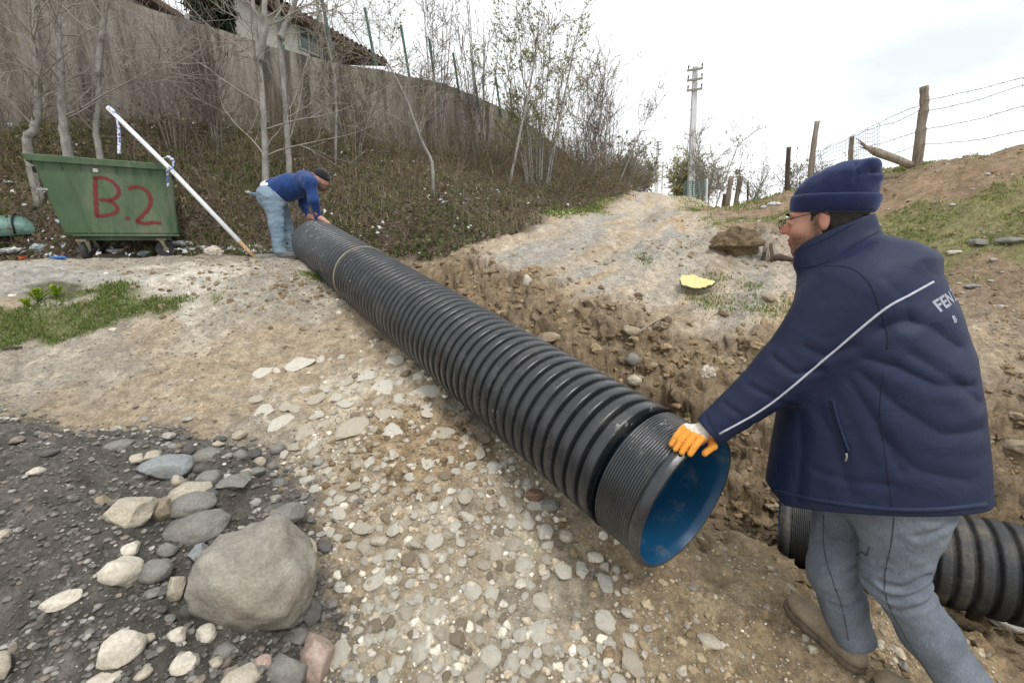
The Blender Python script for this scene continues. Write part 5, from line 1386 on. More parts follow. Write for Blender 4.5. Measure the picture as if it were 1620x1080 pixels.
def leaf_cols(n, rg, cols, wts=None):
    c = np.array(cols)[rg.choice(len(cols), n, p=wts)]; return np.repeat(np.clip(c * rg.uniform(0.7, 1.3, (n, 1)), 0, 1), 4, axis=0)

def tree(name, label, stems, r0, seed, n1=26, l1=1.1, n2=160, l2=0.5, n3=500, l3=0.22, lo=0.3, leaves=0, lcols=None, lsize=0.03, bark=None, group=None, cat='tree', up=0.05, twig=None, spread=0.9, wig=0.10, rmin=0.0035, thick=0.30):
    """stems: list of world polylines (first point at the ground)"""
    rg = np.random.default_rng(seed)
    root = empty(name, stems[0][0], 0, label, cat, group)
    mb = MB(); SP_ = []; SR_ = []
    for s in stems:
        P = curve_pts(np.array(s), 6); n = len(P)
        P[1:-1] += rg.normal(0, r0 * 0.07, (n - 2, 3)); rad = r0 * np.linspace(1, 0.32, n); rad[0] *= 1.35; mb.tube(P, rad, 9)
        t = np.linspace(0, n - 1, 14); i = np.minimum(t.astype(int), n - 2); f = (t - i)[:, None]; SP_.append(P[i] * (1 - f) + P[i + 1] * f); SR_.append(np.interp(t, np.arange(n), rad))
    o = mb.build('trunk', bark or M_BARK, None, True); rebase(root, o)
    SP_ = np.array(SP_); SR_ = np.array(SR_)
    V = []; F = []; nv = 0; last = None
    def addP(P, rad, sides):
        nonlocal nv
        v, f = strips_np(P, np.maximum(rad, rmin), sides); V.append(v); F.append(f + nv); nv += len(v)
    p, d, r = sample_on(SP_, SR_, n1, lo, 1.0, rg); P1, R1 = grow(p, around(d, spread, rg), l1 * rg.uniform(0.45, 1.2, n1), r * thick, 9, up, wig, rg); addP(P1, R1, 5)
    p, d, r = sample_on(P1, R1, n2, 0.15, 1.0, rg); P2, R2 = grow(p, around(d, 0.75, rg), l2 * rg.uniform(0.4, 1.2, n2), np.maximum(r * 0.6, rmin), 6, up * 0.7, wig, rg); addP(P2, R2, 4)
    p, d, r = sample_on(P2, R2, n3, 0.1, 1.0, rg); P3, R3 = grow(p, around(d, 0.7, rg), l3 * rg.uniform(0.4, 1.2, n3), np.maximum(r * 0.6, rmin * 0.9), 4, up * 0.5, wig, rg); addP(P3, R3, 3)
    o = link('crown', mesh_np('crown', np.concatenate(V), np.concatenate(F), True), twig or M_TWIG); rebase(root, o)
    if leaves:
        p, d, r = sample_on(P3, R3, leaves, 0.1, 1.0, rg); n_ = rg.normal(0, 1, (leaves, 3)); n_[:, 2] += 0.6
        v, f = leaves_np(p + rg.normal(0, lsize * 0.5, p.shape), n_, lsize * rg.uniform(0.6, 1.3, leaves), 0.5, rg.uniform(0, 6.28, leaves))
        o = link('foliage', mesh_np('foliage', v, f, False, leaf_cols(leaves, rg, lcols)), M_LEAF); rebase(root, o)
    return root

def gbase(u, v, Y):
    p = at(u, v, Y); p[2] = terrain_z(p[0], p[1]) - 0.05; return p
def stem_px(pts, Y, top=None, lean=0.0):
    """a trunk through points of the photograph, standing at distance Y; its foot goes down to the ground"""
    P = [at(u, v, Y + lean * i) for i, (u, v) in enumerate(pts)]
    foot = P[0].copy(); foot[2] = terrain_z(foot[0], foot[1]) - 0.05
    if foot[2] < P[0][2] - 0.02: P = [foot] + P
    else: P[0] = foot
    if top is not None: d = nz(P[-1] - P[-2]); P.append(P[-1] + d * top)
    return P
GREENS = [(0.20, 0.24, 0.06), (0.15, 0.20, 0.05), (0.26, 0.27, 0.09)]
YGREEN = [(0.24, 0.25, 0.07), (0.20, 0.20, 0.07), (0.30, 0.28, 0.11)]
tree('bare_tree', 'bare grey tree with a crooked foot, leftmost behind the bin', [stem_px([(44, 230), (54, 205), (60, 170), (60, 100), (53, 0)], 6.75, 1.5)], 0.066, 1, 22, 1.5, 95, 0.8, 260, 0.35, twig=M_TWIGP)
tree('bare_tree', 'straight pale bare tree rising behind the bin between two others', [stem_px([(107, 238), (100, 190), (97, 130), (93, 60), (92, 0)], 6.8, 1.6)], 0.068, 2, 22, 1.5, 95, 0.8, 260, 0.35, twig=M_TWIGP)
tree('bare_tree', 'slim bare tree just above the top of the leaning white pole', [stem_px([(157, 240), (152, 205), (157, 150), (160, 80), (164, 0)], 6.9, 1.4), [at(156, 120, 6.9), at(160, 60, 6.85), at(170, 0, 6.8), at(176, -50, 6.8)]], 0.046, 3, 22, 1.5, 95, 0.8, 260, 0.35, twig=M_TWIGP)
tree('bare_tree', 'tall pale bare tree behind the bending man, nearest him', [stem_px([(421, 295), (419, 240), (416, 170), (409, 90), (400, 0)], 7.3, 1.6), [at(409, 95, 7.3), at(417, 50, 7.25), at(419, 0, 7.2), at(424, -60, 7.2)]], 0.060, 4, 22, 1.6, 110, 0.9, 300, 0.4, twig=M_TWIGP)
tree('bare_tree', 'forked pale bare tree beside the one behind the bending man', [stem_px([(458, 275), (455, 220), (450, 150), (442, 70), (440, 0)], 8.0, 1.4), [at(443, 60, 8.0), at(455, 35, 8.0), at(468, 0, 8.0), at(480, -40, 8.0)]], 0.056, 5, 22, 1.6, 110, 0.9, 300, 0.4, twig=M_TWIGP)
tree('leaning_tree', 'pale birch-like trunk leaning across the bank', [stem_px([(683, 258), (668, 225), (655, 190), (640, 150), (618, 108), (600, 80)], 9.2, None)], 0.036, 6, 20, 1.2, 130, 0.6, 350, 0.3, leaves=200, lcols=YGREEN, lsize=0.03, twig=M_TWIGP)
tree('slender_tree', 'thin pale trunk leaning right beside the leafy clump', [stem_px([(805, 296), (815, 250), (825, 200), (836, 150), (846, 90)], 12.5, 0.4)], 0.045, 7, 20, 1.4, 120, 0.7, 300, 0.3, leaves=250, lcols=YGREEN, lsize=0.035)
tree('thin_tree', 'thin crooked pale trunk in front of the wall below the house corner', [stem_px([(531, 250), (532, 180), (530, 130), (524, 95), (516, 60)], 9.8, 0.3)], 0.032, 8, 22, 1.2, 130, 0.55, 350, 0.28, twig=M_TWIGP, leaves=150, lcols=YGREEN, lsize=0.03)
# clumps of upright saplings above the wall top and further on
def clump(name, label, u, v, Y, n, hpx, wide, seed, r=0.02, **kw):
    rg = np.random.default_rng(seed); b = gbase(u, v, Y); st = []
    for i in range(n):
        a = rg.uniform(0, 6.28); d = np.array([math.cos(a), math.sin(a), 0]) * wide * rg.uniform(0.2, 1); h = hpx * Y / 720 * rg.uniform(0.6, 1.05)
        q = b + d * 0.25; q[2] = terrain_z(q[0], q[1]) - 0.05
        st.append([q, q + np.array([d[0] * 0.25, d[1] * 0.25, h * 0.4]), q + np.array([d[0] * 0.7, d[1] * 0.7, h])])
    return tree(name, label, st, r, seed, **kw)
clump('sapling_clump', 'clump of bare upright saplings below the second green fence post', 690, 235, 16.5, 7, 215, 1.2, 21, 0.030, n1=70, l1=1.3, n2=260, l2=0.6, n3=500, l3=0.3, lo=0.2, spread=0.4, rmin=0.006)
clump('sapling_clump', 'taller clump of bare straight saplings against the sky', 762, 250, 18.5, 9, 245, 1.5, 22, 0.034, n1=80, l1=1.5, n2=300, l2=0.7, n3=500, l3=0.3, lo=0.2, spread=0.35, rmin=0.006)
clump('sapling_clump', 'bushy clump of saplings with fresh pale green leaves', 850, 285, 15.0, 11, 240, 2.0, 23, 0.030, n1=90, l1=1.4, n2=420, l2=0.7, n3=1100, l3=0.35, lo=0.2, spread=0.5, leaves=2600, lcols=[(0.30, 0.34, 0.12), (0.24, 0.29, 0.09), (0.36, 0.36, 0.16)], lsize=0.045, rmin=0.005)
clump('sapling_clump', 'thin bare clump at the far end of the wall', 935, 300, 27, 7, 175, 2.6, 24, 0.045, n1=60, l1=2.6, n2=240, l2=1.2, n3=500, l3=0.6, lo=0.25, spread=0.5, rmin=0.009)
clump('sapling_clump', 'bare grey saplings where the road passes the wall end', 962, 303, 33, 6, 150, 3.0, 25, 0.055, n1=60, l1=2.6, n2=240, l2=1.2, n3=500, l3=0.6, lo=0.25, spread=0.5, rmin=0.011)
clump('sapling_clump', 'small saplings in front of the wall above the bending man', 560, 260, 11.5, 6, 110, 1.0, 26, 0.018, n1=60, l1=1.0, n2=260, l2=0.5, n3=600, l3=0.25, lo=0.2, spread=0.5, leaves=350, lcols=YGREEN, lsize=0.03)
clump('sapling_clump', 'pale dry stems in front of the wall behind the pole', 275, 230, 8.6, 9, 150, 1.0, 27, 0.013, n1=70, l1=0.9, n2=260, l2=0.45, n3=500, l3=0.2, lo=0.2, spread=0.5, twig=M_TWIGP, bark=M_TWIGP)
clump('sapling_clump', 'bare brown stems between the pole and the tall pale tree', 345, 240, 9.0, 7, 130, 1.0, 28, 0.013, n1=60, l1=0.9, n2=240, l2=0.45, n3=500, l3=0.2, lo=0.2, spread=0.5)
clump('yellow_green_bush', 'dense yellow-green bush beside the near utility pole', 1078, 312, 31, 18, 66, 1.1, 31, 0.030, n1=120, l1=0.8, n2=500, l2=0.5, n3=1200, l3=0.35, lo=0.1, spread=0.4, twig=M_TWIGP, leaves=3400, lcols=[(0.50, 0.48, 0.20), (0.42, 0.43, 0.17), (0.54, 0.49, 0.25)], lsize=0.075, rmin=0.009, cat='bush')
clump('roadside_tree', 'nearly bare grey tree behind the near utility pole', 1118, 318, 30, 5, 112, 2.2, 32, 0.060, n1=60, l1=1.6, n2=340, l2=0.9, n3=900, l3=0.5, lo=0.25, spread=0.5, twig=M_TWIGP, leaves=500, lcols=YGREEN, lsize=0.07, rmin=0.009)
clump('leafy_shrub', 'light green shrub behind the dark fence post', 1222, 318, 13, 9, 58, 1.3, 33, 0.018, n1=60, l1=0.6, n2=260, l2=0.35, n3=600, l3=0.2, lo=0.15, spread=0.6, leaves=1100, lcols=GREENS, lsize=0.030, cat='shrub')
clump('bare_shrub', 'bare shrub between the two slanting grey posts', 1168, 332, 13.5, 4, 75, 0.8, 34, 0.014, n1=24, l1=0.5, n2=80, l2=0.3, n3=160, l3=0.2, lo=0.2, spread=0.6, cat='shrub')
clump('bare_shrub', 'dry brown twigs behind the leaning fence post', 1272, 300, 11.5, 6, 50, 1.0, 35, 0.010, n1=40, l1=0.5, n2=160, l2=0.3, n3=300, l3=0.2, lo=0.1, spread=0.6, cat='shrub')
for i, (u, Y, n, h) in enumerate(((1000, 48, 7, 40), (1014, 60, 6, 24), (985, 42, 9, 55), (1095, 42, 7, 36))):
    lab = ('low grey thicket at the far bend of the road', 'low thicket left of the far utility pole', 'grey brush at the end of the wooded bank', 'brush behind the yellow-green bush')[i]
    clump('roadside_thicket', lab, u, 309, Y, n * 2, h, 2.4, 41 + i, 0.05, n1=110, l1=1.6, n2=380, l2=1.0, n3=700, l3=0.6, twig=M_TWIGP, lo=0.1, spread=0.6, leaves=500, lcols=YGREEN + [(0.16, 0.13, 0.09)], lsize=0.16, rmin=0.016, cat='thicket')
# dark evergreen above the wall
eg = empty('evergreen_tree', at(336, 60, 13.0), 0, 'dark evergreen tree top showing over the wall', 'tree'); rg = np.random.default_rng(9)
mb = MB(); eb = at(336, 120, 13.0); mb.tube([eb, at(336, 40, 13.0), at(335, -60, 13.0)], [0.12, 0.09, 0.04], 8); o = mb.build('trunk', M_BARK, None, True); rebase(eg, o)
n = 9000; t = rg.uniform(0, 1, n) ** 0.7; a = rg.uniform(0, 6.28, n); rr_ = (0.95 * (1 - 0.55 * t)) * np.sqrt(rg.uniform(0.1, 1, n)) * (0.75 + 0.5 * noise2(a * 1.5, t * 9, 5)); top_ = at(335, -70, 13.0); c0 = at(336, 75, 13.0)
Pc = c0 + (top_ - c0) * t[:, None] + np.stack([np.cos(a) * rr_, np.sin(a) * rr_, -0.25 * rr_], 1); nn = np.stack([np.cos(a), np.sin(a), np.full(n, 0.3)], 1) + rg.normal(0, 0.5, (n, 3))
v, f = leaves_np(Pc, nn, rg.uniform(0.05, 0.11, n), 0.28, rg.uniform(0, 6.28, n)); o = link('crown', mesh_np('crown', v, f, False, leaf_cols(n, rg, [(0.030, 0.050, 0.022), (0.045, 0.065, 0.028), (0.022, 0.038, 0.02)])), M_LEAF); rebase(eg, o)

# ------------------------------------------------------------------ undergrowth on the bank: leaf litter, brambles, dry stems
rg = np.random.default_rng(77)
def bank_points(n, ylo=5.8, yhi=45, power=1.6):
    out = []
    while sum(len(a) for a in out) < n:
        y = ylo + (yhi - ylo) * rg.uniform(0, 1, n) ** power; x = rg.uniform(-10, 9, n)
        ok = (lookup(hill, x, y) > 0.55) & (poly_dist(x, y, wt[:, :2])[0] < -0.12) & (np.abs(x / y) < 1.35)
        out.append(np.stack([x[ok], y[ok]], 1))
    P = np.concatenate(out)[:n]; return np.column_stack([P, terrain_z(P[:, 0], P[:, 1])])
def slope_n(P, e=0.08):
    zx = (terrain_z(P[:, 0] + e, P[:, 1]) - terrain_z(P[:, 0] - e, P[:, 1])) / (2 * e); zy = (terrain_z(P[:, 0], P[:, 1] + e) - terrain_z(P[:, 0], P[:, 1] - e)) / (2 * e)
    n_ = np.stack([-zx, -zy, np.ones(len(P))], 1); return n_ / np.linalg.norm(n_, axis=1, keepdims=True)
n = 60000; P = bank_points(n); sz_ = rg.uniform(0.018, 0.042, n) * np.clip(P[:, 1] / 8, 1, 3)
v, f = leaves_np(P + np.array([0, 0, 0.012]) * rg.uniform(0, 2.5, (n, 1)), slope_n(P) + rg.normal(0, 0.45, (n, 3)), sz_, 0.6, rg.uniform(0, 6.28, n), 0.3)
lc = leaf_cols(n, rg, [(0.20, 0.155, 0.115), (0.145, 0.115, 0.09), (0.30, 0.24, 0.18), (0.075, 0.06, 0.05), (0.38, 0.32, 0.26), (0.13, 0.145, 0.055)], [0.22, 0.2, 0.17, 0.12, 0.10, 0.19])
leaf_litter = tag(link('leaf_litter', mesh_np('leaf_litter', v, f, False, lc), M_LEAF), 'brown fallen leaves covering the wooded bank', kind='stuff')
# brambles: arching strands with small leaves
n = 8500; P = bank_points(n, power=1.7); dr = rg.normal(0, 1, (n, 3)); dr[:, 2] = np.abs(dr[:, 2]) * 0.9 + 0.25
L_ = rg.uniform(0.3, 1.0, n) * np.clip(P[:, 1] / 10, 1, 2); P1, R1 = grow(P - np.array([0, 0, 0.02]), dr, L_, np.clip(P[:, 1], 6, 30) * 0.00042 + 0.001, 7, -0.16, 0.16, rg)
v, f = strips_np(P1, R1, 3); br = np.repeat(np.array([(0.24, 0.18, 0.14), (0.36, 0.30, 0.24), (0.15, 0.115, 0.085), (0.26, 0.22, 0.12)])[rg.integers(0, 4, n)], 7 * 3, axis=0)
p, d, r = sample_on(P1, R1, 34000, 0.1, 1.0, rg); nn = rg.normal(0, 0.8, (34000, 3)); nn[:, 2] += 0.8
sel = 0.06 + fbm2(p[:, 0] * 0.9, p[:, 1] * 0.9, 201, 3) + 0.14 * (p[:, 1] < 8.5) * (p[:, 0] > -4); p = p[sel > 0.0]; nn = nn[sel > 0.0]
v2, f2 = leaves_np(p, nn, rg.uniform(0.014, 0.032, len(p)) * np.clip(p[:, 1] / 8, 1, 2.5), 0.6, rg.uniform(0, 6.28, len(p)))
lc2 = leaf_cols(len(p), rg, [(0.10, 0.125, 0.045), (0.06, 0.09, 0.04), (0.17, 0.175, 0.065), (0.17, 0.12, 0.07)])
brambles = tag(link('undergrowth', mesh_np('undergrowth', np.concatenate([v, v2]), [f, f2 + len(v)], True, np.concatenate([br, lc2])), M_LEAF), 'tangled brambles and ivy along the wooded bank', kind='stuff')
# upright dry stems in front of the wall
n = 2100; P = bank_points(n, 6.6, 46, 1.5); wdist = np.abs(poly_dist(P[:, 0], P[:, 1], wt[:, :2])[0]); keep = rg.uniform(0, 1, n) < np.clip(1.35 - wdist / 4.0, 0.12, 1); P = P[keep]; n = len(P)
dr = rg.normal(0, 0.22, (n, 3)); dr[:, 2] = 1; L_ = rg.uniform(0.6, 1.9, n) * np.clip(P[:, 1] / 14, 0.9, 1.8)
P1, R1 = grow(P - np.array([0, 0, 0.03]), dr, L_, np.clip(P[:, 1], 6, 40) * 0.00055 + 0.0015, 7, 0.01, 0.09, rg); v, f = strips_np(P1, R1, 3)
m = n * 5; p, d, r = sample_on(P1, R1, m, 0.25, 1.0, rg); P2, R2 = grow(p, around(d, 0.6, rg), rg.uniform(0.12, 0.5, m) * np.clip(p[:, 1] / 12, 0.8, 1.8), r * 0.7, 4, 0.02, 0.12, rg); v2, f2 = strips_np(P2, R2, 3)
pal = np.array([(0.24, 0.195, 0.15), (0.36, 0.31, 0.25), (0.17, 0.135, 0.10), (0.29, 0.23, 0.15)])
cs = np.repeat(pal[rg.integers(0, 4, n)], 21, axis=0); cs2 = np.repeat(pal[rg.integers(0, 4, m)], 12, axis=0)
p, d, r = sample_on(P2, R2, 5000, 0.2, 1.0, rg); sel = fbm2(p[:, 0] * 0.7 + 3, p[:, 1] * 0.5, 203, 3) > 0.08; p = p[sel]
v3, f3 = leaves_np(p, rg.normal(0, 1, (len(p), 3)), rg.uniform(0.012, 0.024, len(p)) * np.clip(p[:, 1] / 8, 1, 3), 0.5, rg.uniform(0, 6.28, len(p))); cs3 = leaf_cols(len(p), rg, GREENS + YGREEN)
thicket = tag(link('undergrowth', mesh_np('undergrowth', np.concatenate([v, v2, v3]), [f, f2 + len(v), f3 + len(v) + len(v2)], True, np.concatenate([cs, cs2, cs3])), M_LEAF), 'thicket of dry upright stems in front of the wall', kind='stuff')
# ------------------------------------------------------------------ houses above the wall
M_RENDERED = simple_mat('cream_render', (0.52, 0.50, 0.44), 0.12, 3, 0.9, 0.003)
M_ROOFT = simple_mat('old_roof_tile', (0.15, 0.105, 0.08), 0.35, 6, 0.9, 0.01)
M_GFRAME = simple_mat('pale_green_frame', (0.38, 0.46, 0.38), 0.1, 20, 0.6)
M_GLASS = simple_mat('dark_pane', (0.09, 0.11, 0.11), 0.3, 5, 0.1, spec=0.6)
def quad_prism(mb, A, B_, up0, up1, back):
    """upright slab between two plan points, thickened backwards"""
    A = np.asarray(A, float); B_ = np.asarray(B_, float); V = []
    for P, (z0, z1) in ((A, up0), (B_, up1)):
        V += [(P[0], P[1], z0), (P[0], P[1], z1), (P[0] + back[0], P[1] + back[1], z1 + back[2]), (P[0] + back[0], P[1] + back[1], z0 + back[2])]
    mb.add(V, F4=[[0, 4, 5, 1], [1, 5, 6, 2], [2, 6, 7, 3], [3, 7, 4, 0], [0, 1, 2, 3], [4, 7, 6, 5]])
e0 = at(395, -18, 14.6); e1 = at(612, 103, 19.5)                       # eaves line
wd_ = nz([e1[0] - e0[0], e1[1] - e0[1], 0]); wn = np.array([-wd_[1], wd_[0], 0])   # away from us
house = empty('house', np.append((e0 + wn * 2)[:2], terrain_z(*(e0 + wn * 2)[:2])), 0, 'cream house with dark tiled eaves above the retaining wall', 'house')
f0 = e0 + wn * 0.55; fl = (at(513, 40, 16.6)[:2] - f0[:2]) @ wd_[:2]; f1 = f0 + wd_ * fl
def eave_z(p): t = ((p[:2] - e0[:2]) @ wd_[:2]) / np.linalg.norm((e1 - e0)[:2]); return e0[2] + (e1[2] - e0[2]) * t
mb = MB(); quad_prism(mb, f0, f1, (e0[2] - 3.2, eave_z(f0) - 0.03), (eave_z(f1) - 3.0, eave_z(f1) - 0.03), wn * 3.0); o = mb.build('wall', M_RENDERED, None); rebase(house, o)
mb = MB(); f2 = f1 + wd_ * 3.2 + wn * 1.0; quad_prism(mb, f1 + wd_ * 0.02 + wn * 1.0, f2, (eave_z(f1) - 3.0, eave_z(f1) - 0.06), (eave_z(f2) - 3.0, eave_z(f2) - 0.06), wn * 2.0); o = mb.build('wall', simple_mat('eave_recess_shade', (0.16, 0.115, 0.09), 0.2, 3, 0.9), None); rebase(house, o)  # stands for the shaded recess under the eaves; its darkness is painted
roof = MB(); quad_prism(roof, e0 - wd_ * 0.5, e1, (eave_z(e0 - wd_ * 0.5) - 0.05, eave_z(e0 - wd_ * 0.5) + 0.10), (e1[2] - 0.05, e1[2] + 0.10), wn * 3.2 + np.array([0, 0, 0.55])); ro = roof.build('roof', M_ROOFT, None); rebase(house, ro)
for i in range(26):
    c_ = e0 + (e1 - e0) * (i + 0.5) / 26; mb = MB(); mb.lathe([(-0.06, 0.085), (0.35, 0.08)], c_ + np.array([0, 0, 0.10]), wn + np.array([0, 0, 0.17]), 8); o = mb.build('roof_tile', M_ROOFT, None, True); o.data.transform(Matrix.Translation(house.location).inverted()); o.parent = ro
ww = on_plane(487, 66, f0, wn)
win = MB(); RW = np.stack([wd_, wn, MU]).T
win.box(ww - wn * 0.02, (0.78, 0.06, 0.70), RW); wo = win.build('window', M_GFRAME, None); rebase(house, wo)
for s in (-1, 1):
    mb = MB(); mb.box(ww - wn * 0.055 + wd_ * s * 0.18, (0.28, 0.015, 0.56), RW); o = mb.build('pane', M_GLASS, None); o.data.transform(Matrix.Translation(house.location).inverted()); o.parent = wo
mb = MB(); dp = on_plane(505, 40, f0 - wn * 0.12, wn); mb.tube([dp + np.array([0, 0, -2]), dp, dp + np.array([0, 0, 2.2])], 0.05, 8); o = mb.build('downpipe', simple_mat('grey_zinc', (0.42, 0.43, 0.44), 0.1, 8, 0.5), None, True); rebase(house, o)
# second roof at the left, only its eaves corner shows
r0_, r1_ = at(150, -60, 12.0), at(292, 30, 14.5); d2 = nz([r1_[0] - r0_[0], r1_[1] - r0_[1], 0]); n2_ = np.array([-d2[1], d2[0], 0])
house2 = empty('house', np.append((r0_ + n2_)[:2], terrain_z(*(r0_ + n2_)[:2])), 0, 'tan house corner with sloping tiled roof edge at the top left', 'house')
mb = MB(); quad_prism(mb, r0_, r1_, (r0_[2] - 0.06, r0_[2] + 0.10), (r1_[2] - 0.06, r1_[2] + 0.10), n2_ * 3 + np.array([0, 0, 0.6])); o = mb.build('roof', M_ROOFT, None); rebase(house2, o)
mb = MB(); a0, a1 = r0_ + n2_ * 0.35, r1_ + n2_ * 0.35 - d2 * 0.3; quad_prism(mb, a0, a1, (r0_[2] - 4, r0_[2] - 0.08), (r1_[2] - 4, r1_[2] - 0.08), n2_ * 2.5); o = mb.build('wall', simple_mat('tan_render', (0.36, 0.30, 0.24), 0.15, 3, 0.9), None); rebase(house2, o)

# ------------------------------------------------------------------ green posts and wire on the wall top
gf_ = empty('wall_fence', wt[20], 0, 'green metal fence posts with a wire along the retaining wall top', 'fence')
M_GPOST = simple_mat('green_paint', (0.030, 0.105, 0.085), 0.2, 12, 0.5)
gp = [((182, -4), (191, 30), 9.6), ((437, -8), (447, 70), 12.3), ((508, -10), (524, 78), 13.3), ((577, 13), (592, 92), 14.8), ((634, 40), (648, 124), 16.3), ((679, 62), (688, 132), 17.6), ((717, 84), (726, 146), 19.0), ((747, 98), (756, 160), 20.6), ((784, 122), (792, 178), 23), ((806, 140), (812, 190), 25), ((851, 180), (856, 220), 29), ((890, 215), (894, 248), 33), ((912, 238), (915, 262), 36)]
tips = []
for (t_, b_, Y) in gp:
    mb = MB(); A, Bq = at(*b_, Y), at(*t_, Y); w_ = 0.042 * max(1, Y / 20); mb.tube([A - (Bq - A) * 0.15, A, Bq], w_, 4); o = mb.build('post', M_GPOST, None); rebase(gf_, o); tips.append(Bq)
mb = MB(); mb.tube(np.array(tips), 0.006, 3, False); o = mb.build('wire', simple_mat('dull_wire', (0.2, 0.19, 0.18), 0.2, 10, 0.6), None); rebase(gf_, o)

# ------------------------------------------------------------------ utility poles
M_CONC = simple_mat('pole_concrete', (0.55, 0.56, 0.57), 0.10, 4, 0.85, 0.004)
M_ARM = simple_mat('arm_steel', (0.27, 0.26, 0.24), 0.2, 10, 0.6)
M_INS = simple_mat('brown_insulator', (0.10, 0.07, 0.06), 0.2, 10, 0.3)
def upole(topx, basex, Y, arms, label, w0, w1, armw):
    b = at(basex[0], basex[1], Y); t = at(topx[0], topx[1], Y); b[2] = terrain_z(b[0], b[1]) - 0.3
    r_ = empty('utility_pole', b, 0, label, 'utility pole')
    mb = MB(); d = t - b; m = (b + t) / 2
    mb.box((b + t) / 2, (w0, w0 * 0.8, np.linalg.norm(d)), np.stack([nz(np.cross(np.array([0, 1.0, 0]), d)), nz(np.cross(d, nz(np.cross(np.array([0, 1.0, 0]), d)))), nz(d)]).T, taper=w1 / w0); o = mb.build('pole', M_CONC, None); rebase(r_, o)
    tips = []
    for (v, side) in arms:
        f = (v - topx[1]) / (basex[1] - topx[1]); c_ = at(topx[0] + (basex[0] - topx[0]) * f, v, Y - 0.18)
        ad = nz(np.array([1.0, -0.55, 0.0])); mb = MB(); mb.box(c_, (armw, 0.10, 0.11), np.stack([ad, np.cross(MU, ad), MU]).T); a_ = mb.build('crossarm', M_ARM, None); rebase(r_, a_)
        for s in (-1, 1):
            mb = MB(); ip = c_ + ad * s * (armw / 2 - 0.06); mb.lathe([(0.0, 0.0), (0.02, 0.03), (0.10, 0.03), (0.14, 0.055), (0.20, 0.05), (0.24, 0.03), (0.26, 0.0)], ip + np.array([0, 0, 0.04]), MU, 8); o = mb.build('insulator', M_INS, None, True); o.data.transform(Matrix.Translation(r_.location).inverted()); o.parent = a_; tips.append(ip + np.array([0, 0, 0.28]))
    return tips
tA = upole((1100, 105), (1094, 308), 30.0, ((110, 0), (126, 0), (142, 0)), 'tall square concrete utility pole at the roadside, the nearer one', 0.42, 0.24, 0.88)
tB = upole((1041, 223), (1038, 309), 66.0, ((225, 0), (230, 0), (236, 0)), 'smaller distant utility pole at the road bend', 0.46, 0.26, 0.95)
tC = upole((1049, 256), (1048, 300), 105.0, ((257, 0), (263, 0)), 'faintest utility pole farthest along the road', 0.4, 0.26, 1.3)
wires = empty('overhead_wire', tA[0], 0, 'thin overhead wires running between the utility poles', 'wire')
M_LINE = simple_mat('line_wire', (0.42, 0.43, 0.44), 0.1, 5, 0.6)
for i, (a, b) in enumerate(zip(tA, tB)):
    t = np.linspace(0, 1, 20)[:, None]; P = a * (1 - t) + b * t; P[:, 2] -= 1.3 * (4 * t * (1 - t))[:, 0]; mb = MB(); mb.tube(P, 0.008, 3, False); o = mb.build('strand', M_LINE, None); rebase(wires, o)
for a in tA[::2]:
    b = a + np.array([-14, -26, 2.5]); t = np.linspace(0, 1, 20)[:, None]; P = a * (1 - t) + b * t; P[:, 2] -= 1.0 * (4 * t * (1 - t))[:, 0]; mb = MB(); mb.tube(P, 0.006, 3, False); o = mb.build('strand', M_LINE, None); rebase(wires, o)

# ------------------------------------------------------------------ weathered wire fence on the right-hand bank
k = NT('weathered_wood'); g = k.noise(5, 6, 0.7, stretch=(4, 4, 0.35)); k.base(k.ramp(g, (0.3, (0.10, 0.08, 0.06)), (0.5, (0.26, 0.215, 0.17)), (0.75, (0.42, 0.37, 0.31)))); k.rough(0.95); k.spec(0.1); k.bump(k.noise(9, 6, 0.75, stretch=(5, 5, 0.3)), 0.02); M_WOOD = k.m
M_DWOOD = simple_mat('dark_wet_wood', (0.085, 0.062, 0.048), 0.3, 12, 0.95, 0.01, stretch=(3, 3, 0.3))
M_WIRE = simple_mat('rusty_wire', (0.10, 0.088, 0.08), 0.3, 20, 0.7)
def post(pts, r, mat, parent, seed, Y, knob=0.3, lean=0.0):
    P = np.array([at(u, v, Y + lean * i) for i, (u, v) in enumerate(pts)]); g = terrain_z(P[0][0], P[0][1]); 
    if g < P[0][2]: P[0][2] = g
    P = np.vstack([P[0] - (P[1] - P[0]) * 0.15 / np.linalg.norm(P[1] - P[0]), P]); P = curve_pts(P, 5); n = len(P)
    V, F4, F3 = tube_np(P, r * (1 + knob * (noise2(np.arange(n) * 0.7, np.zeros(n), seed))) * np.linspace(1.08, 0.9, n), 10)
    V = V + 0.25 * r * fbm3(V * np.array([1, 1, 0.3]), 22, seed, 2)[:, None] * nz((1, 1, 0))
    mb = MB(); mb.add(V, F3, F4); o = mb.build('post', mat, None, True); rebase(parent, o); return P
wf = empty('wire_fence', at(1450, 264, 7.5), 0, 'old barbed wire fence on crooked wooden posts along the bank', 'fence')
pA = post([(1450, 264), (1455, 225), (1458, 195), (1462, 168), (1462, 137)], 0.062, M_WOOD, wf, 3, 7.5)
pB = post([(1347, 262), (1346, 240), (1348, 216)], 0.045, M_WOOD, wf, 5, 9.0)
pC = post([(1282, 290), (1286, 240), (1293, 192)], 0.052, M_WOOD, wf, 7, 9.6)
pD = post([(1246, 302), (1246, 270), (1248, 233)], 0.055, M_DWOOD, wf, 9, 11.5, 0.15)
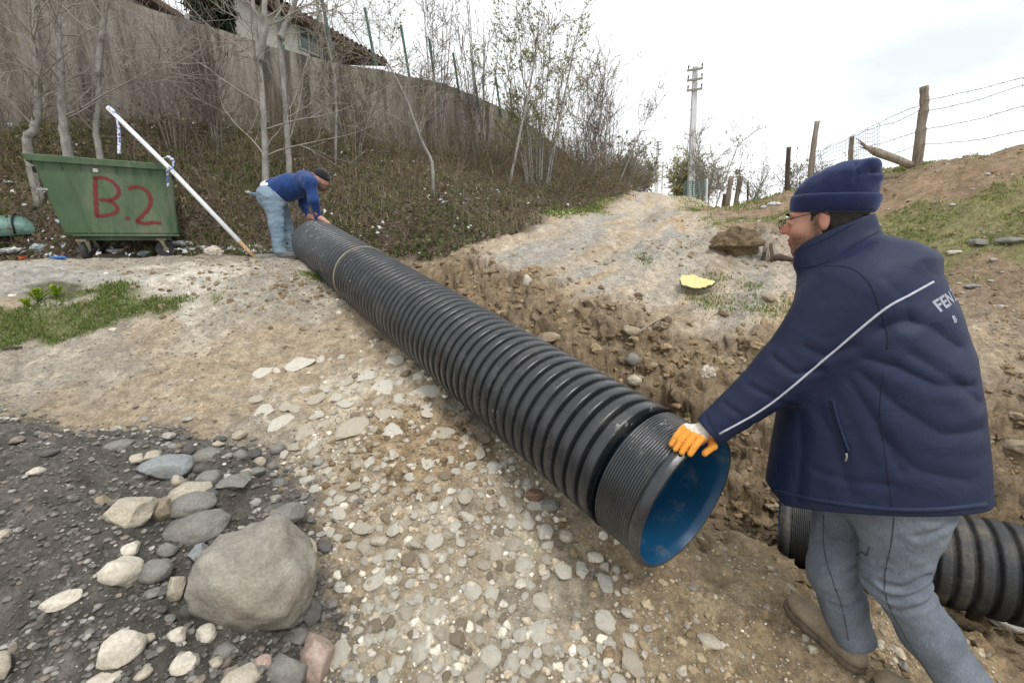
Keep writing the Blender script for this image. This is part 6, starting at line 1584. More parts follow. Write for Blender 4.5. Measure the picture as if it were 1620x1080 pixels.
def strand(pts, r=0.0035, barbs=True, name='barbed_wire'):
    P = curve_pts(np.array([at(*q) for q in pts]), 10); P[:, 2] += 0.012 * noise2(np.arange(len(P)) * 0.8, np.zeros(len(P)), 7); mb = MB(); mb.tube(P, r, 4, False)
    if barbs:
        L = np.concatenate([[0], np.cumsum(np.linalg.norm(np.diff(P, axis=0), axis=1))])
        for s in np.arange(0.05, L[-1], 0.13):
            i = min(np.searchsorted(L, s), len(P) - 1); d = np.array([random.uniform(-1, 1), random.uniform(-1, 1), random.uniform(-1, 1)]); d = nz(d) * 0.022; mb.tube([P[i] - d, P[i] + d], 0.0028, 3, False)
    o = mb.build(name, M_WIRE, None); rebase(wf, o)
for a, b, c_ in (((1462, 160, 7.45), (1540, 143, 7.0), (1640, 118, 6.3)), ((1462, 177, 7.45), (1540, 160, 7.0), (1640, 128, 6.3)), ((1458, 206, 7.45), (1540, 190, 7.0), (1640, 162, 6.3)), ((1455, 229, 7.45), (1540, 222, 7.0), (1640, 202, 6.3))): strand([a, b, c_])
strand([(1460, 166, 7.5), (1430, 176, 7.9), (1390, 195, 8.5), (1348, 214, 9.0)]); strand([(1460, 172, 7.5), (1420, 192, 8.0), (1380, 203, 8.5), (1347, 218, 9.0)]); strand([(1456, 207, 7.5), (1410, 222, 8.2), (1347, 240, 9.0)]); strand([(1454, 228, 7.5), (1410, 246, 8.2)])
strand([(1347, 218, 9.0), (1320, 230, 9.3), (1290, 240, 9.6)], 0.003, False)
# sagging wire netting between two posts
mb = MB()
def net(s, t): 
    a = at(1290, 240 + 46 * t, 9.6); b = at(1348, 214 + 46 * t, 9.0); c_ = at(1392, 196 + 46 * t, 8.5); q = (a * (1 - 2 * s) + b * 2 * s) if s < 0.5 else (b * (2 - 2 * s) + c_ * (2 * s - 1)); q = q.copy(); q[2] -= 0.10 * math.sin(s * 6.28 * 2) ** 2 * 0.5 * (1 - t * 0.5); return q
for i in range(25): mb.tube([net(i / 24, t) for t in np.linspace(0, 1, 5)], 0.0028, 3, False)
for j in range(8): mb.tube([net(s, j / 7) for s in np.linspace(0, 1, 20)], 0.0028, 3, False)
o = mb.build('netting', M_WIRE, None); rebase(wf, o)
# broken post hanging against the big one
fp = empty('broken_post', at(1445, 262, 7.35), 0, 'splintered wooden post fallen against the thick fence post', 'post')
P = curve_pts(np.array([at(1442, 262, 7.3), at(1415, 251, 7.5), at(1385, 240, 7.7), at(1362, 228, 7.9)]), 6); mb = MB(); mb.tube(P, 0.058 * np.concatenate([np.linspace(0.9, 1.05, 12), np.linspace(1.0, 0.15, len(P) - 12)]), 8); o = mb.build('shaft', M_WOOD, None, True); rebase(fp, o)
for i in range(3):
    mb = MB(); q = P[-6 + i]; mb.tube([q, q + nz(P[-1] - P[-3]) * 0.12 + np.array([0, 0, 0.03 * (i - 1)]), q + nz(P[-1] - P[-3]) * 0.26 + np.array([0, 0, 0.05 * (i - 1)])], [0.02, 0.014, 0.003], 5); o = mb.build('splinter', M_WOOD, None, True); rebase(fp, o)
# roadside posts
for i, (pts_, r, mat, Y, lab) in enumerate(((((1150, 333), (1153, 305), (1157, 279)), 0.075, M_WOOD, 14.0, 'slanting grey post at the road edge, left of the pair'), (((1162, 332), (1167, 305), (1172, 279)), 0.075, M_WOOD, 14.0, 'slanting grey post at the road edge, right of the pair'), (((1144, 328), (1145, 320), (1147, 307)), 0.06, M_DWOOD, 15.0, 'short dark stake beside the pair of slanting posts'), (((1183, 332), (1183, 310), (1183, 288)), 0.03, M_DWOOD, 13.5, 'thin dark stake right of the slanting posts'), (((1118, 312), (1118, 295), (1118, 283)), 0.07, M_CONC, 29.0, 'grey concrete post beside the near utility pole'))):
    A = at(*pts_[0], Y); A[2] = min(A[2], terrain_z(A[0], A[1])) - 0.05; rt = empty('roadside_post', A, 0, lab, 'post'); post(pts_, r, mat, rt, 20 + i, Y)
M_NET = simple_mat('faded_green_net', (0.13, 0.20, 0.19), 0.2, 10, 0.8)
gfe = empty('netting_fence', at(1100, 310, 28.5), 0, 'short green netting fence round the foot of the near utility pole', 'fence')
for i, u in enumerate((1082, 1096, 1114)):
    mb = MB(); a = at(u, 311, 28.4); a[2] = terrain_z(a[0], a[1]) - 0.1; mb.tube([a, at(u, 290 - 3 * i, 28.4)], 0.04, 6); o = mb.build('post', M_NET, None); rebase(gfe, o)
mb = MB()
for i in range(15): a = at(1082 + 32 * i / 14, 308, 28.3); mb.tube([a, a + np.array([0, 0, 0.75])], 0.016, 3, False)
for j in range(7): a = at(1082, 308, 28.3); b = at(1114, 308, 28.3); dz = np.array([0, 0, 0.75 * j / 6]); mb.tube([a + dz, b + dz], 0.016, 3, False)
o = mb.build('netting', M_NET, None); rebase(gfe, o)
# ------------------------------------------------------------------ stones
def ico(level):
    t = (1 + 5 ** 0.5) / 2
    V = [(-1, t, 0), (1, t, 0), (-1, -t, 0), (1, -t, 0), (0, -1, t), (0, 1, t), (0, -1, -t), (0, 1, -t), (t, 0, -1), (t, 0, 1), (-t, 0, -1), (-t, 0, 1)]
    F = [(0, 11, 5), (0, 5, 1), (0, 1, 7), (0, 7, 10), (0, 10, 11), (1, 5, 9), (5, 11, 4), (11, 10, 2), (10, 7, 6), (7, 1, 8), (3, 9, 4), (3, 4, 2), (3, 2, 6), (3, 6, 8), (3, 8, 9), (4, 9, 5), (2, 4, 11), (6, 2, 10), (8, 6, 7), (9, 8, 1)]
    V = [np.array(v) / np.linalg.norm(v) for v in V]
    for _ in range(level):
        c = {}; G_ = []
        def mid(a, b):
            q = (min(a, b), max(a, b))
            if q not in c: V.append(nz(V[a] + V[b])); c[q] = len(V) - 1
            return c[q]
        for a, b, d in F: x, y, z = mid(a, b), mid(b, d), mid(d, a); G_ += [(a, x, z), (b, y, x), (d, z, y), (x, y, z)]
        F = G_
    return np.array(V), np.array(F)
ICO = [ico(i) for i in range(5)]
def rock_verts(level, rad, seed, angular=0.5, rough=0.10):
    V, F = ICO[level]; rg = np.random.default_rng(seed); V = V.copy()
    for _ in range(int(4 + 9 * angular) + (5 if level == 4 else 0)):
        n = nz(rg.normal(0, 1, 3)); d = rg.uniform(0.55, 0.92) if angular > 0.15 else (rg.uniform(0.66, 0.92) if level == 4 else rg.uniform(0.82, 0.97)); s = V @ n; m = s > d; V[m] -= np.outer((s[m] - d) * (0.95 if angular > 0.15 else 0.75 if level == 4 else 0.6), n)
    V = V * (1 + rough * 2 * fbm3(V + seed * 1.7, 1.4, seed, 3))[:, None]
    if level >= 3: V = V * (1 + 0.06 * fbm3(V + seed, 5.0, seed + 3, 4, 0.6))[:, None]
    if level >= 4: V = V * (1 + 0.10 * fbm3(V + seed, 2.2, seed + 5, 2) - 0.035 * np.exp(-np.abs(fbm3(V + 3, 2.6, seed + 9, 2)) / 0.04))[:, None]
    V = V * np.asarray(rad); a = rg.uniform(0, 6.28); c, s = math.cos(a), math.sin(a)
    return V @ np.array([[c, -s, 0], [s, c, 0], [0, 0, 1]]).T, F
def rock_mat(name, c0, c1, speck=0.5):
    k = NT(name); f = k.noise(9, 7, 0.7); c = k.ramp(f, (0.28, tuple(c0)), (0.72, tuple(c1)))
    c = k.mix(k.ramp(k.noise(3.2, 4, 0.6), (0.52, 0.0), (0.7, 0.45)), c, tuple(np.array(c0) * np.array((0.95, 0.80, 0.62))))
    c = k.mix(speck, c, k.ramp(k.noise(95, 4, 0.7), (0.3, 0.55), (0.7, 1.4)), 'MULTIPLY')
    c = k.mix(k.ramp(k.noise(14, 5, 0.7, dist=1.5), (0.55, 0.0), (0.72, 0.5)), c, tuple(np.array(c1) * 1.25))
    k.base(c); k.rough(0.9); k.spec(0.2); b1 = k.bump(k.noise(22, 7, 0.7), 0.012, 0.8); k.bump(k.noise(130, 4, 0.7), 0.003, 0.7, b1); return k.m
RM = dict(grey=rock_mat('grey_stone', (0.15, 0.143, 0.13), (0.29, 0.28, 0.255)), pale=rock_mat('pale_stone', (0.34, 0.300, 0.235), (0.52, 0.468, 0.375)), white=rock_mat('white_stone', (0.47, 0.428, 0.35), (0.67, 0.625, 0.53)), boulder=rock_mat('boulder_stone', (0.185, 0.168, 0.138), (0.36, 0.335, 0.285)),
          tan=rock_mat('tan_stone', (0.23, 0.185, 0.13), (0.37, 0.31, 0.23)), dark=rock_mat('dark_stone', (0.075, 0.07, 0.066), (0.15, 0.142, 0.132)), blue=rock_mat('blue_grey_stone', (0.18, 0.19, 0.195), (0.33, 0.345, 0.345)), pink=rock_mat('pink_stone', (0.33, 0.235, 0.19), (0.50, 0.41, 0.36)), brown=rock_mat('earth_clod', (0.19, 0.135, 0.08), (0.31, 0.23, 0.14)), cwhite=rock_mat('pale_concrete_rubble', (0.55, 0.505, 0.42), (0.76, 0.72, 0.63)), cpale=rock_mat('cream_rubble', (0.43, 0.38, 0.295), (0.62, 0.565, 0.46)), red=rock_mat('red_brown_stone', (0.16, 0.095, 0.07), (0.28, 0.19, 0.145)))
def rock(u, v, w, h, mat, seed, label, angular=0.5, name='stone', level=3, sink=0.25, cat='stone', group=None, flat=1.0):
    """a stone whose outline in the photograph is centred at u, v and is w by h pixels"""
    g = ground_at([u], [v + h * 0.28])[0]
    if np.isnan(g[0]): return None
    depth = (g[1] * CP - (g[2] - EYE) * SP); rx = w * depth / 720 / 2; rz = h * depth / 720 / 2 * 0.86 * flat
    ry = (rx + rz) * 0.5
    # keep the long side across the view: rotate only a little
    V, F = rock_verts(level, (1, 1, 1), seed, angular, 0.09); V = V / np.abs(V).max(0) * np.array([rx, ry, rz])
    th = math.atan2(g[0], g[1]); V = V @ np.array([[math.cos(-th), -math.sin(-th), 0], [math.sin(-th), math.cos(-th), 0], [0, 0, 1]]).T
    o = link(name, mesh_np(name, V, F, angular < 0.9), RM[mat], None, (g[0], g[1], g[2] + rz * (1 - 2 * sink) * 0.75)); tag(o, label, cat, group); return o
rock(404, 893, 186, 222, 'boulder', 107, 'very large rounded grey boulder at the edge of the gravel heap', 0.13, 'boulder', 4, 0.22, 'boulder')
for i, (u, v, w, h, m, a, lab) in enumerate([
    (204, 797, 76, 72, 'pale', 0.9, 'pale angular stone with a flat split face on the gravel heap'), (253, 797, 40, 56, 'tan', 0.6, 'brown stone right beside the pale split-faced stone'),
    (301, 772, 66, 44, 'pale', 0.7, 'pale stone behind the oval grey stones on the heap'), (306, 792, 66, 42, 'grey', 0.1, 'grey rounded stone resting on the oval grey stone'), (311, 828, 98, 62, 'grey', 0.1, 'large oval grey stone left of the boulder'),
    (192, 893, 60, 58, 'white', 0.7, 'white blocky stone in the middle of the heap'), (247, 897, 48, 44, 'grey', 0.1, 'round grey stone next to the white blocky stone'), (281, 921, 30, 52, 'pale', 0.3, 'upright pale stone close against the boulder'),
    (314, 871, 33, 40, 'blue', 0.9, 'small blue-grey angular stone between the oval stone and boulder'), (193, 1016, 66, 60, 'white', 0.6, 'big white stone low on the heap, below the white blocky one'), (324, 1000, 34, 38, 'white', 0.7, 'white stone at the foot of the boulder'),
    (281, 1003, 28, 34, 'white', 0.6, 'white elongated stone left of the boulder foot'), (503, 1027, 56, 100, 'pink', 0.5, 'tall pinkish stone standing below the boulder on the right'), (454, 1051, 62, 76, 'grey', 0.6, 'grey block leaning beside the tall pinkish stone'),
    (489, 960, 40, 54, 'dark', 0.7, 'dark stone touching the right foot of the boulder'), (486, 866, 32, 62, 'pale', 0.6, 'pale wedge against the right side of the boulder'), (451, 811, 70, 38, 'grey', 0.5, 'grey slab peeping out behind the boulder'),
    (98, 946, 52, 24, 'white', 0.5, 'flat pale stone lying alone on the dark gravel'), (58, 743, 24, 18, 'white', 0.4, 'small white pebble high on the gravel heap'), (8, 1044, 24, 60, 'pale', 0.5, 'stone cut by the lower left edge of the photo'),
    (188, 703, 46, 22, 'grey', 0.4, 'grey stone on the crest of the gravel heap'), (332, 717, 58, 28, 'grey', 0.3, 'flat grey stone at the back edge of the heap'), (262, 734, 78, 44, 'blue', 0.5, 'bluish slab half buried in the heap'), (379, 686, 24, 18, 'pale', 0.4, 'pale pebble just beyond the heap edge'),
    (330, 753, 36, 30, 'grey', 0.2, 'rounded grey stone behind the pale stone group'), (371, 760, 52, 28, 'grey', 0.3, 'long grey stone behind the boulder top'), (399, 714, 30, 20, 'dark', 0.3, 'dark pebble at the heap edge behind the boulder'), (411, 728, 20, 22, 'pale', 0.3, 'pale pebble at the right heap edge'),
    (293, 1044, 40, 34, 'white', 0.7, 'white angular stone in front of the boulder'), (356, 1026, 40, 28, 'grey', 0.5, 'grey stone close in front of the boulder'), (415, 1044, 28, 26, 'pink', 0.1, 'round orange-tinted pebble in front of the boulder'), (378, 1068, 60, 40, 'pale', 0.5, 'pale stone at the bottom edge left of the grey block'), (160, 1076, 62, 26, 'white', 0.5, 'white stone cut by the bottom edge'),
    (208, 863, 26, 28, 'white', 0.8, 'small white chip above the white blocky stone'), (266, 866, 30, 26, 'grey', 0.2, 'small grey cobble above the round grey stone'), (10, 842, 28, 20, 'pale', 0.4, 'pale pebble at the left edge of the heap'), (225, 720, 34, 18, 'dark', 0.3, 'dark flat pebble near the heap crest'), (80, 712, 36, 14, 'dark', 0.7, 'thin dark shard on the heap crest'),
    (160, 790, 26, 20, 'tan', 0.4, 'tan pebble left of the pale split-faced stone'), (345, 700, 22, 14, 'pale', 0.4, 'pale pebble at the far heap edge'), (445, 760, 26, 18, 'grey', 0.4, 'grey pebble beyond the boulder on the dirt'), (300, 960, 26, 36, 'dark', 0.5, 'dark stone tucked under the boulder'),
    # elsewhere
    (834, 441, 16, 30, 'white', 0.4, 'pale upright cobble on the trench lip by the road'), (868, 530, 46, 22, 'tan', 0.4, 'tan stone on the trench bank beside the pipe'), (1004, 599, 24, 20, 'pale', 0.1, 'round pale stone low in the trench bank'), (848, 781, 34, 26, 'red', 0.6, 'reddish brown stone against the pipe'), (870, 796, 30, 22, 'grey', 0.6, 'grey stone beside the reddish brown one'),
    (895, 845, 24, 22, 'pale', 0.5, 'pale stone between pipe and broken concrete'), (941, 880, 28, 18, 'white', 0.3, 'white oval pebble just below the pipe end'), (958, 895, 20, 16, 'pale', 0.4, 'smaller pebble beside the white oval one'), (823, 921, 22, 18, 'white', 0.9, 'bright white broken block on the dirt'), (600, 852, 30, 20, 'pale', 0.5, 'pale flat stone in the broken concrete'),
    (995, 520, 36, 20, 'tan', 0.5, 'tan rock on the crest of the trench bank'), (1000, 565, 26, 26, 'grey', 0.6, 'grey wedge under the thin stick'), (1120, 1010, 40, 18, 'pale', 0.7, 'pale flake on the dirt ahead of the shoe'), (1215, 470, 22, 18, 'tan', 0.5, 'tan stone on the grass by the trench'),
    (1540, 452, 24, 10, 'blue', 0.3, 'flat blue-grey stone on the grass behind the man'), (1600, 380, 40, 16, 'grey', 0.4, 'grey stone on the grassy slope at the right edge'), (1545, 382, 28, 14, 'grey', 0.4, 'grey stone uphill of the flat blue-grey one'), (1510, 398, 20, 8, 'white', 0.4, 'white stone on the grassy slope'), (1600, 985, 60, 24, 'white', 0.5, 'pale stone under the trench pipe'), (1605, 700, 40, 30, 'tan', 0.5, 'tan stone sticking out of the trench bank at the right edge')]):
    rock(u, v, w, h, m, 200 + i, lab, a)
rg = np.random.default_rng(17)
for i in range(34):
    while True:
        u, v = (rg.uniform(215, 480), rg.uniform(690, 800)) if i < 18 else (rg.uniform(215, 470), rg.uniform(930, 1075))
        if ((u - 404) / 105) ** 2 + ((v - 905) / 118) ** 2 > 1.0: break
    rock(u, v, rg.uniform(16, 32), rg.uniform(13, 24), ('grey', 'dark', 'pale', 'grey', 'dark')[i % 5], 600 + i, 'small cobble packed in the dark gravel around the boulder', rg.uniform(0.1, 0.7), 'cobble', 2, 0.3, 'cobble', 'cobbles packed around the boulder')
# broken concrete set in the ground: pieces of the ramp
rg = np.random.default_rng(31)
def ps_at(x, y): return lookup(ps, x, y)
cand = []
while len(cand) < 330:
    u, v = rg.uniform(400, 1000), rg.uniform(560, 1080)
    if v < 660 and not (400 < u < 680): continue
    g = ground_at([u], [v], 0.9, 5.0, 160)[0]
    if np.isnan(g[0]) or lookup(HEAPD, g[0], g[1]) > -0.03 or lookup(CARVE, g[0], g[1]) > 0.2: continue
    pd = poly_dist(np.array([g[0]]), np.array([g[1]]), np.array([PIPE_A[:2], PIPE_B[:2]]))[0][0]
    if pd < 0.12: continue
    if rg.uniform() > 0.08 + ps_at(g[0], g[1]): continue
    big = 0.022 + 0.052 * rg.uniform() ** 1.7
    if v < 700 and 380 < u < 700 and len(cand) < 330 and rg.uniform() < 0.5: big = rg.uniform(0.06, 0.13)
    if any((g[0] - q[0]) ** 2 + (g[1] - q[1]) ** 2 < ((big + q[3]) * 0.75) ** 2 for q in cand): continue
    cand.append((g[0], g[1], g[2], big))
protos = []
for i in range(14):
    V, F = rock_verts(2, (1, 0.8, 0.42), 900 + i, 0.95, 0.14); protos.append((V, F))
pm = {}
for i, (x, y, z, r) in enumerate(cand[:300]):
    m = ('cwhite', 'cpale', 'cwhite', 'cwhite', 'cpale', 'tan', 'cwhite')[rg.integers(0, 7) if r < 0.06 else rg.integers(0, 4)]; key = (i % 14, m)
    if key not in pm: pm[key] = mesh_np('stone', protos[i % 14][0], protos[i % 14][1], False); pm[key].materials.append(RM[m])
    o = bpy.data.objects.new('stone', pm[key]); COL.objects.link(o); o.parent = ground; o.location = (x, y, z + (r * 0.10 if r < 0.06 else 0.0)); o.scale = (r, r, r * (0.95 if r < 0.06 else 0.30)); wobble = 0.12 if r < 0.06 else 0.03; o.rotation_euler = (Matrix.Rotation(R(17) + rg.normal(0, wobble), 3, 'X') @ Matrix.Rotation(rg.normal(0, wobble), 3, 'Y') @ Matrix.Rotation(rg.uniform(0, 6.28), 3, 'Z')).to_euler()
# small chips and gravel: uncountable
def scatter(n, region, sizes, cols, level, name, label, parent=None, seed=1, ang=0.7, lift=0.2, wts=None, mat=None, flat=0.55, far_grow=1.25, rough=0.12):
    """region(x, y) -> weight"""
    rg = np.random.default_rng(seed); X = []
    while sum(len(a) for a in X) < n:
        y = 0.9 * (14.0 / 0.9) ** rg.uniform(0, 1, n * 2); x = rg.uniform(-1.25, 1.25, n * 2) * (y + 0.3); w_ = region(x, y); ok = rg.uniform(0, 1, n * 2) < w_; X.append(np.stack([x[ok], y[ok]], 1))
    P = np.concatenate(X)[:n]; z = terrain_z(P[:, 0], P[:, 1]); s = sizes[0] + (sizes[1] - sizes[0]) * rg.uniform(0, 1, n) ** 3; s = s * np.clip(P[:, 1] / 3.0, 1, far_grow)
    B_ = [rock_verts(level, (1, 0.85, flat), seed * 50 + i, ang, rough) for i in range(8)]; nvp = len(B_[0][0]); F0 = B_[0][1]
    pick = rg.integers(0, 8, n); Vb = np.stack([b[0] for b in B_])[pick]; a = rg.uniform(0, 6.28, n); ca, sa = np.cos(a)[:, None], np.sin(a)[:, None]
    Vx = Vb[..., 0] * ca - Vb[..., 1] * sa; Vy = Vb[..., 0] * sa + Vb[..., 1] * ca; V = np.stack([Vx, Vy, Vb[..., 2]], -1) * s[:, None, None] + np.column_stack([P, z + s * lift])[:, None, :]
    F = (F0[None] + (np.arange(n) * nvp)[:, None, None]).reshape(-1, 3); c = np.array(cols)[rg.choice(len(cols), n, p=wts)] * rg.uniform(0.75, 1.25, (n, 1))
    o = link(name, mesh_np(name, V.reshape(-1, 3), F, False, np.repeat(np.clip(c, 0, 0.9), nvp, axis=0)), mat or M_CHIP, parent); return tag(o, label, kind='stuff')
M_CHIP = attr_mat('stone_chip', 0.92, 0.2, 0.3, 45, 0.006, 70)
M_CLOD = attr_mat('earth', 0.97, 0.1, 0.35, 40, 0.012, 55)
offheap = lambda x, y: (lookup(HEAPD, x, y) < 0) * (lookup(CARVE, x, y) < 0.25) * (lookup(hill, x, y) < 0.2)
PAL = [(0.60, 0.545, 0.44), (0.50, 0.43, 0.325), (0.70, 0.65, 0.55), (0.45, 0.42, 0.37), (0.44, 0.365, 0.265)]
scatter(2500, lambda x, y: offheap(x, y) * np.clip(lookup(ps, x, y) * 1.1 + 0.02, 0, 1) * (y < 4.5), (0.005, 0.028), PAL, 1, 'gravel', 'pale stone chips in the broken concrete', ground, 3, 1.0, 0.0, flat=0.7, rough=0.25)
scatter(6000, lambda x, y: offheap(x, y) * (0.25 + 0.75 * (fbm2(x * 2, y * 2, 9, 3) > 0.0)) * (y < 12), (0.002, 0.009), PAL + [(0.24, 0.19, 0.13), (0.20, 0.19, 0.18), (0.28, 0.22, 0.15)], 0, 'gravel', 'fine grit scattered on the dirt', ground, 5, lift=0.3)
scatter(9000, lambda x, y: offheap(x, y) * (y < 4) * 1.0, (0.003, 0.011), [(0.36, 0.285, 0.19), (0.29, 0.225, 0.145), (0.45, 0.385, 0.29), (0.40, 0.36, 0.30)], 0, 'gravel', 'dusty crumbs of soil on the near ground', ground, 6, lift=0.25)
HPAL = [(0.17, 0.158, 0.142), (0.12, 0.112, 0.102), (0.24, 0.225, 0.20), (0.33, 0.31, 0.275), (0.44, 0.42, 0.38), (0.21, 0.175, 0.14)]
scatter(7500, lambda x, y: (lookup(HEAPD, x, y) > -0.05) * (y < 3.2) * 1.0, (0.003, 0.017), HPAL, 1, 'gravel', 'loose grey gravel over the heap', heap, 7, 0.35, 0.3, [0.36, 0.34, 0.15, 0.06, 0.02, 0.07])
HE = lambda x, y: np.exp(-((lookup(HEAPD, x, y) - 0.12) / 0.2) ** 2) * (y < 3.2)
scatter(330, HE, (0.012, 0.040), HPAL[2:] + [(0.15, 0.14, 0.13)], 2, 'gravel', 'cobbles along the gravel heap edge', heap, 8, 0.25, 0.3)
tr = lambda x, y: np.clip(lookup(CARVE, x, y) * 0.9 + lookup(LIP, x, y) * 14, 0, 1) * (y < 7) * (x < 5)
scatter(4200, tr, (0.006, 0.050), [(0.245, 0.178, 0.105), (0.20, 0.145, 0.088), (0.29, 0.215, 0.13), (0.27, 0.215, 0.145)], 2, 'dirt_clods', 'crumbled earth clods along the trench', trench, 9, 0.9, 0.05, mat=M_CLOD, rough=0.38, flat=0.75)
tr2 = lambda x, y: np.clip(1.3 * np.exp(-(((x + 0.55) / 0.36) ** 2 + ((y - 2.45) / 0.30) ** 2)) + np.exp(-(((x + 2.4) / 0.9) ** 2 + ((y - 4.5) / 0.4) ** 2)) + np.exp(-(((x - 2.6) / 1.3) ** 2 + ((y - 5.75) / 0.35) ** 2)) + 0.6 * np.exp(-(((x - 3.8) / 0.9) ** 2 + ((y - 5.6) / 0.6) ** 2)) + 0.25 * (lookup(rs, x, y) > 0.4) * (y < 9), 0, 1)
scatter(2200, tr2, (0.006, 0.030), [(0.255, 0.19, 0.115), (0.21, 0.155, 0.095), (0.30, 0.23, 0.15)], 2, 'dirt_clods', 'loose brown crumbs of dug earth', ground, 10, 0.9, 0.05, mat=M_CLOD, rough=0.38, flat=0.75)
scatter(420, lambda x, y: (lookup(rs, x, y) > 0.4) * (y < 11) * 0.6, (0.006, 0.034), [(0.42, 0.40, 0.37), (0.30, 0.29, 0.27), (0.50, 0.48, 0.45), (0.25, 0.22, 0.19)], 1, 'gravel', 'stones strewn over the grassy bank', mound, 12, 0.5, 0.2)
scatter(7000, lambda x, y: offheap(x, y) * (y > 2.2) * (y < 7.5) * (0.3 + (fbm2(x * 1.5, y * 1.5, 19, 3) > 0)), (0.003, 0.012), [(0.21, 0.185, 0.15), (0.30, 0.27, 0.225), (0.42, 0.39, 0.34), (0.25, 0.20, 0.14), (0.17, 0.155, 0.135)], 0, 'gravel', 'grey and tan grit on the ramp and road', ground, 14, lift=0.3, flat=0.7)
scatter(1500, lambda x, y: offheap(x, y) * sstep(0.0, 0.6, x) * sstep(2.7, 2.1, y) * (0.2 + (fbm2(x * 3, y * 3, 23, 3) > 0.0)), (0.004, 0.028), [(0.36, 0.28, 0.175), (0.30, 0.225, 0.135), (0.42, 0.34, 0.225), (0.46, 0.41, 0.33), (0.35, 0.32, 0.28)], 1, 'dirt_clods', 'tan crumbs and stones trodden around the standing man', ground, 15, 0.9, 0.0, mat=M_CLOD, rough=0.3, flat=0.75)
# the big clod of earth at the roadside, a stump beside it, yellow foam, a stick
k = NT('dug_earth'); k.base(k.mix(1.0, k.ramp(k.noise(6, 6, 0.7), (0.3, (0.20, 0.145, 0.085)), (0.7, (0.36, 0.28, 0.18))), k.ramp(k.noise(50, 6, 0.75), (0.3, 0.55), (0.7, 1.3)), 'MULTIPLY')); k.rough(0.97); k.spec(0.1); k.bump(k.noise(28, 8, 0.75), 0.05, 1.0); M_LUMP = k.m
g = ground_at([1160], [402])[0]; V, F = rock_verts(4, (0.40, 0.34, 0.245), 77, 0.3, 0.18)
V = V * (1 + 0.30 * fbm3(V, 7, 5, 4, 0.6))[:, None]; und = (V[:, 2] < -0.06) & (V[:, 1] < 0.1); V[und, 1] += 0.10
o = tag(link('earth_lump', mesh_np('earth_lump', V, F, True), M_LUMP, None, (g[0], g[1] + 0.05, g[2] + 0.15)), 'big lump of dug earth lying at the roadside', 'earth lump')
sp = at(1216, 384, 5.4); sp[2] = terrain_z(sp[0], sp[1]); st = empty('tree_stump', sp, 0, 'short splintered stump beside the big earth lump', 'stump')
for i in range(6):
    mb = MB(); a = i * 1.05; q = np.array([0.035 * math.cos(a), 0.035 * math.sin(a), -0.05]); mb.tube([q, q + np.array([0.01, 0, 0.1]), q + np.array([0.0, 0.01, 0.15 + 0.05 * (i % 3)])], [0.034, 0.032, 0.014], 6); mb.build('splinter', M_DWOOD if i % 2 else M_WOOD, st, True)
rt = at(1216, 390, 5.4); mb = MB(); mb.tube([(0.02, 0, 0.02), (0.14, -0.05, 0.04), (0.30, -0.12, 0.0)], [0.045, 0.04, 0.02], 7); mb.build('root', M_DWOOD, st, True)
g = ground_at([1098], [462])[0]; fm = empty('foam_block', g + np.array([0, 0, 0.02]), R(-8), 'yellow foam chunk with a dark broken edge on the dirt road', 'foam'); nn = 44; a = np.linspace(0, 2 * math.pi, nn, endpoint=False); rr2 = 1 + 0.40 * noise2(a * 1.9, a * 0, 8) + 0.22 * noise2(a * 5.3, a * 0, 9) + 0.07 * noise2(a * 11, a * 0, 10)
ro = np.stack([0.165 * np.cos(a) * rr2, 0.125 * np.sin(a) * rr2], 1); tilt = lambda p, z: np.column_stack([p, z + p[:, 1] * 0.42 + 0.03])
V = np.vstack([tilt(ro, 0.055), tilt(ro * 0.55, 0.062 + 0.012 * noise2(a * 3, a * 0, 4)), [[0, 0, 0.085]]]); F3 = [[2 * nn, nn + i, nn + (i + 1) % nn] for i in range(nn)]; F4 = [[i, (i + 1) % nn, nn + (i + 1) % nn, nn + i] for i in range(nn)]
link('foam_top', mesh_np('foam_top', V, [np.array(F4), np.array(F3)], False), simple_mat('yellow_foam', (0.62, 0.55, 0.25), 0.15, 25, 0.9, 0.006), fm)
V = np.vstack([tilt(ro * 1.0, 0.053), tilt(ro * (1.0 + 0.10 * noise2(a * 9, a * 0, 3))[:, None], 0.042 + 0.012 * noise2(a * 6, a * 0, 3)), tilt(ro * (0.97 + 0.08 * noise2(a * 7, a * 0, 5))[:, None], 0.022)]); F4 = [[r * nn + i, r * nn + (i + 1) % nn, (r - 1) * nn + (i + 1) % nn, (r - 1) * nn + i] for r in (1, 2) for i in range(nn)]
link('broken_edge', mesh_np('broken_edge', V, np.array(F4), False), simple_mat('dark_foam_edge', (0.10, 0.085, 0.055), 0.5, 40, 0.95, 0.01), fm)
mb = MB(); P = np.vstack([ground_at([995, 1010, 1030, 1055, 1085], [541, 531, 517, 505, 490])]); P[:, 2] += 0.03; mb.tube(curve_pts(P, 5), np.linspace(0.010, 0.004, 21), 5); tag(mb.build('thin_stick', M_TWIGP, None, True), 'thin pale stick lying over the trench lip', 'stick')
mb = MB(); P = ground_at([4, 20, 36], [556, 554, 553], 0.9, 6); P[:, 2] += 0.02; mb.tube(curve_pts(P, 5), 0.008, 5); tag(mb.build('thin_stick', M_DWOOD, None, True), 'dark stick at the edge of the grass patch', 'stick')
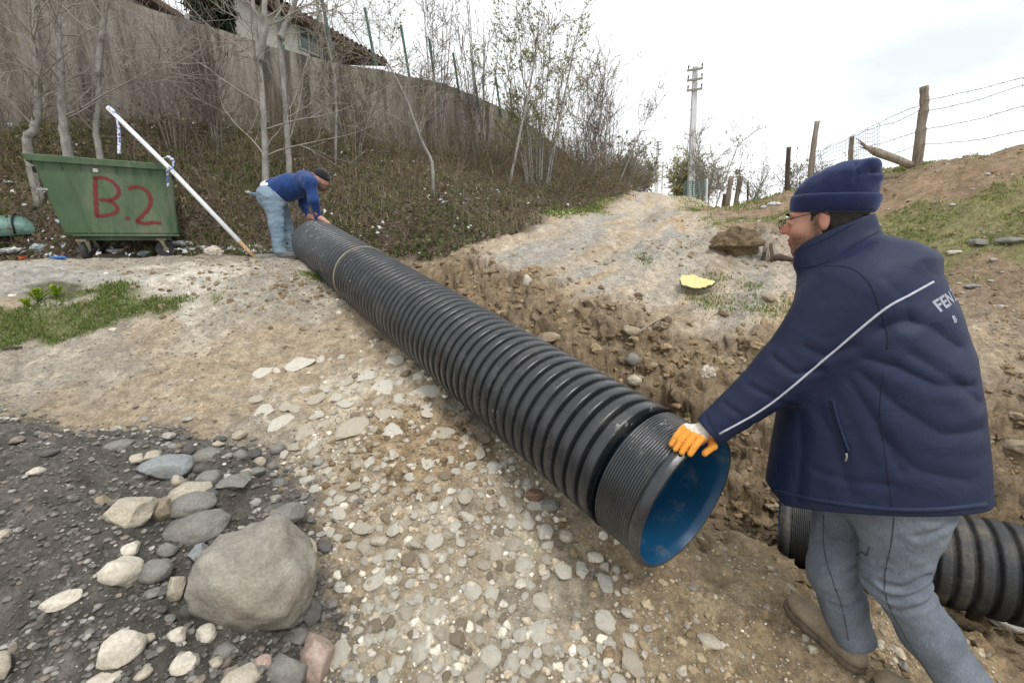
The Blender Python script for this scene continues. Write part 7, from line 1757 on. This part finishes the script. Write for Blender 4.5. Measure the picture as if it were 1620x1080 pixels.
# ------------------------------------------------------------------ grass
def blades(n, region, hgt, cols, name, label, seed, box, width=0.0035, parent=None):
    rg = np.random.default_rng(seed); X = []
    while sum(len(a) for a in X) < n:
        x = rg.uniform(box[0], box[1], n * 2); y = rg.uniform(box[2], box[3], n * 2); w_ = region(x, y); ok = rg.uniform(0, 1, n * 2) < w_; X.append(np.stack([x[ok], y[ok]], 1))
    P = np.concatenate(X)[:n]; P = np.column_stack([P, terrain_z(P[:, 0], P[:, 1]) - 0.005]); h = hgt[0] + (hgt[1] - hgt[0]) * rg.uniform(0, 1, n) ** 1.6; a = rg.uniform(0, 6.28, n); ln = rg.uniform(0.1, 0.9, n)
    d = np.stack([np.cos(a), np.sin(a), np.zeros(n)], 1); s = np.stack([-np.sin(a), np.cos(a), np.zeros(n)], 1) * (width * np.clip(P[:, 1] / 4, 0.8, 3))[:, None]; up = np.array([0, 0, 1.0])
    m = P + d * (h * ln * 0.3)[:, None] + up * (h * 0.6)[:, None]; t = P + d * (h * ln)[:, None] + up * (h * (1.0 - 0.35 * ln))[:, None]
    V = np.stack([P - s, P + s, m - s * 0.8, m + s * 0.8, t], 1).reshape(-1, 3); b = (np.arange(n) * 5)[:, None]; F4 = b + np.array([[0, 1, 3, 2]]); F3 = b + np.array([[2, 3, 4]])
    c = np.repeat(np.clip(np.array(cols)[rg.integers(0, len(cols), n)] * rg.uniform(0.7, 1.3, (n, 1)), 0, 1), 5, axis=0)
    return tag(link(name, mesh_np(name, V, [F4, F3], False, c), M_LEAF), label, kind='stuff')
GC = [(0.125, 0.185, 0.04), (0.165, 0.225, 0.055), (0.10, 0.15, 0.035), (0.22, 0.25, 0.085)]
GR = [(0.19, 0.245, 0.06), (0.145, 0.21, 0.045), (0.25, 0.275, 0.09), (0.32, 0.29, 0.14)]
blades(15000, lambda x, y: lookup(GRASS_L, x, y) ** 1.5 * (0.25 + (fbm2(x * 5, y * 5, 83, 3) > -0.1)), (0.012, 0.055), GC + [(0.26, 0.25, 0.11)], 'grass', 'short bright grass patch beside the concrete apron', 51, (-7, -1.6, 2.6, 5.8), 0.0042)
blades(26000, lambda x, y: np.clip(lookup(GRASS_R, x, y), 0, 1) * (0.15 + 1.0 * (fbm2(x * 4, y * 4, 63, 3) > 0.02)) * 0.9, (0.015, 0.07), GR, 'grass', 'patchy thin grass on the earth bank', 52, (2.0, 10, 2.2, 13), 0.0042)
vg = lambda x, y: np.exp(-((lookup(rr, x, y) + 0.9) / 0.7) ** 2) * (y > 9)
blades(6000, vg, (0.03, 0.10), GR, 'grass', 'green verge along the right side of the road', 53, (3.5, 14, 9, 32), 0.006)
vl = lambda x, y: np.exp(-((lookup(rl, x, y) - 0.25) / 0.25) ** 2) * (y > 8.5) * (fbm2(x * 0.8, y * 0.5, 71, 3) > -0.05)
blades(2200, vl, (0.03, 0.11), GC + GR, 'grass', 'green tufts at the foot of the wooded bank by the road', 54, (0, 8, 8, 28), 0.006)
hb = lambda x, y: (lookup(hill, x, y) > 0.5) * (poly_dist(x, y, wt[:, :2])[0] < -0.1) * (fbm2(x * 0.8, y * 0.8, 87, 4) > 0.04)
blades(11000, hb, (0.05, 0.24), [(0.30, 0.25, 0.15), (0.24, 0.20, 0.12), (0.17, 0.19, 0.07), (0.36, 0.31, 0.20)], 'grass', 'tufts of dry grass on the wooded bank', 57, (-9, 4, 6, 17), 0.004)
hg = lambda x, y: (lookup(hill, x, y) > 0.5) * (poly_dist(x, y, wt[:, :2])[0] < -0.1) * (fbm2(x * 1.1 + 5, y * 1.1, 89, 4) + 0.08 * (y < 7.5) > 0.10)
blades(9000, hg, (0.03, 0.13), [(0.14, 0.175, 0.05), (0.10, 0.135, 0.045), (0.19, 0.20, 0.07)], 'grass', 'green herbs and moss in patches on the wooded bank', 58, (-9, 4, 6, 14), 0.008)
tuft = lambda x, y: np.clip(sum(np.exp(-(((x - a) / r) ** 2 + ((y - b) / r) ** 2)) for a, b, r in ((1.95, 4.35, 0.20), (2.4, 4.2, 0.25), (2.15, 4.9, 0.14), (2.75, 4.3, 0.15), (2.5, 4.75, 0.12), (1.55, 5.4, 0.10), (-2.05, 4.85, 0.13), (-2.15, 4.75, 0.10))), 0, 1)
blades(2600, tuft, (0.012, 0.05), GR + GC[:2], 'grass', 'scattered grass tufts near the yellow foam and by the pipe', 55, (-2.6, 3.2, 3.8, 5.8), 0.0042)
# yellow-green spurge plants by the apron
for i, (u, v, s_) in enumerate(((60, 478, 1.0), (88, 474, 1.05), (46, 486, 0.7))):
    g = ground_at([u], [v], 1.0, 8)[0]; rt = empty('spurge_plant', g, 0, ('bright yellow-green leafy plant in the grass, left of the taller one', 'bright yellow-green leafy plant in the grass, tallest of three', 'smallest yellow-green plant at the grass edge')[i], 'plant'); rg = np.random.default_rng(90 + i)
    ns = 9; d = rg.normal(0, 0.45, (ns, 3)); d[:, 2] = 1; P1, R1 = grow(np.zeros((ns, 3)), d, np.full(ns, 0.12 * s_), np.full(ns, 0.004), 6, 0.05, 0.06, rg); v_, f_ = strips_np(P1, R1, 4); link('stem', mesh_np('stem', v_, f_, True, np.ones((len(v_), 3)) * np.array((0.16, 0.2, 0.05))), M_LEAF, rt)
    p, dd, r = sample_on(P1, R1, 170, 0.35, 1.0, rg); nn = rg.normal(0, 0.5, (170, 3)); nn[:, 2] += 1; v_, f_ = leaves_np(p, nn, rg.uniform(0.012, 0.024, 170) * s_, 0.45, rg.uniform(0, 6.28, 170)); link('foliage', mesh_np('foliage', v_, f_, False, leaf_cols(170, rg, [(0.36, 0.46, 0.03), (0.26, 0.38, 0.03)])), M_LEAF, rt)
# ------------------------------------------------------------------ rubbish along the foot of the bank
def plast(name, c, rough=0.45, var=0.15): return simple_mat(name, c, var, 30, rough, 0.006, bscale=25)
PL_ = dict(white=plast('white_plastic', (0.66, 0.67, 0.68)), blue=plast('light_blue_plastic', (0.25, 0.45, 0.68)), clear=plast('dirty_clear_plastic', (0.34, 0.40, 0.42), 0.2), orange=plast('orange_plastic', (0.72, 0.17, 0.06)), dirty=plast('dirty_cream_plastic', (0.50, 0.44, 0.37)), dblue=plast('deep_blue_plastic', (0.06, 0.17, 0.42)), pink=plast('pale_red_plastic', (0.55, 0.24, 0.19)))
def crumple(u, v, w, h, mat, label, seed, name='plastic_scrap', cat='litter', bulge=0.6, lo=3.5):
    g = ground_at([u], [v + h * 0.35], lo, 40)[0]
    if np.isnan(g[0]): return
    dpt = g[1] * CP - (g[2] - EYE) * SP; rx = w * dpt / 1440; rz = h * dpt / 1440; V, F = ICO[3]; V = V * (1 + 0.75 * np.abs(fbm3(V + seed, 2.1, seed, 4)))[:, None] * (1 + 0.25 * fbm3(V, 6, seed + 1, 2))[:, None]; V = V / np.abs(V).max(0) * np.array([rx, max(rx * bulge, 0.02), rz]); th = -math.atan2(g[0], g[1])
    V = V @ np.array([[math.cos(th), -math.sin(th), 0], [math.sin(th), math.cos(th), 0], [0, 0, 1]]).T
    tag(link(name, mesh_np(name, V, F, False), PL_[mat], None, g + np.array([0, 0, rz * 0.5])), label, cat, 'rubbish at the foot of the bank')
for i, a in enumerate([(338, 396, 30, 20, 'dirty', 'crumpled cream bag on the ground between bin and pole'), (322, 391, 14, 8, 'white', 'white scrap left of the crumpled cream bag'), (366, 392, 10, 8, 'white', 'small white scrap right of the cream bag'), (402, 391, 30, 12, 'white', 'white plastic sheet heaped at the foot of the pole'), (392, 402, 8, 8, 'white', 'white cup by the pole tip'),
    (401, 307, 12, 7, 'blue', 'light blue bag on the bank behind the bending man'), (393, 304, 10, 5, 'white', 'white bag end beside the light blue bag'), (286, 384, 36, 9, 'white', 'white sheet behind the right-hand bin wheel'), (300, 394, 22, 10, 'clear', 'grey film right of the bin'), (160, 395, 26, 9, 'white', 'white wrapper under the middle of the bin'), (160, 389, 24, 6, 'pink', 'pale red packet under the bin'),
    (187, 396, 30, 7, 'white', 'long white wrapper under the bin by the orange scrap'), (200, 393, 8, 8, 'orange', 'orange scrap under the bin'), (231, 400, 24, 10, 'clear', 'crushed dark bottle by the rear bin wheel'), (92, 407, 26, 6, 'dblue', 'blue wrapper left of the front bin wheel'), (37, 407, 12, 7, 'orange', 'orange wrapper in the grass left of the bin'), (20, 395, 34, 9, 'white', 'white plastic strip left of the bin'), (62, 390, 22, 14, 'clear', 'crushed clear bottle standing in weeds left of the bin'),
    (20, 288, 18, 5, 'white', 'white strip on the bank left of the bin'), (18, 198, 18, 9, 'clear', 'pale rag high on the bank at the left edge'), (1225, 322, 22, 7, 'white', 'white bag on the grassy bank behind the cap'), (1208, 327, 12, 5, 'white', 'white scrap next to the bag on the grassy bank'), (1118, 588, 28, 30, 'dirty', 'torn whitish sack bit hanging in the trench bank')]): crumple(*a, 300 + i, lo=(3.0 if a[0] == 1118 else 4.4))
pk = at(430, 400, 6.05); pk[2] = terrain_z(pk[0], pk[1]) + 0.03; mb = MB(); mb.box((0, 0, 0), (0.42, 0.12, 0.035)); o = mb.build('wood_plank', simple_mat('grey_plank', (0.40, 0.38, 0.35), 0.2, 8, 0.9, 0.003, stretch=(0.2, 2, 2)), None, False, pk); o.rotation_euler = (0.05, -0.03, 0.2); tag(o, 'grey plank end at the feet of the bending man', 'plank')
# specks of rubbish over the bank
rg = np.random.default_rng(61); n = 700; P = bank_points(n, 6.0, 13, 1.2); dens = fbm2(P[:, 0] * 0.9, P[:, 1] * 0.9, 77, 3) + 0.25 * np.exp(-(((P[:, 0] + 1.0) / 0.7) ** 2 + ((P[:, 1] - 7.2) / 0.7) ** 2)); P = P[dens > 0.06]; n = len(P)
foot = np.column_stack([rg.uniform(-6.5, -2.8, 90), rg.uniform(5.7, 6.4, 90)]); foot = np.column_stack([foot, terrain_z(foot[:, 0], foot[:, 1])]); P = np.vstack([P, foot]); n = len(P)
v_, f_ = leaves_np(P + np.array([0, -0.03, 0.085]), slope_n(P) + rg.normal(0, 0.4, (n, 3)), rg.uniform(0.014, 0.05, n), 0.55, rg.uniform(0, 6.28, n), 0.3); c = np.repeat(np.array([(0.66, 0.67, 0.68), (0.55, 0.56, 0.58), (0.62, 0.60, 0.56), (0.40, 0.45, 0.5)])[rg.integers(0, 4, n)], 4, axis=0)
tag(link('litter', mesh_np('litter', v_, f_, False, c), attr_mat('paper_scrap', 0.7, 0.2, 0.1)), 'tiny white scraps of rubbish strewn over the bank', kind='stuff')
